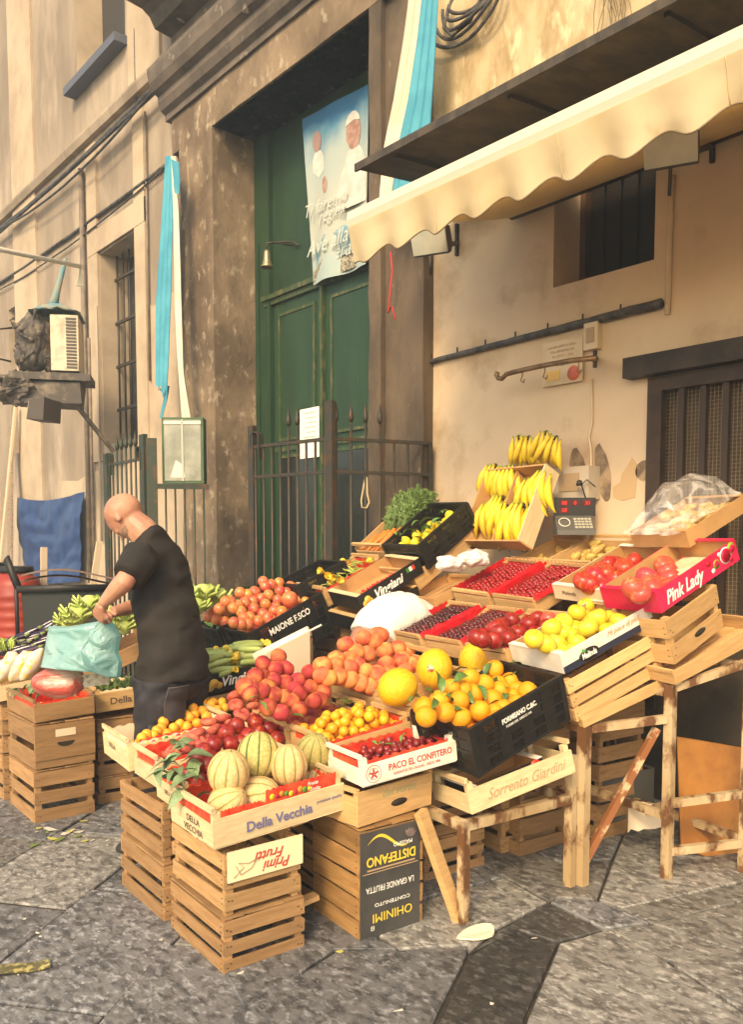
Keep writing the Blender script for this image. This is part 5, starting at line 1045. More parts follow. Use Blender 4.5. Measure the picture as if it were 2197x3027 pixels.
# nectarines
NX = C2([(465,1280),(600,1255),(795,1285),(310,1410),(425,1410),(545,1350),(690,1300),(240,1460),(280,1510),(260,1555),(750,1370),(885,1365),(620,1330),(500,1400),(400,1330),(660,1400),(840,1310),(180,1560),(200,1510)])
place('nect', NX, 2.90, 3.06, .0335, 'nectarine', 'glossy dark red nectarine in the second tray of the front row', 'nectarine', 'dark nectarines', {0: 'dark nectarine with an orange cheek at the top left of its heap', 1: 'topmost dark nectarine, at the peak of the heap', 2: 'dark nectarine with an orange streak behind the olive melon'})
fill('nect', PS['T2'], 22, .50, .265, .032, 3, 'nectarine', 'glossy dark red nectarine in the second tray of the front row', 'nectarine', 'dark nectarines')
FX = C2([(465,1135),(565,1105),(580,1150),(275,1255),(370,1235),(505,1200),(190,1335),(305,1315),(145,1375),(210,1410),(100,1435),(460,1075),(540,1080),(430,1270),(250,1380),(640,1180),(600,1230)])
place('flat', FX, 3.16, 3.36, .0375, 'flat_peach', 'dusky pink flat peach in the third tray of the front row', 'peach', 'flat peaches', {0: 'largest flat peach, on top of the pile', 3: 'flat peach lying at the far left of the upper row'}, )
fill('flat', PS['T3'], 18, .50, .27, .035, 4, 'flat_peach', 'dusky pink flat peach in the third tray of the front row', 'peach', 'flat peaches', jit=.05)
LX = cv(2.3514, 0, 1600, [(1405,1105),(1465,1135),(1540,1120),(1340,1160),(1405,1180),(1290,1210),(1230,1200),(1185,1220),(1245,1270),(1315,1225),(1365,1265),(1295,1290),(1205,1300),(1120,1300),(1160,1340),(1430,1215),(1510,1175),(1480,1120),(1065,1350),(1020,1345),(985,1370),(1135,1255),(1350,1205),(1560,1160),(1450,1260),(1540,1220),(1090,1320)])
place('loq', LX, 3.46, 3.66, .0235, 'loquat', 'yellow orange loquat in the farthest tray of the front row', 'loquat', 'yellow loquats', {0: 'topmost loquat of the yellow heap beside the man'})
fill('loq', PS['T4'], 55, .50, .33, .0225, 5, 'loquat', 'yellow orange loquat in the farthest tray of the front row', 'loquat', 'yellow loquats', heap=.5, c=(.75,.6))
# yellow plums and dark plums
fill('yplum', pose(2.00,2.65,.625,-.12,0,-.12), 118, .43, .29, .0225, 6, 'yellow_plum', 'small yellow plum heaped in the tray behind the dark plums', 'plum', 'small yellow plums', heap=1.0, c=(.5,.6))
for (x, y, z, ri) in pack(95, .445, .27, .0185, 8, heap=.8, c=(.55,.55)): put('plum', PS['paco'] @ Vector((x, y, z)), ri, 'dark_plum', 'small dark red plum in the white printed tray', 'plum', 'small dark plums')
# red peach pyramid, orange peaches
RX_ = C2([(760,802),(655,850),(812,885),(640,935),(735,885),(720,970),(807,985),(600,940),(525,1010),(590,1020),(645,1042),(735,1070),(905,1058),(800,1085),(975,912),(980,1015),(890,972),(1005,1112),(905,1165),(775,1190),(690,1155),(1065,1050),(860,1020),(560,1060),(1040,1100),(690,1010),(850,1110)])
place('peachr', RX_, 2.90, 3.20, .0375, 'red_peach', 'red peach stacked in the pyramid behind the flat peaches', 'peach', 'pyramid of red peaches', {0: 'red peach at the very peak of the pyramid', 1: 'red peach at the upper left shoulder of the pyramid', 2: 'red peach balanced just below and right of the pyramid peak', 14: 'top peach of the two balanced right of the pyramid', 19: 'large orange cheeked peach low at the front of the pyramid, above a leaf'})
fill('peachr', pose(2.03,2.97,.63,-.12,0,-.12), 12, .42, .33, .037, 11, 'red_peach', 'red peach stacked in the pyramid behind the flat peaches', 'peach', 'pyramid of red peaches', heap=.8, c=(.4,.6))
OX = C2([(1225,715),(1065,862),(1300,770),(1160,820),(1155,862),(1240,822),(1375,785),(1350,670),(1430,700),(1475,655),(1255,880),(1312,862),(1360,900),(1500,765),(1590,745),(1610,830),(1505,852),(1435,935),(1178,942),(1108,952),(1258,962),(1330,985),(1060,930),(1400,1010),(1480,1000)]) + C3([(35,362),(20,400),(80,460),(90,540),(160,450),(188,512),(30,600),(110,600),(215,460),(240,540)])
place('peach', OX, 2.95, 3.22, .0415, 'orange_peach', 'big orange red peach in the heap behind the yellow melons', 'peach', 'heap of orange peaches', {0: 'orange peach standing highest on the left of the orange heap', 6: 'round orange peach in the middle front of the orange heap', 9: 'orange peach on top of the heap, touching the white shirt in view'})
fill('peach', pose(2.50,2.90,.735,-.10,.03,-.35), 12, .42, .40, .040, 12, 'orange_peach', 'big orange red peach in the heap behind the yellow melons', 'peach', 'heap of orange peaches', heap=.3)
# yellow melons
YM = 'smooth yellow melons'
for (u, v), y, r, rot, lb in (((158,682),2.66,.083,(.3,1.3,.3),'smooth yellow melon nearest the yellow plums, lying on its side'), ((380,568),2.74,.084,(.1,.15,0),'upright yellow melon with a round sticker'), ((632,520),2.78,.084,(.1,-.1,1),'yellow melon behind the oranges, against the black crate')):
    (uu, vv), = C3([(u, v)]); o = put('ymel', ony(uu, vv, y), r, 'yellow_melon', lb, 'melon', YM, rot)
    if 'sticker' in lb:
        d_ = (CP - o.location).normalized(); b = MB(); b.lathe([(.0005,0),(.2,-.02),(.2,0),(.0005,.02)], 16)
        q_ = (Vector(ony(*C3([(325,568)])[0], y)) - o.location); n_ = (d_*.9 + q_.normalized()*.35).normalized()
        s_ = obj('sticker', b, mat('sticker_w', (.75,.55,.30), .4, (.55,.12,.06), 4, .5, .55), o, None)
        s_.matrix_local = (Matrix.Rotation(0, 4, 'X') @ o.rotation_euler.to_matrix().to_4x4().inverted()) @ (T(n_*1.01) @ n_.to_track_quat('Z', 'Y').to_matrix().to_4x4())
# leaves
def leaf_mb(ln=1, wd=.42, bend=.25, seg=6):
    mb = MB()
    def F(u, v):
        w_ = wd*math.sin(math.pi*min(1, u*.97+.02))**.8*(1-.25*u); s = (v-.5)*w_; return (u*ln, s, bend*math.sin(math.pi*u)*.5 - abs(s)*-.25 - bend*u*u)
    mb.grid(F, seg, 4, 0, True, th=(0,0,.012)); mb.tube([(-.15,0,-.02),(0,0,0),(.3,0,.06)], .015, 4); return mb
ME['leaf'] = fmesh('leaf', leaf_mb(), leafm); ME['leafg'] = fmesh('leaf', leaf_mb(1, .5, .35), leafg); ME['leafl'] = fmesh('leaf', leaf_mb(1, .34, .2), leafm)
def leaf(p, s, name, label, kind='leaf', parent=None, group=None, e=None):
    o = bpy.data.objects.new(name, ME[kind]); COL.objects.link(o); e = e or (rnd(-.6,.6), rnd(-.8,.5), rnd(0,6.28))
    o.location = p; o.rotation_euler = e; o.scale = (s,)*3
    return tag(o, label, 'leaf', group)
# oranges with leaves
OR = C3([(600,622),(745,572),(685,660),(410,760),(527,765),(550,700),(730,757),(825,775),(447,835),(540,865),(655,825),(838,645),(745,840),(312,800),(480,690),(330,860),(620,720),(780,700),(880,700)])
vs_ = [v for u, v in OR]
for i, (u, v) in enumerate(OR):
    y = 2.27+(2.50-2.27)*(max(vs_)-v)/(max(vs_)-min(vs_)); p = ony(u, v, y); lb = {0: 'orange on the top left of the leafy heap in the black crate', 1: 'topmost orange of the heap, beside a twig with curled leaves', 10: 'orange with a folded leaf across it at the front of the crate'}.get(i, 'leafy orange in the black plastic crate')
    o = put('orange', p, .0405*rnd(.95,1.05), 'orange', lb, 'orange', 'leafy oranges')
    if i % 3 < 2:
        l_ = bpy.data.objects.new('leaf', ME['leaf']); COL.objects.link(l_); l_.parent = o; l_.location = (0,0,.95); l_.scale = (1.9,1.9,1.9); l_.rotation_euler = (rnd(-.3,.3), rnd(-.5,.3), rnd(0,6.28))
fill('orange', PS['form'], 34, .522, .345, .039, 14, 'orange', 'leafy orange in the black plastic crate', 'orange', 'leafy oranges')
for (u, v), s, e in (((500,650),.11,(.5,-.3,.1)), ((400,665),.07,(.9,-1.0,.8)), ((330,700),.08,(.6,.2,.4)), ((760,620),.10,(1.2,1.0,1.6)), ((860,600),.12,(.4,.8,2.2)), ((930,670),.10,(1.0,-1.1,.5)), ((680,790),.08,(1.0,1.2,1.2)), ((450,735),.08,(.8,.3,.3)), ((855,530),.10,(.2,.3,.2)), ((640,570),.07,(.9,.6,2)), ((960,515),.13,(.3,.2,0)), ((820,690),.07,(.5,0,1)), ((590,730),.07,(.5,.4,2.6))):
    (uu, vv), = C3([(u, v)]); y = 2.20+(2.45-2.2)*(900-v)/350; leaf(ony(uu, vv, y), s, 'orange_leaf', 'glossy green leaf tucked among the oranges', 'leaf', group='leaves among the oranges', e=e)
for k in range(9):
    (uu, vv), = C3([(rnd(60,380), rnd(830,1060))]); p = PS['paco'] @ Vector((rnd(.12,.38), rnd(.05,.2), rnd(.10,.125))); leaf(p, rnd(.035,.055), 'plum_leaf', 'small limp leaf among the dark plums', 'leafl', group='leaves among the dark plums')
for k in range(22):
    t_ = k/21; u = 360+rnd(-10,190)*(.4+t_); v = 230+280*t_+rnd(-40,30); (uu, vv), = C4([(u+60*t_, v)]); leaf(ony(uu, vv, 2.72+.12*(1-t_)), rnd(.075,.11), 'fig_leaf', 'grey green drooping leaf at the left end of the nectarine tray', 'leafg', group='grey green leaves beside the melons')
for (u, v) in ((640,1120),(690,1190),(850,1210),(1230,1110),(1290,1110),(610,1075),(1180,1100)):
    (uu, vv), = C2([(u, v)]); leaf(ony(uu, vv, 2.90 if u < 900 else 2.80), .06, 'peach_leaf', 'dark leaf poking out between the peaches and the yellow plums', 'leafl', group='leaves among the peaches')
# apples
YA = C3([(1305,185),(1395,222),(1245,245),(1460,235),(1562,250),(1165,290),(1290,265),(1310,325),(1400,275),(1490,310),(1095,322),(1205,365),(987,390),(1120,412),(1300,425),(1410,372),(1215,470),(1060,420),(1160,340),(1240,330),(1380,340)])
place('yap', YA, 2.24, 2.46, .0415, 'yellow_apple', 'yellow apple in the white and navy box', 'apple', 'yellow apples', {0: 'topmost yellow apple of the heap', 4: 'yellow apple lying at the far right of its box', 12: 'yellow apple at the left front of the heap, next to the red apples', 16: 'yellow apple half hidden behind the box corner near the round logo'})
fill('yap', PS['mel'], 16, .50, .35, .040, 15, 'yellow_apple', 'yellow apple in the white and navy box', 'apple', 'yellow apples')
RA = C3([(750,320),(852,275),(960,270),(892,348),(670,392),(742,398),(830,388),(640,380),(780,350),(930,330)])
place('rap', RA, 2.58, 2.78, .0405, 'red_apple', 'dark red apple between the cherries and the yellow apples', 'apple', 'dark red apples', {2: 'biggest dark red apple, at the top right of its heap'})
fill('rap', pose(2.998,2.545,.94,-.14,-.02,-.345), 15, .44, .29, .039, 16, 'red_apple', 'dark red apple between the cherries and the yellow apples', 'apple', 'dark red apples')
place('pap', C3([(1040,262),(1075,275)]), 2.62, 2.7, .041, 'orange_apple', 'orange red apple behind the dark red apples, against the brown card', 'apple', 'two orange red apples')
C5 = lambda pts: cv(2.0652, 1400, 1000, pts)
FJ = C5([(938,1322),(975,1362),(860,1382),(905,1440),(1085,1372),(782,1420),(828,1495),(772,1468),(672,1482),(712,1508),(805,1535),(1010,1345),(740,1450)])
place('fap', FJ, 2.40, 2.62, .045, 'red_apple', 'red streaked apple in the white topped carton', 'apple', 'red streaked apples', {4: 'red and yellow apple set apart beside the divider of the carton', 1: 'large crimson apple on top of the carton heap'})
fill('fap', PS['fuji'], 8, .45, .31, .043, 17, 'red_apple', 'red streaked apple in the white topped carton', 'apple', 'red streaked apples', c=(.2,.5))
PK = C5([(1272,1312),(1300,1355),(1330,1400),(1312,1442),(1168,1390),(1188,1430),(1204,1470),(1222,1515),(1060,1460),(1082,1492),(1098,1528),(975,1522),(1020,1560)])
place('pap', PK, 2.04, 2.24, .046, 'pink_apple', 'pink and yellow apple laid in rows in the bright pink box', 'apple', 'pink apples in rows', {11: 'pink apple at the left front corner of the pink box, with a small sticker', 7: 'pink apple nearest the script lettering of the pink box'})
b = MB(); b.add([(.29,.02,.02),(.53,.02,.02),(.53,.30,.02),(.33,.30,.02),(.29,.2,.055)], [(0,1,2,3,4)]); o = obj('card_tray_insert', b, cardl, pk)
# cherries: the nearest 300 one by one, the rest as one mass
CHL = []
for ky, L_, W_, kd in (('dk1',.44,.295,'cherd'),('dk2',.44,.295,'cherd'),('rc1',.44,.325,'cherr'),('rc2',.44,.325,'cherr')):
    rg = random.Random(ky); nx, ny = int(L_/.0245), int(W_/.0245)
    for i in range(nx):
        for j in range(ny):
            x = .018+(L_-.036)*(i+.5*(j % 2)*.9+.25)/nx; y = .02+(W_-.04)*(j+.5)/ny
            p = PS[ky] @ Vector((x+rg.uniform(-.004,.004), y+rg.uniform(-.004,.004), .062+.014*math.sin(math.pi*y/W_)+rg.uniform(-.006,.006)))
            CHL.append(((p-CP).length, p, kd, rg.uniform(.0118,.0138), (rg.uniform(-.5,.5), rg.uniform(-.5,.5), rg.uniform(0,6.28))))
CHL.sort(key=lambda c: c[0])
for d_, p, kd, r, e in CHL[:300]: put(kd, p, r, 'cherry', 'dark stemmed cherry laid in rows in the dark cherry trays' if kd == 'cherd' else 'bright red stemmed cherry in the red cherry trays', 'cherry', 'dark cherries' if kd == 'cherd' else 'bright red cherries', e)
b = MB(); c0 = CHL[300][1]
from mathutils import Euler
for d_, p, kd, r, e in CHL[300:]:
    b.add(ch.v, ch.f, 0 if kd == 'cherd' else 1, True, T(p-c0) @ Euler(e).to_matrix().to_4x4() @ Matrix.Scale(r, 4)); b.tube([Vector(p-c0)+Vector((0,0,r*.7)), Vector(p-c0)+Vector((rnd(-.006,.006),rnd(-.006,.006),r+.012))], .0009, 3, 2)
o = obj('loose_cherries', b, [cher_d, cher_r, cst], None, T(c0)); tag(o, 'mass of dark and bright cherries filling the back of the cherry trays', 'cherries', None, 'stuff')
for ky, W_ in (('dk1',.295),('dk2',.295),('rc1',.325),('rc2',.325)):     # crumpled red paper along the edges
    b = MB(); b.grid(lambda u, v: (.01+.42*u, -.014+.032*v+.01*noise.noise(Vector((u*6,v*3,1))), .085+.02*math.sin(math.pi*v)+.012*noise.noise(Vector((u*8,v*4,5)))), 30, 5, th=(0,0,-.002)); o = obj('red_paper', b, redliner, None, PS[ky] @ T(0,W_*.0,0)); tag(o, {'dk1': 'crumpled red paper between the two dark cherry trays', 'dk2': 'crumpled red paper between the dark cherries and the dark red apples', 'rc1': 'crumpled red paper between the two bright cherry trays', 'rc2': 'crumpled red paper at the right side of the bright cherries'}[ky], 'paper')
# pears, tiny tomatoes, lemons, tomatoes
for (x, y, z, ri) in pack(17, .37, .31, .031, 21): put('pear', PS['kw2'] @ Vector((x, y, z)), ri, 'brown_pear', 'brown pear lying in the tray below the scale', 'pear', 'brown pears', (1.2+rnd(-.3,.3), rnd(-.3,.3), rnd(-.5,.5)))
fill('pear', PS['kw1'], 4, .37, .26, .030, 22, 'brown_pear', 'brown pear in the half empty tray left of the others', 'pear', 'pears in the half empty tray')
fill('ctom', PS['straw'], 150, .40, .20, .0095, 23, 'tiny_tomato', 'tiny red tomato in the black printed carton', 'tomato', 'tiny red tomatoes', heap=.6)
for (x, y, z, ri) in pack(30, .43, .31, .034, 24, heap=.3): put('lemon', PS['lemon'] @ Vector((x, y, z)), ri, 'lemon', 'yellow lemon in the black crate near the wall', 'lemon', 'lemons', (rnd(0,3), rnd(0,3), rnd(0,3)))
for k in range(16): leaf(PS['lemon'] @ Vector((rnd(.05,.36), rnd(.05,.28), rnd(.13,.17))), rnd(.06,.09), 'lemon_leaf', 'pale green leaf among the lemons', 'leaf', group='leaves among the lemons')
C6 = lambda pts: cv(3.741, 560, 1640, pts)
TX = C6([(815,295),(840,350),(905,330),(990,310),(1115,350),(1000,400),(560,420),(640,440),(720,410),(875,445),(1080,420),(455,520),(700,510),(610,530),(835,545),(950,580),(790,490),(330,600),(480,590),(570,630),(710,595),(975,500),(930,620),(490,750),(810,655),(665,690),(755,735),(645,770),(570,765),(890,760),(1020,700),(1165,620),(1050,650),(1250,550),(600,700),(860,700),(400,520),(540,560)])
place('tomato', TX, 4.20, 4.46, .0335, 'tomato', 'pinkish orange tomato heaped in the black crate', 'tomato', 'heap of pinkish tomatoes', {0: 'yellowish tomato at the very top of the heap', 4: 'tomato at the upper right of the heap with a stalk'})
put('tomato', ony(*C6([(1110,490)])[0], 4.22), .048, 'mango', 'large red and green mango resting on the right of the tomato heap', 'mango', None, (1.2,.9,.2))
fill('tomato', PS['maione'], 60, .53, .35, .033, 25, 'tomato', 'pinkish orange tomato heaped in the black crate', 'tomato', 'heap of pinkish tomatoes', z0=.10)
TL = C6([(215,680),(295,710),(400,660),(390,740),(330,640),(250,640)])
place('tomato', TL, 4.52, 4.62, .034, 'tomato', 'tomato spilling over the left black crate, some still green', 'tomato', 'tomatoes over the left crate')
# zucchini with flowers
zm = mat('zucchini_skin', (.30,.38,.10), .45, (.42,.46,.15), 5, stretch=(6,6,1), rand=.15, huev=.01); fm_ = mat('zucchini_flower', (.78,.60,.06), .6, (.70,.42,.05), 6, rand=.1)
zb = MB(); zb.tube([(-1,0,0),(-.96,0,0),(-.6,.02,0),(0,.05,0),(.6,.03,0),(.97,0,0),(1,0,0)], [.06,.16,.20,.21,.19,.15,.07], 10)
fb = MB()
for k in range(6):
    a = 2*math.pi*k/6; fb.grid(lambda u, v: (1.0+.45*u, (.05+.2*u)*math.cos(a+(v-.5)*1.0)+.02*math.sin(u*9), (.05+.2*u)*math.sin(a+(v-.5)*1.0)+.03*math.cos(u*7+k)), 5, 3, th=(.01,0,0))
ZM, FM = fmesh('zucchini', zb, zm), fmesh('flower', fb, fm_)
def zucchini(p, s, e, lb, grp, fl_=True, nm='zucchini'):
    o = bpy.data.objects.new(nm, ZM); COL.objects.link(o); o.location = p; o.rotation_euler = e; o.scale = (s,)*3; tag(o, lb, 'zucchini', grp)
    if fl_: f = bpy.data.objects.new('flower', FM); COL.objects.link(f); f.parent = o
ZP = pose(2.135,3.97,.70,-.28,.05,-.16)
for k in range(46):
    lay = k//13; j = k % 13; x = .14+.20*(j % 2)+rnd(-.02,.02); y = .03+.36*(j/13)+rnd(-.01,.01); zucchini(ZP @ Vector((x, y, .080+.034*lay+rnd(-.004,.004))), rnd(.075,.092), (rnd(0,6), -.16+rnd(-.2,.2), -.28+rnd(-.9,.9)), 'pale green zucchini with a yellow flower in the black printed carton', 'zucchini with flowers', k % 3 != 1)
# green beans with blossoms
bm_ = mat('bean_green', (.26,.32,.06), .5, (.48,.48,.10), 3, rand=.25, huev=.02); BMs = []
for q in range(2):
    bb = MB(); bb.tube([(-1,0,0),(-.5,.12*(q+1),0),(0,.2,.05),(.5,.1,0),(1,-.1,0)], [.03,.07,.08,.07,.02], 6); BMs.append(fmesh('bean', bb, bm_))
BP = PS['beans']
for k in range(110):
    x, y = rnd(.04,.38), rnd(.03,.28); o = bpy.data.objects.new('green_bean', BMs[k % 2]); COL.objects.link(o); o.location = BP @ Vector((x, y, .06+rnd(0,.06)*math.sin(math.pi*y/.31)+.01)); o.rotation_euler = (rnd(-.4,.4), rnd(-.5,.2), rnd(0,6)); o.scale = (rnd(.045,.06),)*3; tag(o, 'pale green bean in the red papered tray by the railing', 'bean', 'green beans')
for k in range(14):
    o = bpy.data.objects.new('blossom', FM); COL.objects.link(o); o.location = BP @ Vector((rnd(.02,.30), rnd(.04,.16), rnd(.09,.12))); o.scale = (.10,)*3; o.rotation_euler = (rnd(0,6), rnd(-.6,.6), rnd(0,6)); tag(o, 'yellow blossom lying on the green beans', 'flower', 'yellow blossoms on the beans')
# carrots with feathery tops
cb_ = MB(); cb_.tube([(0,0,0),(.05,0,0),(.5,.02,0),(.95,0,.01),(1,0,0)], [.05,.10,.075,.03,.004], 9); CM = fmesh('carrot', cb_, mat('carrot_skin', (.75,.22,.03), .5, (.62,.16,.03), 8, rand=.08))
CPs = PS['carrot']
fm2 = mat('feather_green', (.10,.17,.045), .6, (.16,.24,.06), 20, rand=.2)
fr = MB()
for k in range(16):
    a = rnd(-.35,.35); pts = [Vector((0,0,0))]; d = Vector((-1, math.sin(a)*1.0, rnd(.1,.7)))
    for i in range(6): pts.append(pts[-1]+d*.2+Vector((rnd(-.02,.02), rnd(-.04,.04), rnd(-.03,.03)))); d.z -= .12
    fr.tube(pts, .010, 3)
    for i in range(2, 7):
        for q in range(16):
            s0 = pts[i]+Vector((rnd(-.08,.08),)*1+(0,0)); e_ = Vector((rnd(-.16,.06), rnd(-.16,.16), rnd(-.10,.14))); n_ = Vector((rnd(-1,1), rnd(-1,1), rnd(-1,1))).normalized()*.022
            fr.add([s0, s0+e_*.6+n_, s0+e_, s0+e_*.5-n_], [(0,1,2,3)])
FRM = fmesh('leafy_top', fr, fm2)
for k in range(24):
    o = bpy.data.objects.new('carrot', CM); COL.objects.link(o); o.location = CPs @ Vector((.20+rnd(-.03,.03), .03+.27*(k % 9)/8.5, .05+.022*(k//9))); Mx_ = (CPs.to_3x3() @ (RZ(math.pi+rnd(-.2,.2)) @ RY(rnd(-.05,.05))).to_3x3()).to_euler(); o.rotation_euler = Mx_; o.scale = (rnd(.15,.18),)*3; tag(o, 'orange carrot with its feathery top up-slope in the wooden crate', 'carrot', 'bunched carrots')
    if k % 2 == 0: f = bpy.data.objects.new('leafy_top', FRM); COL.objects.link(f); f.parent = o; f.scale = (1.35,1.35,1.35)
# bananas on their rack
ym = mat('banana_skin', (.80,.56,.03), .45, (.72,.52,.05), 2, rand=.05, huev=.006); yg = mat('banana_green_end', (.30,.34,.04), .5); ybr = mat('banana_tip', (.07,.04,.02), .7)
bb = MB(); pts = []; rs = []
for i in range(13):
    t = i/12; a = -.10+1.25*t; pts.append((0, .95*(1-math.cos(a))*1.1-.0, -.95*math.sin(a)*1.05)); rs.append([.045,.05,.075,.11,.125,.13,.132,.13,.12,.10,.07,.04,.03][i])
bb.tube(pts, rs, 7, 0); bb.tube([(0,-.005,.16),(0,0,.08),(0,.002,.02)], [.04,.042,.05], 6, 1); e_ = Vector(pts[-1]); bb.tube([e_, e_+Vector((0,.03,-.03))], [.032,.022], 6, 2)
BN = fmesh('banana', bb, [ym, yg, ybr])
RK = pose(3.92,3.18,1.485,-.10,0,-1.12)
rk = thing('banana_rack', 'steep cardboard rack of bananas with pale side board against the cream wall', 'rack', M=RK); rl, rw, rh = .50, .50, .12
b = MB(); b.box((0,0,0),(rl,rw,.006)); obj('back_board', b, card, rk)
b = MB(); b.box((-.01,-.012,-.01),(rl,-.001,rh)); obj('side_board', b, woodp, rk)
b = MB(); b.box((-.01,rw+.001,-.01),(rl,rw+.012,rh)); obj('side_board', b, card, rk)
b = MB(); b.box((.0,rw*.48,.0065),(rl*.95,rw*.48+.01,rh*.8)); obj('divider', b, card, rk)
b = MB(); b.box((-.012,-.02,0),(-.002,rw+.02,rh)); obj('lower_lip', b, card, rk)
b = MB(); b.box((rl-.01,0,.007),(rl,rw,rh)); obj('upper_shelf', b, card, rk)
def bunch(p, s, bas, splay, n, lb):
    t = thing('banana_bunch', lb, 'bananas', M=T(p) @ bas @ RY(splay), group='banana bunches')
    b = MB(); b.lathe([(.01,0),(.045,.02),(.05,.05),(.03,.09),(.02,.10)], 8, M=Matrix.Scale(s*2.2, 4) @ T(0,.0,.015)); obj('crown', b, ybr, t)
    for k in range(n):
        a = (k-(n-1)/2)*.17; o = bpy.data.objects.new('banana', BN); COL.objects.link(o); o.parent = t; o.location = (math.sin(a)*s*.55, (.17 if k % 2 else -.02)*s, 0); o.rotation_euler = (rnd(-.08,.08), a*.55, a*.6+math.pi); o.scale = (s*rnd(.92,1.05),)*3
def basis(z, y):
    z = z.normalized(); y = (y-z*y.dot(z)).normalized(); x = y.cross(z); return Matrix(((x.x,y.x,z.x,0),(x.y,y.y,z.y,0),(x.z,y.z,z.z,0),(0,0,0,1)))
B5 = C5([(300,615),(355,620),(460,590),(515,620),(135,815),(200,830),(250,825),(445,860),(370,905),(175,1010),(110,1050),(205,1050),(300,1060),(260,1100)])
BL = ['top left bunch on the shelf of the rack','second bunch from the left on top of the rack','tallest bunch standing on top of the rack','right end bunch on top of the rack','bunch hanging at the upper left of the rack','second bunch in the upper left compartment','bunch next to the divider, upper left','bunch in the upper right compartment, darker crown','bunch behind it in the upper right compartment','bunch in the lower left compartment with a black crown','lowest left bunch of the rack','bunch by the divider, lower left','bunch with a long curved outer banana, lower right','lowest right bunch of the rack']
for i, (u, v) in enumerate(B5):
    hgt = (1600-v)/220; x = 4.0 if i > 3 else 4.10
    pl = RK @ Vector((0,0,.055)); n_ = (RK.to_3x3() @ Vector((0,0,1))).normalized(); d_ = ray(u, v); tt = (pl-CP).dot(n_)/d_.dot(n_); p = CP+d_*tt*(1 if i > 3 else 1.0)
    R3 = RK.to_3x3(); zu = (R3 @ Vector((1,0,0))); nn = (R3 @ Vector((0,0,1)))
    if i < 4: bs = basis(Vector((.35,-.15,1)), Vector((-1,-.3,.2))); p = p+Vector((-.03,0,-.012))
    else: bs = basis(zu, nn); p = p+nn*.02
    bunch(p, (.19 if i != 12 else .225) if i > 3 else .155, bs, (rnd(-.22,.12) if i > 3 else (.45,.15,.1,-.1)[i]), 6, 'yellow bananas, '+BL[i])
# scale
SP = dep(1700,1560,5.02); sc_ = thing('market_scale', 'dark electronic market scale with red digits behind the pears', 'scale', M=T(SP) @ RZ(R(-42)) @ Matrix.Scale(.72, 4))
sm = mat('scale_grey', (.10,.095,.085), .45); smb = mat('scale_black', (.02,.018,.015), .4)
b = MB(); b.box((-.16,0,.10),(.17,.08,.25)); obj('display_head', b, smb, sc_)
b = MB(); b.prism([(0,.10),(-.14,-.02),(-.16,-.06),(.05,-.06),(.06,.10)], 0, -.17, .14); obj('keyboard_body', b, sm, sc_)
dg = mat('red_digits', (.5,.01,.01), .4, emis=(1,.03,.02,.35)); 
for x, z, s in ((-.09,.205,'88'),(.0,.205,'0'),(.10,.205,'30'),(-.09,.145,'08')):
    b = MB(); b.box((x-.04,-.004,z-.024),(x+.04,-.001,z+.024)); w__ = obj('display_window', b, mat('window_red', (.07,.004,.004), .3), sc_); lettering(s, .045, dg, w__, T(x, -.006, z) @ RX(R(90)))
b = MB()
for i in range(5):
    for j in range(4): yy_ = -.018-.027*j; zz_ = .10+yy_*.857+.0025-.012; b.box((-.02+.03*i, yy_-.022, zz_-.012),(.004+.03*i, yy_, zz_+.006))
obj('keys', b, mat('keys', (.40,.38,.28), .5), sc_)
b = MB(); b.tube([(-.10+.045*math.cos(a), -.075+.035*math.sin(a), .045+.034*math.sin(a)) for a in [2*math.pi*i/20 for i in range(21)]], .004, 5); obj('ring', b, mat('ring_w', (.72,.70,.58), .5), sc_)
b = MB(); b.tube([(.1,.06,.25),(.06,.05,.36),(.10,.03,.40),(.17,.02,.34)], .006, 6); b.lathe([(.001,0),(.03,.0),(.022,.04),(.001,.05)], 10, M=T(.04,.03,.35)); obj('lamp_arm', b, smb, sc_)
# cardboard box of pears with a plastic bag
cbp = pose(3.80,2.10,1.50,-.20,0,-.42)
carton('cardboard_box', 'plain brown cardboard box tilted behind the pink box, holding a plastic bag', cbp, .46,.36,.085, card, edge=card, group=None)
for (x, y, z, ri) in pack(16, .44, .34, .034, 31): put('pear', cbp @ Vector((x, y, z)), ri, 'brown_pear', 'brown pear under the clear plastic in the cardboard box', 'pear', 'pears under plastic', (1.2+rnd(-.3,.3), rnd(-.3,.3), rnd(-.5,.5)))
plm = bpy.data.materials.new('clear_plastic'); plm.use_nodes = True; n2 = plm.node_tree.nodes; l2 = plm.node_tree.links
pb = n2['Principled BSDF']; pb.inputs['Base Color'].default_value = (.85,.80,.74,1); pb.inputs['Roughness'].default_value = .2; tp_ = n2.new('ShaderNodeBsdfTransparent'); ms = n2.new('ShaderNodeMixShader'); nz = n2.new('ShaderNodeTexNoise'); nz.inputs['Scale'].default_value = 9; nz.inputs['Distortion'].default_value = 1.5
mr = n2.new('ShaderNodeMapRange'); mr.inputs[1].default_value = .42; mr.inputs[2].default_value = .62; mr.inputs[3].default_value = .14; mr.inputs[4].default_value = .42; tc = n2.new('ShaderNodeTexCoord'); l2.new(tc.outputs['Object'], nz.inputs[0]); l2.new(nz.outputs[0], mr.inputs[0]); l2.new(mr.outputs[0], ms.inputs[0]); l2.new(tp_.outputs[0], ms.inputs[1]); l2.new(pb.outputs[0], ms.inputs[2]); l2.new(ms.outputs[0], n2['Material Output'].inputs[0])
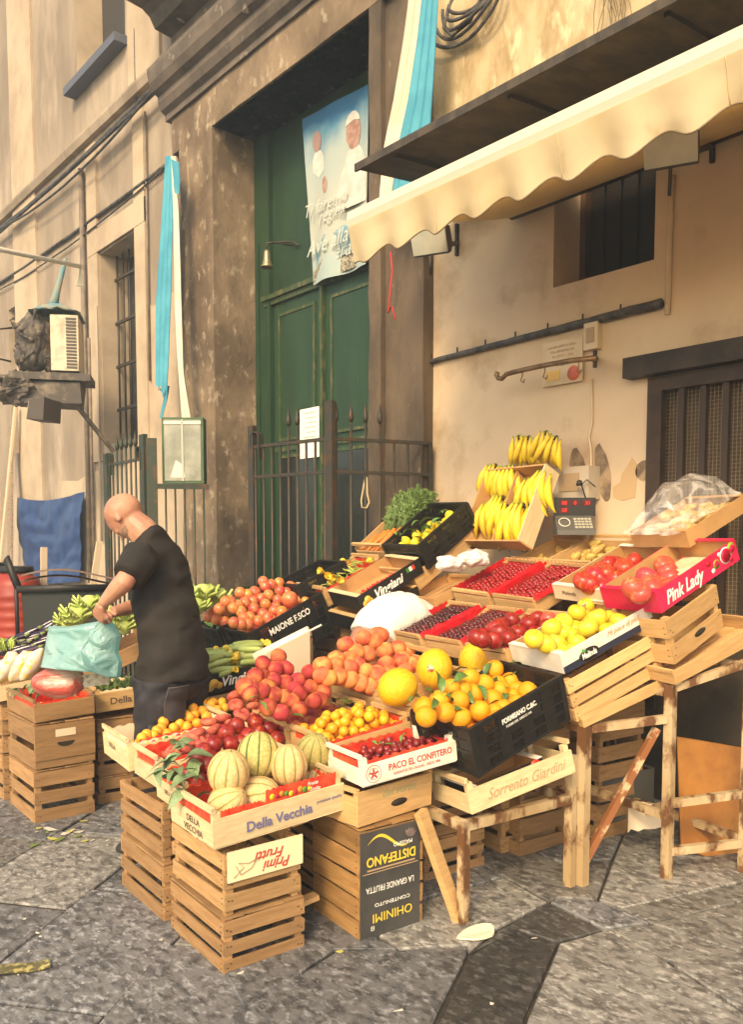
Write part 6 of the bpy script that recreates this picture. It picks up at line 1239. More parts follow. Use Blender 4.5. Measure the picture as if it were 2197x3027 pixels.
def crumple(fn, nu, nv, amp, fq, seed=0):
    def F(u, v):
        p = Vector(fn(u, v)); q = Vector((u*fq, v*fq, seed)); return p + Vector((noise.noise(q), noise.noise(q+Vector((7,3,1))), noise.noise(q+Vector((2,9,4)))))*amp
    return F
b = MB(); b.grid(crumple(lambda u, v: (-.05+.52*u, .02+.38*v, .09+.13*math.sin(math.pi*u)*math.sin(math.pi*v)+.10*u*math.sin(math.pi*v)), 0, 0, .035, 4), 34, 26)
o = obj('plastic_bag', b, plm, None, cbp, fix=False); tag(o, 'clear crumpled plastic bag puffed over the brown pears', 'bag')
# crumpled white bags on a shelf box left of the cherries
shp = pose(3.26,3.10,1.10,-.15,0,-.32)
tray('wooden_crate', 'crate holding crumpled white plastic bags left of the bright cherries', pose(3.42,3.46,1.14,-.15,0,-.36), .36,.32,.06, mt=card, post=.0, group=None)
wb = mat('white_plastic', (.72,.62,.58), .3, (.80,.74,.68), 8, bump=.4, bscale=12, bdist=.02)
for k, (u, v) in enumerate(((1335,1665),(1400,1650))):
    b = MB(); e = ellip(20, 14, .09, .06, .045); b.add([Vector(q)*(1+.45*noise.noise(Vector(q)*22+Vector((k*5,0,0)))) for q in e.v], e.f, 0, False); o = obj('crumpled_bag', b, wb, None, T(dep(u, v, 4.85))); tag(o, ('crumpled white plastic bag left of the bright cherries, nearer the lemons', 'crumpled white plastic bag touching the bright cherry tray')[k], 'bag')
# paper roll on its stick
p0, p1 = dep(755,1945,4.3), dep(915,1865,4.25)
t = thing('paper_roll', 'white wrapping paper roll on a stick with a sheet hanging down', 'paper roll', tuple(p0)); b = MB(); b.tube([Vector(), p1-p0], .028, 14); obj('roll', b, mat('roll_white', (.80,.72,.55), .6), t)
b = MB(); q = (p1-p0); b.tube([q, q*1.22], .006, 6); obj('stick', b, mat('stick_white', (.7,.65,.55), .5), t)
b = MB(); b.grid(lambda u, v: q*(.25+.78*u)+Vector((0,0,-.25*v*(1-.15*u)))-Vector((.03,.03,0))*(1+.2*math.sin(u*5)*v), 12, 8, th=(.002,.002,0)); obj('hanging_sheet', b, mat('sheet_tan', (.42,.34,.24), .7), t)
b = MB(); b.bar((0,0,-.05),(0,0,-.75),.03,.03); b.bar(q*.98+Vector((0,0,-.03)), q*.98+Vector((0,0,-.72)), .03,.03); obj('support', b, woodx, t)
# lettuces and greens
lg = mat('lettuce', (.38,.50,.10), .55, (.55,.62,.20), 6, rand=.12, spec=.3); lgd = mat('dark_greens', (.055,.10,.03), .6, (.10,.16,.05), 10, rand=.25)
def lettuce(p, r, lb, grp=None, m=lg, flat=.8, name='lettuce', n=16, seed=0):
    b = MB(); rg = random.Random(seed); e = ellip(14, 10, r*.62, r*.62, r*.55); b.add([Vector(q)*(1+.2*noise.noise(Vector(q)*30)) for q in e.v], e.f, 0, True)
    for k in range(n):
        a = 2*math.pi*k/n*2.6+rg.uniform(-.2,.2); el = .15+1.1*(k/n); 
        def F(u, v, a=a, el=el):
            w_ = (v-.5)*1.5*math.sin(math.pi*(.15+.8*u)); rad = r*(.45+.62*u*math.cos(el*.6)); z = r*flat*(-.35+u*1.05*math.sin(el)) + r*.10*math.sin(v*19+a*3)*u; aa = a+w_*.55
            return (rad*math.cos(aa)*(1+.06*math.sin(v*23)*u), rad*math.sin(aa)*(1+.06*math.sin(v*23)*u), z)
        b.grid(F, 6, 12, 0, True)
    o = obj(name, b, m, None, T(p), fix=False); return tag(o, lb, 'cabbage' if name == 'cabbage' else 'lettuce', grp)
lettuce(dep(597,1755,5.05), .11, 'pale green lettuce standing behind the man\'s back', seed=1); lettuce(dep(640,1765,5.15), .10, 'pale green lettuce to the right, next to the dark greens', seed=2); lettuce(dep(578,1792,4.95), .09, 'small bright lettuce half hidden by the man\'s shirt', seed=3)
GP = PS['greens']
for k in range(34): o = leaf(GP @ Vector((rnd(.02,.50), rnd(.04,.30), rnd(.20,.27))), rnd(.10,.17), 'dark_green_leaf', 'broad dark green leaf in the crate left of the tomatoes', 'leaf', group='dark green leaves')
# left street group
def P3(u, v, s, ox, oy): return (ox+u/s, oy+v/s)
cab = pose(1.80,5.02,.72,-.1,0,-.25)
tray('fruit_tray', 'tray of green cabbages beyond the teal bag', pose(1.93,4.98,.66,-.12,0,-.35), .5,.36,.10, mt=wood)
tray('fruit_tray', 'tray of dark aubergines at the left edge', pose(1.55,5.30,.62,-.1,0,-.30), .5,.42,.10, mt=woodx)
tray('fruit_tray', 'pale tray of bagged vegetables behind the radish tray', pose(1.42,5.03,.60,-.02,0,-.10), .36,.42,.09, mt=woodp)
for x, y, n in ((1.95,5.02,3),(1.60,5.42,3)):
    for k in range(n): slat_crate('wooden_crate', f'{("bottom","middle","top")[k]} crate {"under the cabbages" if y < 5.2 else "under the aubergines"}', pose(x,y,.20*k,-.1), .36,.34,.185, 3, wood)
for (u, v, r, lb) in ((232,1815,.115,'large green cabbage with open leaves left of the hand'), (262,1785,.10,'pale yellow cabbage on top, beside the man\'s hand'), (205,1835,.095,'green cabbage spreading low behind the teal bag'), (350,1822,.11,'green lettuce between the arm and the black shirt'), (362,1850,.09,'small lettuce below the arm, against the shirt')):
    lettuce(dep(u, v, 5.15 if u < 300 else 4.9), r, lb, None, lg, .8, 'cabbage' if u < 300 else 'lettuce', seed=int(u))
am = mat('aubergine_skin', (.012,.006,.018), .18, (.03,.01,.03), 3, rand=.3, spec=.6); ab = MB(); ab.tube([(-1,0,0),(-.95,0,0),(-.6,.03,0),(0,.1,0),(.55,.06,0),(.85,0,0),(.92,0,0)], [.05,.18,.28,.27,.20,.12,.1], 12, 0); ab.tube([(.84,0,0),(.95,0,0),(1.15,-.04,.03)], [.14,.10,.04], 8, 1); AUB = fmesh('aubergine', ab, [am, mat('calyx', (.18,.22,.07), .6)])
for i, (u, v, a) in enumerate(((500,790,.5),(420,890,.3),(330,935,.2),(250,990,.25),(400,1010,.25),(470,960,.3),(190,1010,.1),(320,1070,.1),(430,1060,.2),(300,880,.35),(150,950,.2),(90,1010,.1),(230,1060,.1),(560,800,.6),(520,860,.5),(100,1060,0))):
    o = bpy.data.objects.new('aubergine', AUB); COL.objects.link(o); uu, vv = P3(u, v, 3.919, 0, 1650); o.location = dep(uu, vv, 4.95+.25*(1100-v)/300); o.rotation_euler = (rnd(-.3,.3), -.25-a*.6, -.65+rnd(-.2,.2)); o.scale = (rnd(.085,.10),)*3
    tag(o, {0: 'aubergine lying highest, against the cabbages', 4: 'long glossy aubergine touching the teal bag'}.get(i, 'glossy dark aubergine in the left tray'), 'aubergine', 'aubergines')
pm_ = mat('pumpkin_flesh', (.80,.25,.03), .5, (.70,.20,.03), 6)
for k, (u, v, r_) in enumerate(((60,880,.9),(130,830,.2))):
    b = MB(); b.grid(lambda a, c: ((.10+.03*c)*math.cos(a*2.4), .05*(c-.5)*math.sin(a*2.4+.3)*2, (.10+.03*c)*math.sin(a*2.4)), 16, 5, th=(.012,.018,0)); o = obj('pumpkin_slice', b, pm_, None, T(dep(*P3(u, v, 3.919, 0, 1650), 5.35)) @ RZ(-.7) @ RY(R(200)+r_)); tag(o, ('orange pumpkin slice at the left edge, lower one', 'orange pumpkin slice standing upright beside the aubergines')[k], 'pumpkin')
for k, (u, v, w_, lb) in enumerate(((60,1280,1.1,'leftmost clear bag of sliced vegetables'), (230,1260,1,'middle clear bag of yellow and white vegetables'), (360,1240,1,'clear bag of vegetables next to the teal bag'))):
    e = ellip(18, 14, .055*w_, .035, .10); b = MB(); b.add([Vector(q)*(1+.22*noise.noise(Vector(q)*26+Vector((k*4,0,0))))+Vector((.5*q[2],0,0)) for q in e.v], e.f, 0, True); o = obj('vegetable_bag', b, mat('bag_veg', (.70,.58,.48), .3, (.75,.55,.10), 18, .50, .60, detail=3, rand=.05, bump=.5, bscale=30), None, T(dep(*P3(u, v, 3.919, 0, 1650), 4.95)) @ RZ(-.7)); tag(o, lb, 'bag', 'bagged vegetables')
HP = PS['herb']
rm = mat('radish_red', (.62,.08,.05), .4, rand=.2); ME['rad'] = fmesh('radish', round_fruit(10, 8, 1, 1, .05), rm); ME['onion'] = fmesh('onion', round_fruit(10, 8, 1, 1, .05), mat('onion_pale', (.68,.55,.25), .5, rand=.1))
fill('rad', HP, 26, .32, .22, .016, 41, 'radish', 'red radish in the brown tray at the left', 'radish', 'radishes'); fill('onion', HP, 14, .32, .2, .017, 42, 'small_onion', 'small pale onion among the radishes', 'onion', 'small onions', z0=.04)
for k in range(40): leaf(HP @ Vector((rnd(.03,.28), rnd(.16,.42), rnd(.09,.13))), rnd(.05,.09), 'herb_leaf', 'crinkled herb leaf behind the radishes', 'leafg', group='herb leaves in the radish tray')
DP = PS['dv2']
def tuft(M, n, ln, name, label, cat, m=fm2):
    b = MB()
    for k in range(n):
        p = Vector((rnd(-.08,.08), rnd(-.05,.05), 0)); d = Vector((rnd(-.6,.6), rnd(-.6,.6), 1)).normalized()*ln*rnd(.6,1.1); s = Vector((d.y, -d.x, 0)).normalized()*.006
        b.add([p-s, p+s, p+d*.55+s*1.5+Vector((0,0,.01)), p+d+Vector((0,0,-.02)), p+d*.55-s*1.5+Vector((0,0,.01))], [(0,1,2,3,4)])
    o = obj(name, b, m, None, M, fix=False); return tag(o, label, cat)
tuft(DP @ T(.10,.15,.06), 90, .13, 'leafy_greens', 'bunch of dark leafy greens in the tray at the man\'s legs', 'greens'); tuft(DP @ T(.28,.15,.06), 90, .14, 'leafy_greens', 'bunch of bright leafy greens touching the man\'s trousers', 'greens', lgd)
tuft(T(dep(20,1920,5.0)), 70, .10, 'fennel_tops', 'feathery fennel tops at the far left edge', 'greens', lg)
tray('wooden_crate', 'pale crate with round printed marks on the ground behind the gate bars', pose(3.05,5.05,.55,.2,0,0), .45,.3,.2, mt=white, post=.03, lin=redp, group=None)
for k in range(2): slat_crate('wooden_crate', ('lower','upper')[k]+' crate in the pile behind the gate bars', pose(3.05,5.05,.27*k,.2), .45,.3,.25, 3, wood, group='crates behind the gate bars')
plastic_crate('plastic_crate', 'small black plastic crate behind the green beans', pose(3.05,4.25,1.12,-.1,0,-.4), .36,.3,.14, 0)
# litter
lm_ = [mat('litter_w', (.60,.55,.45), .7), mat('litter_y', (.50,.45,.10), .7), mat('litter_g', (.16,.22,.05), .7)]
for i in range(34):
    u = rnd(0,520) if i % 3 else rnd(0,2100); v = rnd(2440,3000) if i % 3 else rnd(2700,3000)
    if i < 14: u, v = rnd(100,260), rnd(2425,2500)
    p = onz(u, v, .02); s = rnd(.004,.012) if i >= 14 else rnd(.012,.03); b = MB(); n_ = random.randint(4,6); an = sorted(rnd(0,6.28) for _ in range(n_)); b.prism([(math.cos(a)*s*1.6, math.sin(a)*s) for a in an], 2, 0, .0015); o = obj('litter_scrap', b, lm_[i % 3 if i < 14 else (0 if rnd(0,1) < .8 else 1)], None, T(p.x, p.y, .019) @ RZ(rnd(0,6)) @ RX(rnd(-.05,.05)))
    tag(o, 'small trodden vegetable scrap on the paving near the left crates' if i < 14 else 'tiny pale speck of litter on the paving', 'litter', 'vegetable scraps' if i < 14 else 'specks of litter')
p = onz(40,2868,.02); b = MB(); b.grid(lambda u, v: (-.10+.22*u, -.035+.07*v, .003+.006*math.sin(u*6)), 12, 4, th=(0,0,.002)); o = obj('torn_wrapper', b, mat('wrapper', (.12,.11,.05), .4, (.50,.42,.16), 30, .5, .6), None, T(p.x,p.y,.021) @ RZ(-.3)); tag(o, 'torn dark and yellow wrapper on the paving at the left edge', 'wrapper')
# ================================================================ PEOPLE
def loft(mb, st, n=14, side=(1,0,0), cap=True):      # stations: (point, half width along side, half depth)
    pts = [Vector(s[0]) for s in st]; k = len(pts); vs = []; sv = Vector(side)
    for i, p in enumerate(pts):
        d = (pts[min(i+1, k-1)]-pts[max(i-1, 0)]).normalized(); sd_ = st[i][3] if len(st[i]) > 3 else sv
        a = Vector(sd_); a = (a-d*a.dot(d)).normalized(); c = d.cross(a)
        for j in range(n): t = 2*math.pi*j/n; vs.append(p+a*(math.cos(t)*st[i][1])+c*(math.sin(t)*st[i][2]))
    fs = [(i*n+j, i*n+(j+1) % n, (i+1)*n+(j+1) % n, (i+1)*n+j) for i in range(k-1) for j in range(n)]
    if cap: fs += [tuple(range(n))[::-1], tuple((k-1)*n+j for j in range(n))]
    return mb.add(vs, fs, 0, True)
def blobm(mb, c, rx, ry, rz, M=None):
    e = ellip(16, 12, rx, ry, rz); mb.add(e.v, e.f, 0, True, T(c) @ (M or Matrix()))
skin = mat('skin', (.52,.27,.17), .42, (.42,.19,.12), 9, rand=0, sss=.12, spec=.35, bump=.15, bscale=60, bdist=.004)
shirt = mat('shirt_black', (.013,.010,.008), .85, (.022,.017,.013), 5, bump=.3, bscale=60)
denim = mat('denim_dark', (.013,.012,.016), .8, (.026,.024,.029), 14, bump=.3, bscale=80); stitch = mat('stitch', (.12,.10,.09), .8)
# ---- the man in black
Bs = dep(494, 1900, 4.05); Bs.z = 0
F0 = Vector((-.36,.93,0)).normalized(); L0 = Vector((-F0.y, F0.x, 0))     # facing, his left
MM = Matrix(((F0.x, L0.x, 0, Bs.x), (F0.y, L0.y, 0, Bs.y), (0, 0, 1, 0), (0, 0, 0, 1)))   # local x forward, y left
mi = MM.inverted(); D_ = lambda u, v, Z: mi @ dep(u, v, Z)
man = thing('person', 'bald man in a black T-shirt bending his head over a teal plastic bag', 'person', M=MM)
S1 = (0,1,0)
hip_z = .98
# body: head, neck, torso, arms with hands, legs: one surface
sh_c = D_(452, 1610, 4.03); nk = D_(418, 1568, 4.03); hd = D_(372, 1528, 4.03)
shl = D_(422, 1632, 3.86); elb = D_(368, 1718, 3.74); wr = D_(300, 1788, 3.80)
shr = Vector((shl.x+.02, -shl.y-.02, shl.z)); shr = sh_c*2 - shl; shr.z = shl.z-.01; shr.x = sh_c.x+.06
elr = shr + Vector((.12,-.04,-.25)); wrr = D_(325, 1812, 4.05)
def arm(mb, a, b_, c, s=1.0, up0=0): loft(mb, [(a,.060*s,.060*s),(a.lerp(b_,.5),.052*s,.050*s),(a.lerp(b_,.92),.044*s,.043*s),(b_,.045*s,.045*s),(b_.lerp(c,.25),.046*s,.043*s),(b_.lerp(c,.6),.037*s,.034*s),(b_.lerp(c,.95),.028*s,.024*s)], 12, (0,1,0))
def hand(mb, w0, d, side, curl=.9, s=1.0):     # palm and five unequal curled fingers
    d = d.normalized(); sd_ = (side-d*side.dot(d)).normalized(); nr = d.cross(sd_)
    loft(mb, [(w0,.026*s,.020*s,sd_),(w0+d*.03*s,.033*s,.018*s,sd_),(w0+d*.07*s,.040*s,.016*s,sd_),(w0+d*.092*s,.037*s,.013*s,sd_)], 10)
    for i, (ln, off) in enumerate(((.070,-.029),(.080,-.010),(.074,.010),(.058,.028))):
        p = w0+d*.086*s+sd_*off*s; q = [p-d*.02*s, p]; a = .25
        for k in range(3): a += curl*(.45+.1*k); q.append(q[-1]+(d*math.cos(a)+nr*math.sin(a))*(ln*(.46,.30,.24)[k])*s)
        loft(mb, [(x, (.0095,.0098,.0092,.0085,.0065)[j]*s, (.0095,.0098,.009,.008,.006)[j]*s, sd_) for j, x in enumerate(q)], 8)
    p = w0+d*.03*s-sd_*.026*s; q = [p+sd_*.01*s, p-sd_*.018*s+d*.018*s+nr*.008*s, p-sd_*.026*s+d*.045*s+nr*.022*s, p-sd_*.022*s+d*.065*s+nr*.034*s]
    loft(mb, [(x, (.014,.013,.010,.008)[j]*s, (.014,.012,.010,.007)[j]*s, nr) for j, x in enumerate(q)], 8)
pel = Vector((0,0,.96)); wa = Vector((.0,0,1.08)); ch_ = Vector((sh_c.x*.55, 0, 1.25))
b = MB()
loft(b, [((-.02,0,.86),0.1426,0.1058),((-.01,0,.95),0.1564,0.1150),((.0,0,1.05),0.1426,0.1058),(Vector((.01,0,1.15)),0.1472,0.1150),(Vector((sh_c.x*.55,0,1.28)),0.1610,0.1196),(Vector((sh_c.x*.9,0,sh_c.z-.09)),0.1656,0.1058),(sh_c*1+Vector((0,0,-.02)),0.1288,0.0828),(sh_c+Vector((.01,0,.02)),0.0644,0.0552)], 20, S1)
loft(b, [(sh_c,.075,.070),(nk,.072,.076),(nk.lerp(hd,.5),.066,.070),(hd,.058,.062)], 14, S1)
# head: long axis pitched forward-down
hx = (Vector((.50,0,-.86))).normalized()      # face direction
hu = Vector((.86,0,.50))                       # crown direction
HM = Matrix(((hx.x, 0, hu.x, hd.x), (0, 1, 0, hd.y), (hx.z, 0, hu.z, hd.z), (0,0,0,1))) @ Matrix.Scale(.92, 4)
def hb(c, rx, ry, rz, rot=None): e = ellip(18, 14, rx, ry, rz); b.add(e.v, e.f, 0, True, HM @ T(c) @ (rot or Matrix()))
hb((-.012,0,.030), .102,.080,.092); hb((.020,0,.015), .085,.073,.095); hb((.038,0,-.045), .058,.055,.062); hb((.062,0,-.088), .030,.032,.026)
hb((.098,0,-.020), .014,.013,.026, RY(.35)); hb((.112,0,-.034), .012,.015,.010); hb((.082,0,.018), .018,.055,.012); hb((.080,0,-.062), .014,.024,.007); hb((.079,0,-.072), .013,.021,.007)
for s in (-1, 1): hb((.066, s*.045, -.028), .022,.020,.020); hb((.078, s*.030, .002), .010,.012,.008); b.lathe([(.004,-.034),(.012,-.028),(.016,0),(.017,.018),(.010,.032),(.002,.036)], 10, 0, HM @ T(-.010, s*.082, -.012) @ RY(-.25) @ Matrix.Diagonal((1.25,.85,1.05,1)))
arm(b, shl, elb, wr); arm(b, shr, elr, wrr)
hand(b, wr, (Vector((.3,-.15,-.35))), Vector((.6,.1,.5)), 1.0); hand(b, wrr, Vector((.2,.15,-.4)), Vector((.6,-.1,.4)), 1.0)
for s in (-1, 1):
    ft = Vector((.04*s if s < 0 else -.02, s*.11, 0)); kn = Vector((.03, s*.10, .50)); loft(b, [((-.01,s*.085,.92),.095,.10),(Vector((.0,s*.09,.72)),.083,.088),(kn,.058,.062),(Vector((-.01,s*.105,.33)),.052,.058),(Vector((-.01,s*.11,.12)),.038,.042)], 12, S1)
    loft(b, [((-.07,s*.11,.045),.035,.04,(0,1,0)),((.02,s*.115,.05),.045,.045,(0,1,0)),((.14,s*.12,.03),.048,.028,(0,1,0)),((.19,s*.12,.02),.03,.018,(0,1,0))], 10)
bm_ = fuse(b, .0052, 3); bm_.materials.clear(); bm_.materials.append(skin); obj('body', bm_, skin, man)
# eyes and ears detail, beard shade
beard = mat('stubble', (.30,.17,.11), .8, (.19,.115,.08), 60, .40, .60)
b = MB(); e = ellip(18, 14, .0600, .0565, .0640); b.add(e.v, e.f, 0, True, HM @ T(.038,0,-.045)); e = ellip(14, 10, .034, .036, .030); b.add(e.v, e.f, 0, True, HM @ T(.062,0,-.088)); bm2 = fuse(b, .006, 2); bm2.materials.clear(); bm2.materials.append(beard); obj('stubble', bm2, beard, man)
# T-shirt
b = MB()
loft(b, [((-.035,-.0,.865),0.1950,0.1560),((-.035,0,.95),0.1900,0.1520),((-.03,0,1.05),0.1740,0.1430),(Vector((-.015,0,1.15)),0.1670,0.1375),(Vector((sh_c.x*.50,0,1.28)),0.1740,0.1375),(Vector((sh_c.x*.82,0,sh_c.z-.11)),0.1827,0.1218),(sh_c+Vector((.0,0,-.045)),0.1700,0.0980),(sh_c+Vector((.015,0,.02)),0.0870,0.0800),(sh_c.lerp(nk,.35),.0900,.0900),(sh_c.lerp(nk,.62),.0830,.0860),(sh_c.lerp(nk,.74),.0800,.0840)], 24, S1)
def sleeve(a, c): loft(b, [(a+(a-c)*.0,.080,.085),(a.lerp(c,.35),.085,.085),(a.lerp(c,.86),.082,.078)], 14, (0,1,0))
sleeve(shl, elb); sleeve(shr, elr)
def wrk(co): return .007*math.sin(co.z*55+co.y*14+5*noise.noise(co*6))*max(0,noise.noise(co*4+Vector((3,1,2)))+.15) + .016*noise.noise(Vector((co.x*6, co.y*5, co.z*11+co.x*9))) + .006*noise.noise(Vector((co.x*16, co.y*14, co.z*18)))
bm_ = fuse(b, .009, 5, .5, wrk); bm_.materials.clear(); bm_.materials.append(shirt); obj('t_shirt', bm_, shirt, man)
# trousers with pockets
b = MB()
loft(b, [((-.03,0,1.0),0.1566,0.1126),((-.035,0,.94),0.1672,0.1250),((-.035,0,.86),0.1742,0.1320),((-.02,0,.80),0.1672,0.1232)], 20, S1)
for s in (-1, 1): loft(b, [((-.025,s*.092,.88),.108,.138),((-.01,s*.10,.70),.104,.118),((.01,s*.105,.50),.092,.10),((.0,s*.11,.28),.085,.09),((-.0,s*.115,.07),.088,.092)], 16, S1)
bm_ = fuse(b, .009, 4, .5, wrk); bm_.materials.clear(); bm_.materials.append(denim); tr = obj('trousers', bm_, denim, man)
def skinpatch(name, cx, cz, w_, h_, mt, par, back=True, off=.012, side=0):
    b = MB(); 
    b.grid(lambda u, v: (cx[0], 0, 0), 1, 1) if False else None
    return None
for (z0, z1, y0, y1, nm) in ((.86,.70,.045,.165,'back_pocket'),(.68,.50,.10,.20,'cargo_pocket')):
    b = MB()
    def PF(u, v, z0=z0, z1=z1, y0=y0, y1=y1):
        z = z0+(z1-z0)*v; a = (y0+(y1-y0)*u); r = .150 if z > .8 else .128; cy = .09; dy_ = a-cy; x = -.02-math.sqrt(max(r*r-dy_*dy_*1.3, .001))-.006
        return (x, a, z)
    b.grid(PF, 10, 8, th=(-.004,.002,0)); obj(nm, b, mat('denim_pocket', (.03,.027,.031), .8, (.045,.04,.045), 14), tr, fix=False)
    b = MB(); b.tube([Vector(PF(u, .02))+Vector((-.006,0,0)) for u in (0,.25,.5,.75,1)], .0022, 4); b.tube([Vector(PF(0, v))+Vector((-.006,0,0)) for v in (0,.5,1)], .0018, 4); b.tube([Vector(PF(1, v))+Vector((-.006,0,0)) for v in (0,.5,1)], .0018, 4); obj('seam', b, stitch, tr)
b = MB()
for s in (-1, 1): loft(b, [((-.09,s*.11,.03),.04,.03,(0,1,0)),((.03,s*.115,.045),.052,.045,(0,1,0)),((.15,s*.12,.035),.054,.035,(0,1,0)),((.215,s*.12,.025),.035,.022,(0,1,0))], 12)
obj('shoes', b, mat('shoe', (.03,.028,.028), .6), man)
# teal bag held at the hand
tg = thing('plastic_bag', 'crumpled teal plastic shopping bag held in the man\'s hand over the vegetables', 'bag', M=T(dep(250, 1915, 3.98)))
tealm = mat('teal_plastic', (.36,.60,.58), .2, (.48,.68,.65), 6, .45, .6, spec=.6, bump=.15, bscale=9, bdist=.02)
tn = tealm.node_tree; tb1 = tn.nodes['Principled BSDF']; tr1 = tn.nodes.new('ShaderNodeBsdfTranslucent'); tr1.inputs[0].default_value = (.25,.65,.62,1); mx1 = tn.nodes.new('ShaderNodeMixShader'); mx1.inputs[0].default_value = .45; tn.links.new(tb1.outputs[0], mx1.inputs[1]); tn.links.new(tr1.outputs[0], mx1.inputs[2]); tn.links.new(mx1.outputs[0], tn.nodes['Material Output'].inputs[0])
q = [dep(*P3(u, v, 3.919, 0, 1650), z)-dep(250, 1915, 3.98) for u, v, z in ((560,785,4.05),(800,790,3.95),(1000,755,3.90),(1150,730,3.90),(1270,700,3.93),(1350,800,3.95),(1400,890,3.96),(1370,1090,3.95),(1415,1200,3.96),(1395,1380,3.98),(1290,1385,3.94),(1100,1330,3.86),(900,1310,3.83),(640,1290,3.88),(465,1265,3.98),(500,1120,4.03),(530,950,4.06))]
ctr = sum(q, Vector())/len(q)
b = MB(); NR = 15
for sgn in (1, -1):
    vs = []; n = 68
    for i in range(n):
        k = i/n*len(q); a = q[int(k)].lerp(q[(int(k)+1) % len(q)], k-int(k))
        for j in range(NR+1):
            t = j/NR; p = a.lerp(ctr, t); h = math.sqrt(max(0, 1-(1-t)**2)); fold = noise.noise(Vector((p.x*9+p.z*5, p.z*10, sgn*2)))*.055*min(1, t*4) + abs(noise.noise(Vector((p.x*14+p.z*6, p.z*12, sgn*5))))*.045*min(1, t*4) - abs(noise.noise(Vector((p.x*30, p.z*26-p.x*12, sgn*3))))*.016*min(1, t*4)
            vs.append(p - fw*(sgn*(.085*h)+fold))
    W1 = NR+1; fs = [(i*W1+j, ((i+1) % n)*W1+j, ((i+1) % n)*W1+j+1, i*W1+j+1) for i in range(n) for j in range(NR)]
    b.add(vs, fs, 0, False)
obj('bag_body', b, tealm, tg, fix=False)
b = MB()
e = ellip(26, 18, .105, .085, .075); hm = [q_ for q_ in e.v]
b.add([Vector(v)*(1+.25*noise.noise(Vector(v)*14)) for v in e.v], e.f, 0, True)
rb = mat('red_in_plastic', (.62,.09,.06), .22, (.66,.42,.34), 4, .42, .62, stretch=(1,5,3), spec=.6, bump=.4, bscale=14, bdist=.02)
o = obj('produce_bag', b, rb, None, T(dep(*P3(700, 1430, 3.919, 0, 1650), 4.05)) @ RZ(-.6) @ RY(-.15) @ Matrix.Diagonal((1.25,1,1,1))); tag(o, 'clear bag of red produce lying below the teal bag on the radish tray', 'bag')
b = MB(); p0 = dep(*P3(960, 1400, 3.919, 0, 1650), 4.03); 
b.grid(crumple(lambda u, v: tuple(p0.lerp(dep(*P3(1260, 1360+80*v, 3.919, 0, 1650), 4.1), u)+Vector((0,0,-.06*v*(1-.5*u)+.02))-p0), 0, 0, .012, 6), 12, 8, th=(.004,.004,0)); o = obj('bag_tail', b, mat('bag_tail_m', (.66,.58,.46), .3, spec=.6), None, T(p0), fix=False); tag(o, 'twisted pale end of the red produce bag under the teal bag', 'bag')
# ---- crouching person in white
base = Vector((3.17,3.57,0)); fd = Vector((.995,.06,0)).normalized(); ld = Vector((-fd.y, fd.x, 0))
CM_ = Matrix(((fd.x, ld.x, 0, base.x), (fd.y, ld.y, 0, base.y), (0,0,1,0), (0,0,0,1)))
cp = thing('person', 'stooping person in a white T-shirt bent low behind the orange peaches, face hidden', 'person', M=CM_)
b = MB()
spine = [(-.20,.85,.140,.115),(-.17,.93,.150,.120),(-.12,1.02,.150,.115),(-.03,1.08,.155,.115),(.08,1.10,.160,.115),(.18,1.06,.160,.105),(.26,.98,.10,.08)]
loft(b, [((x,0,z),a,c) for x, z, a, c in spine], 20, (0,1,0)); hd2 = Vector((.36,0,.86)); loft(b, [((.24,0,1.0),.06,.065),(hd2,.05,.055)], 12, (0,1,0))
e = ellip(18, 14, .095, .078, .115); b.add(e.v, e.f, 0, True, T(hd2+Vector((.03,0,-.03))) @ RY(2.2)); blobm(b, hd2+Vector((.09,0,-.12)), .02,.015,.02)
for s_ in (-1, 1):
    e = ellip(8, 6, .015,.01,.03); b.add(e.v, e.f, 0, True, T(hd2+Vector((.05, s_*.08, -.03))))
    a0 = Vector((.18, s_*.15, 1.0)); a1 = Vector((.22, s_*.18, .76)); a2 = Vector((.32, s_*.11, .58)); arm(b, a0, a1, a2); hand(b, a2, Vector((.6,-s_*.1,-.3)), Vector((0,s_,0)), .8)
    loft(b, [((-.20,s_*.08,.85),.095,.105),((-.12,s_*.09,.62),.08,.085),((-.04,s_*.10,.46),.062,.062),((-.08,s_*.10,.28),.052,.055),((-.12,s_*.10,.09),.038,.04)], 12, (0,1,0)); loft(b, [((-.18,s_*.10,.04),.035,.04,(0,1,0)),((-.06,s_*.10,.045),.045,.04,(0,1,0)),((.07,s_*.10,.02),.035,.018,(0,1,0))], 10)
bm_ = fuse(b, .0075, 4); bm_.materials.clear(); bm_.materials.append(skin); obj('body', bm_, skin, cp)
b = MB(); loft(b, [((-.145,0,.985),.160,.130),((-.11,0,1.035),.168,.134),((-.03,0,1.085),.175,.136),((.08,0,1.105),.182,.136),((.18,0,1.07),.182,.128),((.26,0,1.0),.12,.10)], 24, (0,1,0))
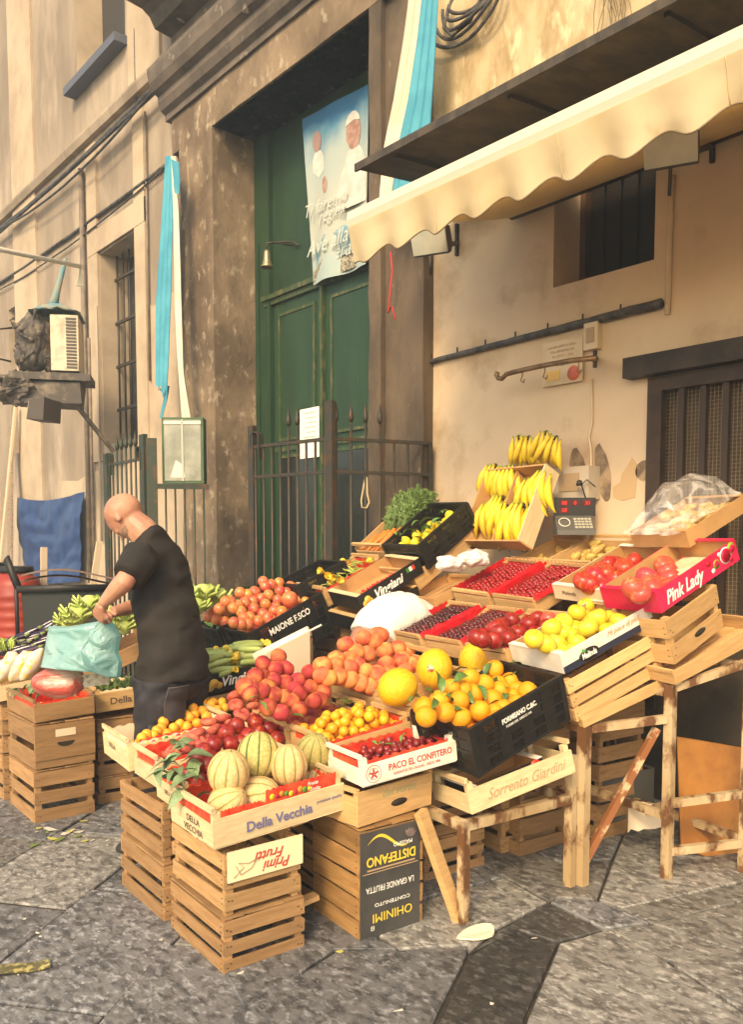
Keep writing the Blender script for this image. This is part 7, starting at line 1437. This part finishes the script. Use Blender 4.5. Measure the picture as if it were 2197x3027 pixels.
for s_ in (-1, 1): loft(b, [((.16,s_*.13,1.03),.09,.09),((.19,s_*.155,.96),.08,.085),((.22,s_*.175,.86),.074,.078)], 14, (0,1,0))
bm_ = fuse(b, .01, 6, .5, lambda co: .010*noise.noise(Vector((co.x*5,co.y*14,co.z*9)))+.004*noise.noise(co*22)); wsh = mat('shirt_white', (.78,.73,.64), .85); bm_.materials.clear(); bm_.materials.append(wsh); obj('t_shirt', bm_, wsh, cp)
b = MB(); loft(b, [((-.22,0,.82),.165,.145),((-.195,0,.90),.160,.135)], 20, (0,1,0))
for s_ in (-1, 1): loft(b, [((-.20,s_*.085,.86),.10,.12),((-.12,s_*.09,.62),.092,.10),((-.04,s_*.10,.46),.078,.08),((-.08,s_*.10,.28),.07,.075),((-.12,s_*.10,.09),.065,.065)], 14, (0,1,0))
bm_ = fuse(b, .011, 5, .5, wrk); bm_.materials.clear(); bm_.materials.append(denim); obj('trousers', bm_, denim, cp)
hm_ = MB(); e = ellip(18, 14, .100,.083,.10); hm_.add([v for v in e.v], e.f, 0, True, T(hd2+Vector((.018,0,-.0))) @ RY(2.2)); obj('hair', hm_, mat('hair_dark', (.03,.022,.016), .7, bump=.5, bscale=60), cp)
bpy.context.view_layer.update()

# ================================================================ HAZE, added to stand in for lens glare
b = MB(); b.box((-9,-9,-1),(16,40,24))
hz = obj('haze', b, None, None); hz.data.materials.clear()
hm = bpy.data.materials.new('glare_haze'); hm.use_nodes = True; hn = hm.node_tree.nodes; hl = hm.node_tree.links
for n_ in list(hn):
    if n_.type == 'BSDF_PRINCIPLED': hn.remove(n_)
pvn = hn.new('ShaderNodeVolumePrincipled'); pvn.inputs['Density'].default_value = .0055; pvn.inputs['Color'].default_value = (.72,.88,1,1); pvn.inputs['Anisotropy'].default_value = .0
hl.new(pvn.outputs[0], hn['Material Output'].inputs['Volume']); hz.data.materials.append(hm); hz['kind'] = 'stuff'; hz['label'] = 'pale bluish haze added over the street to stand in for lens glare'; hz['category'] = 'haze'
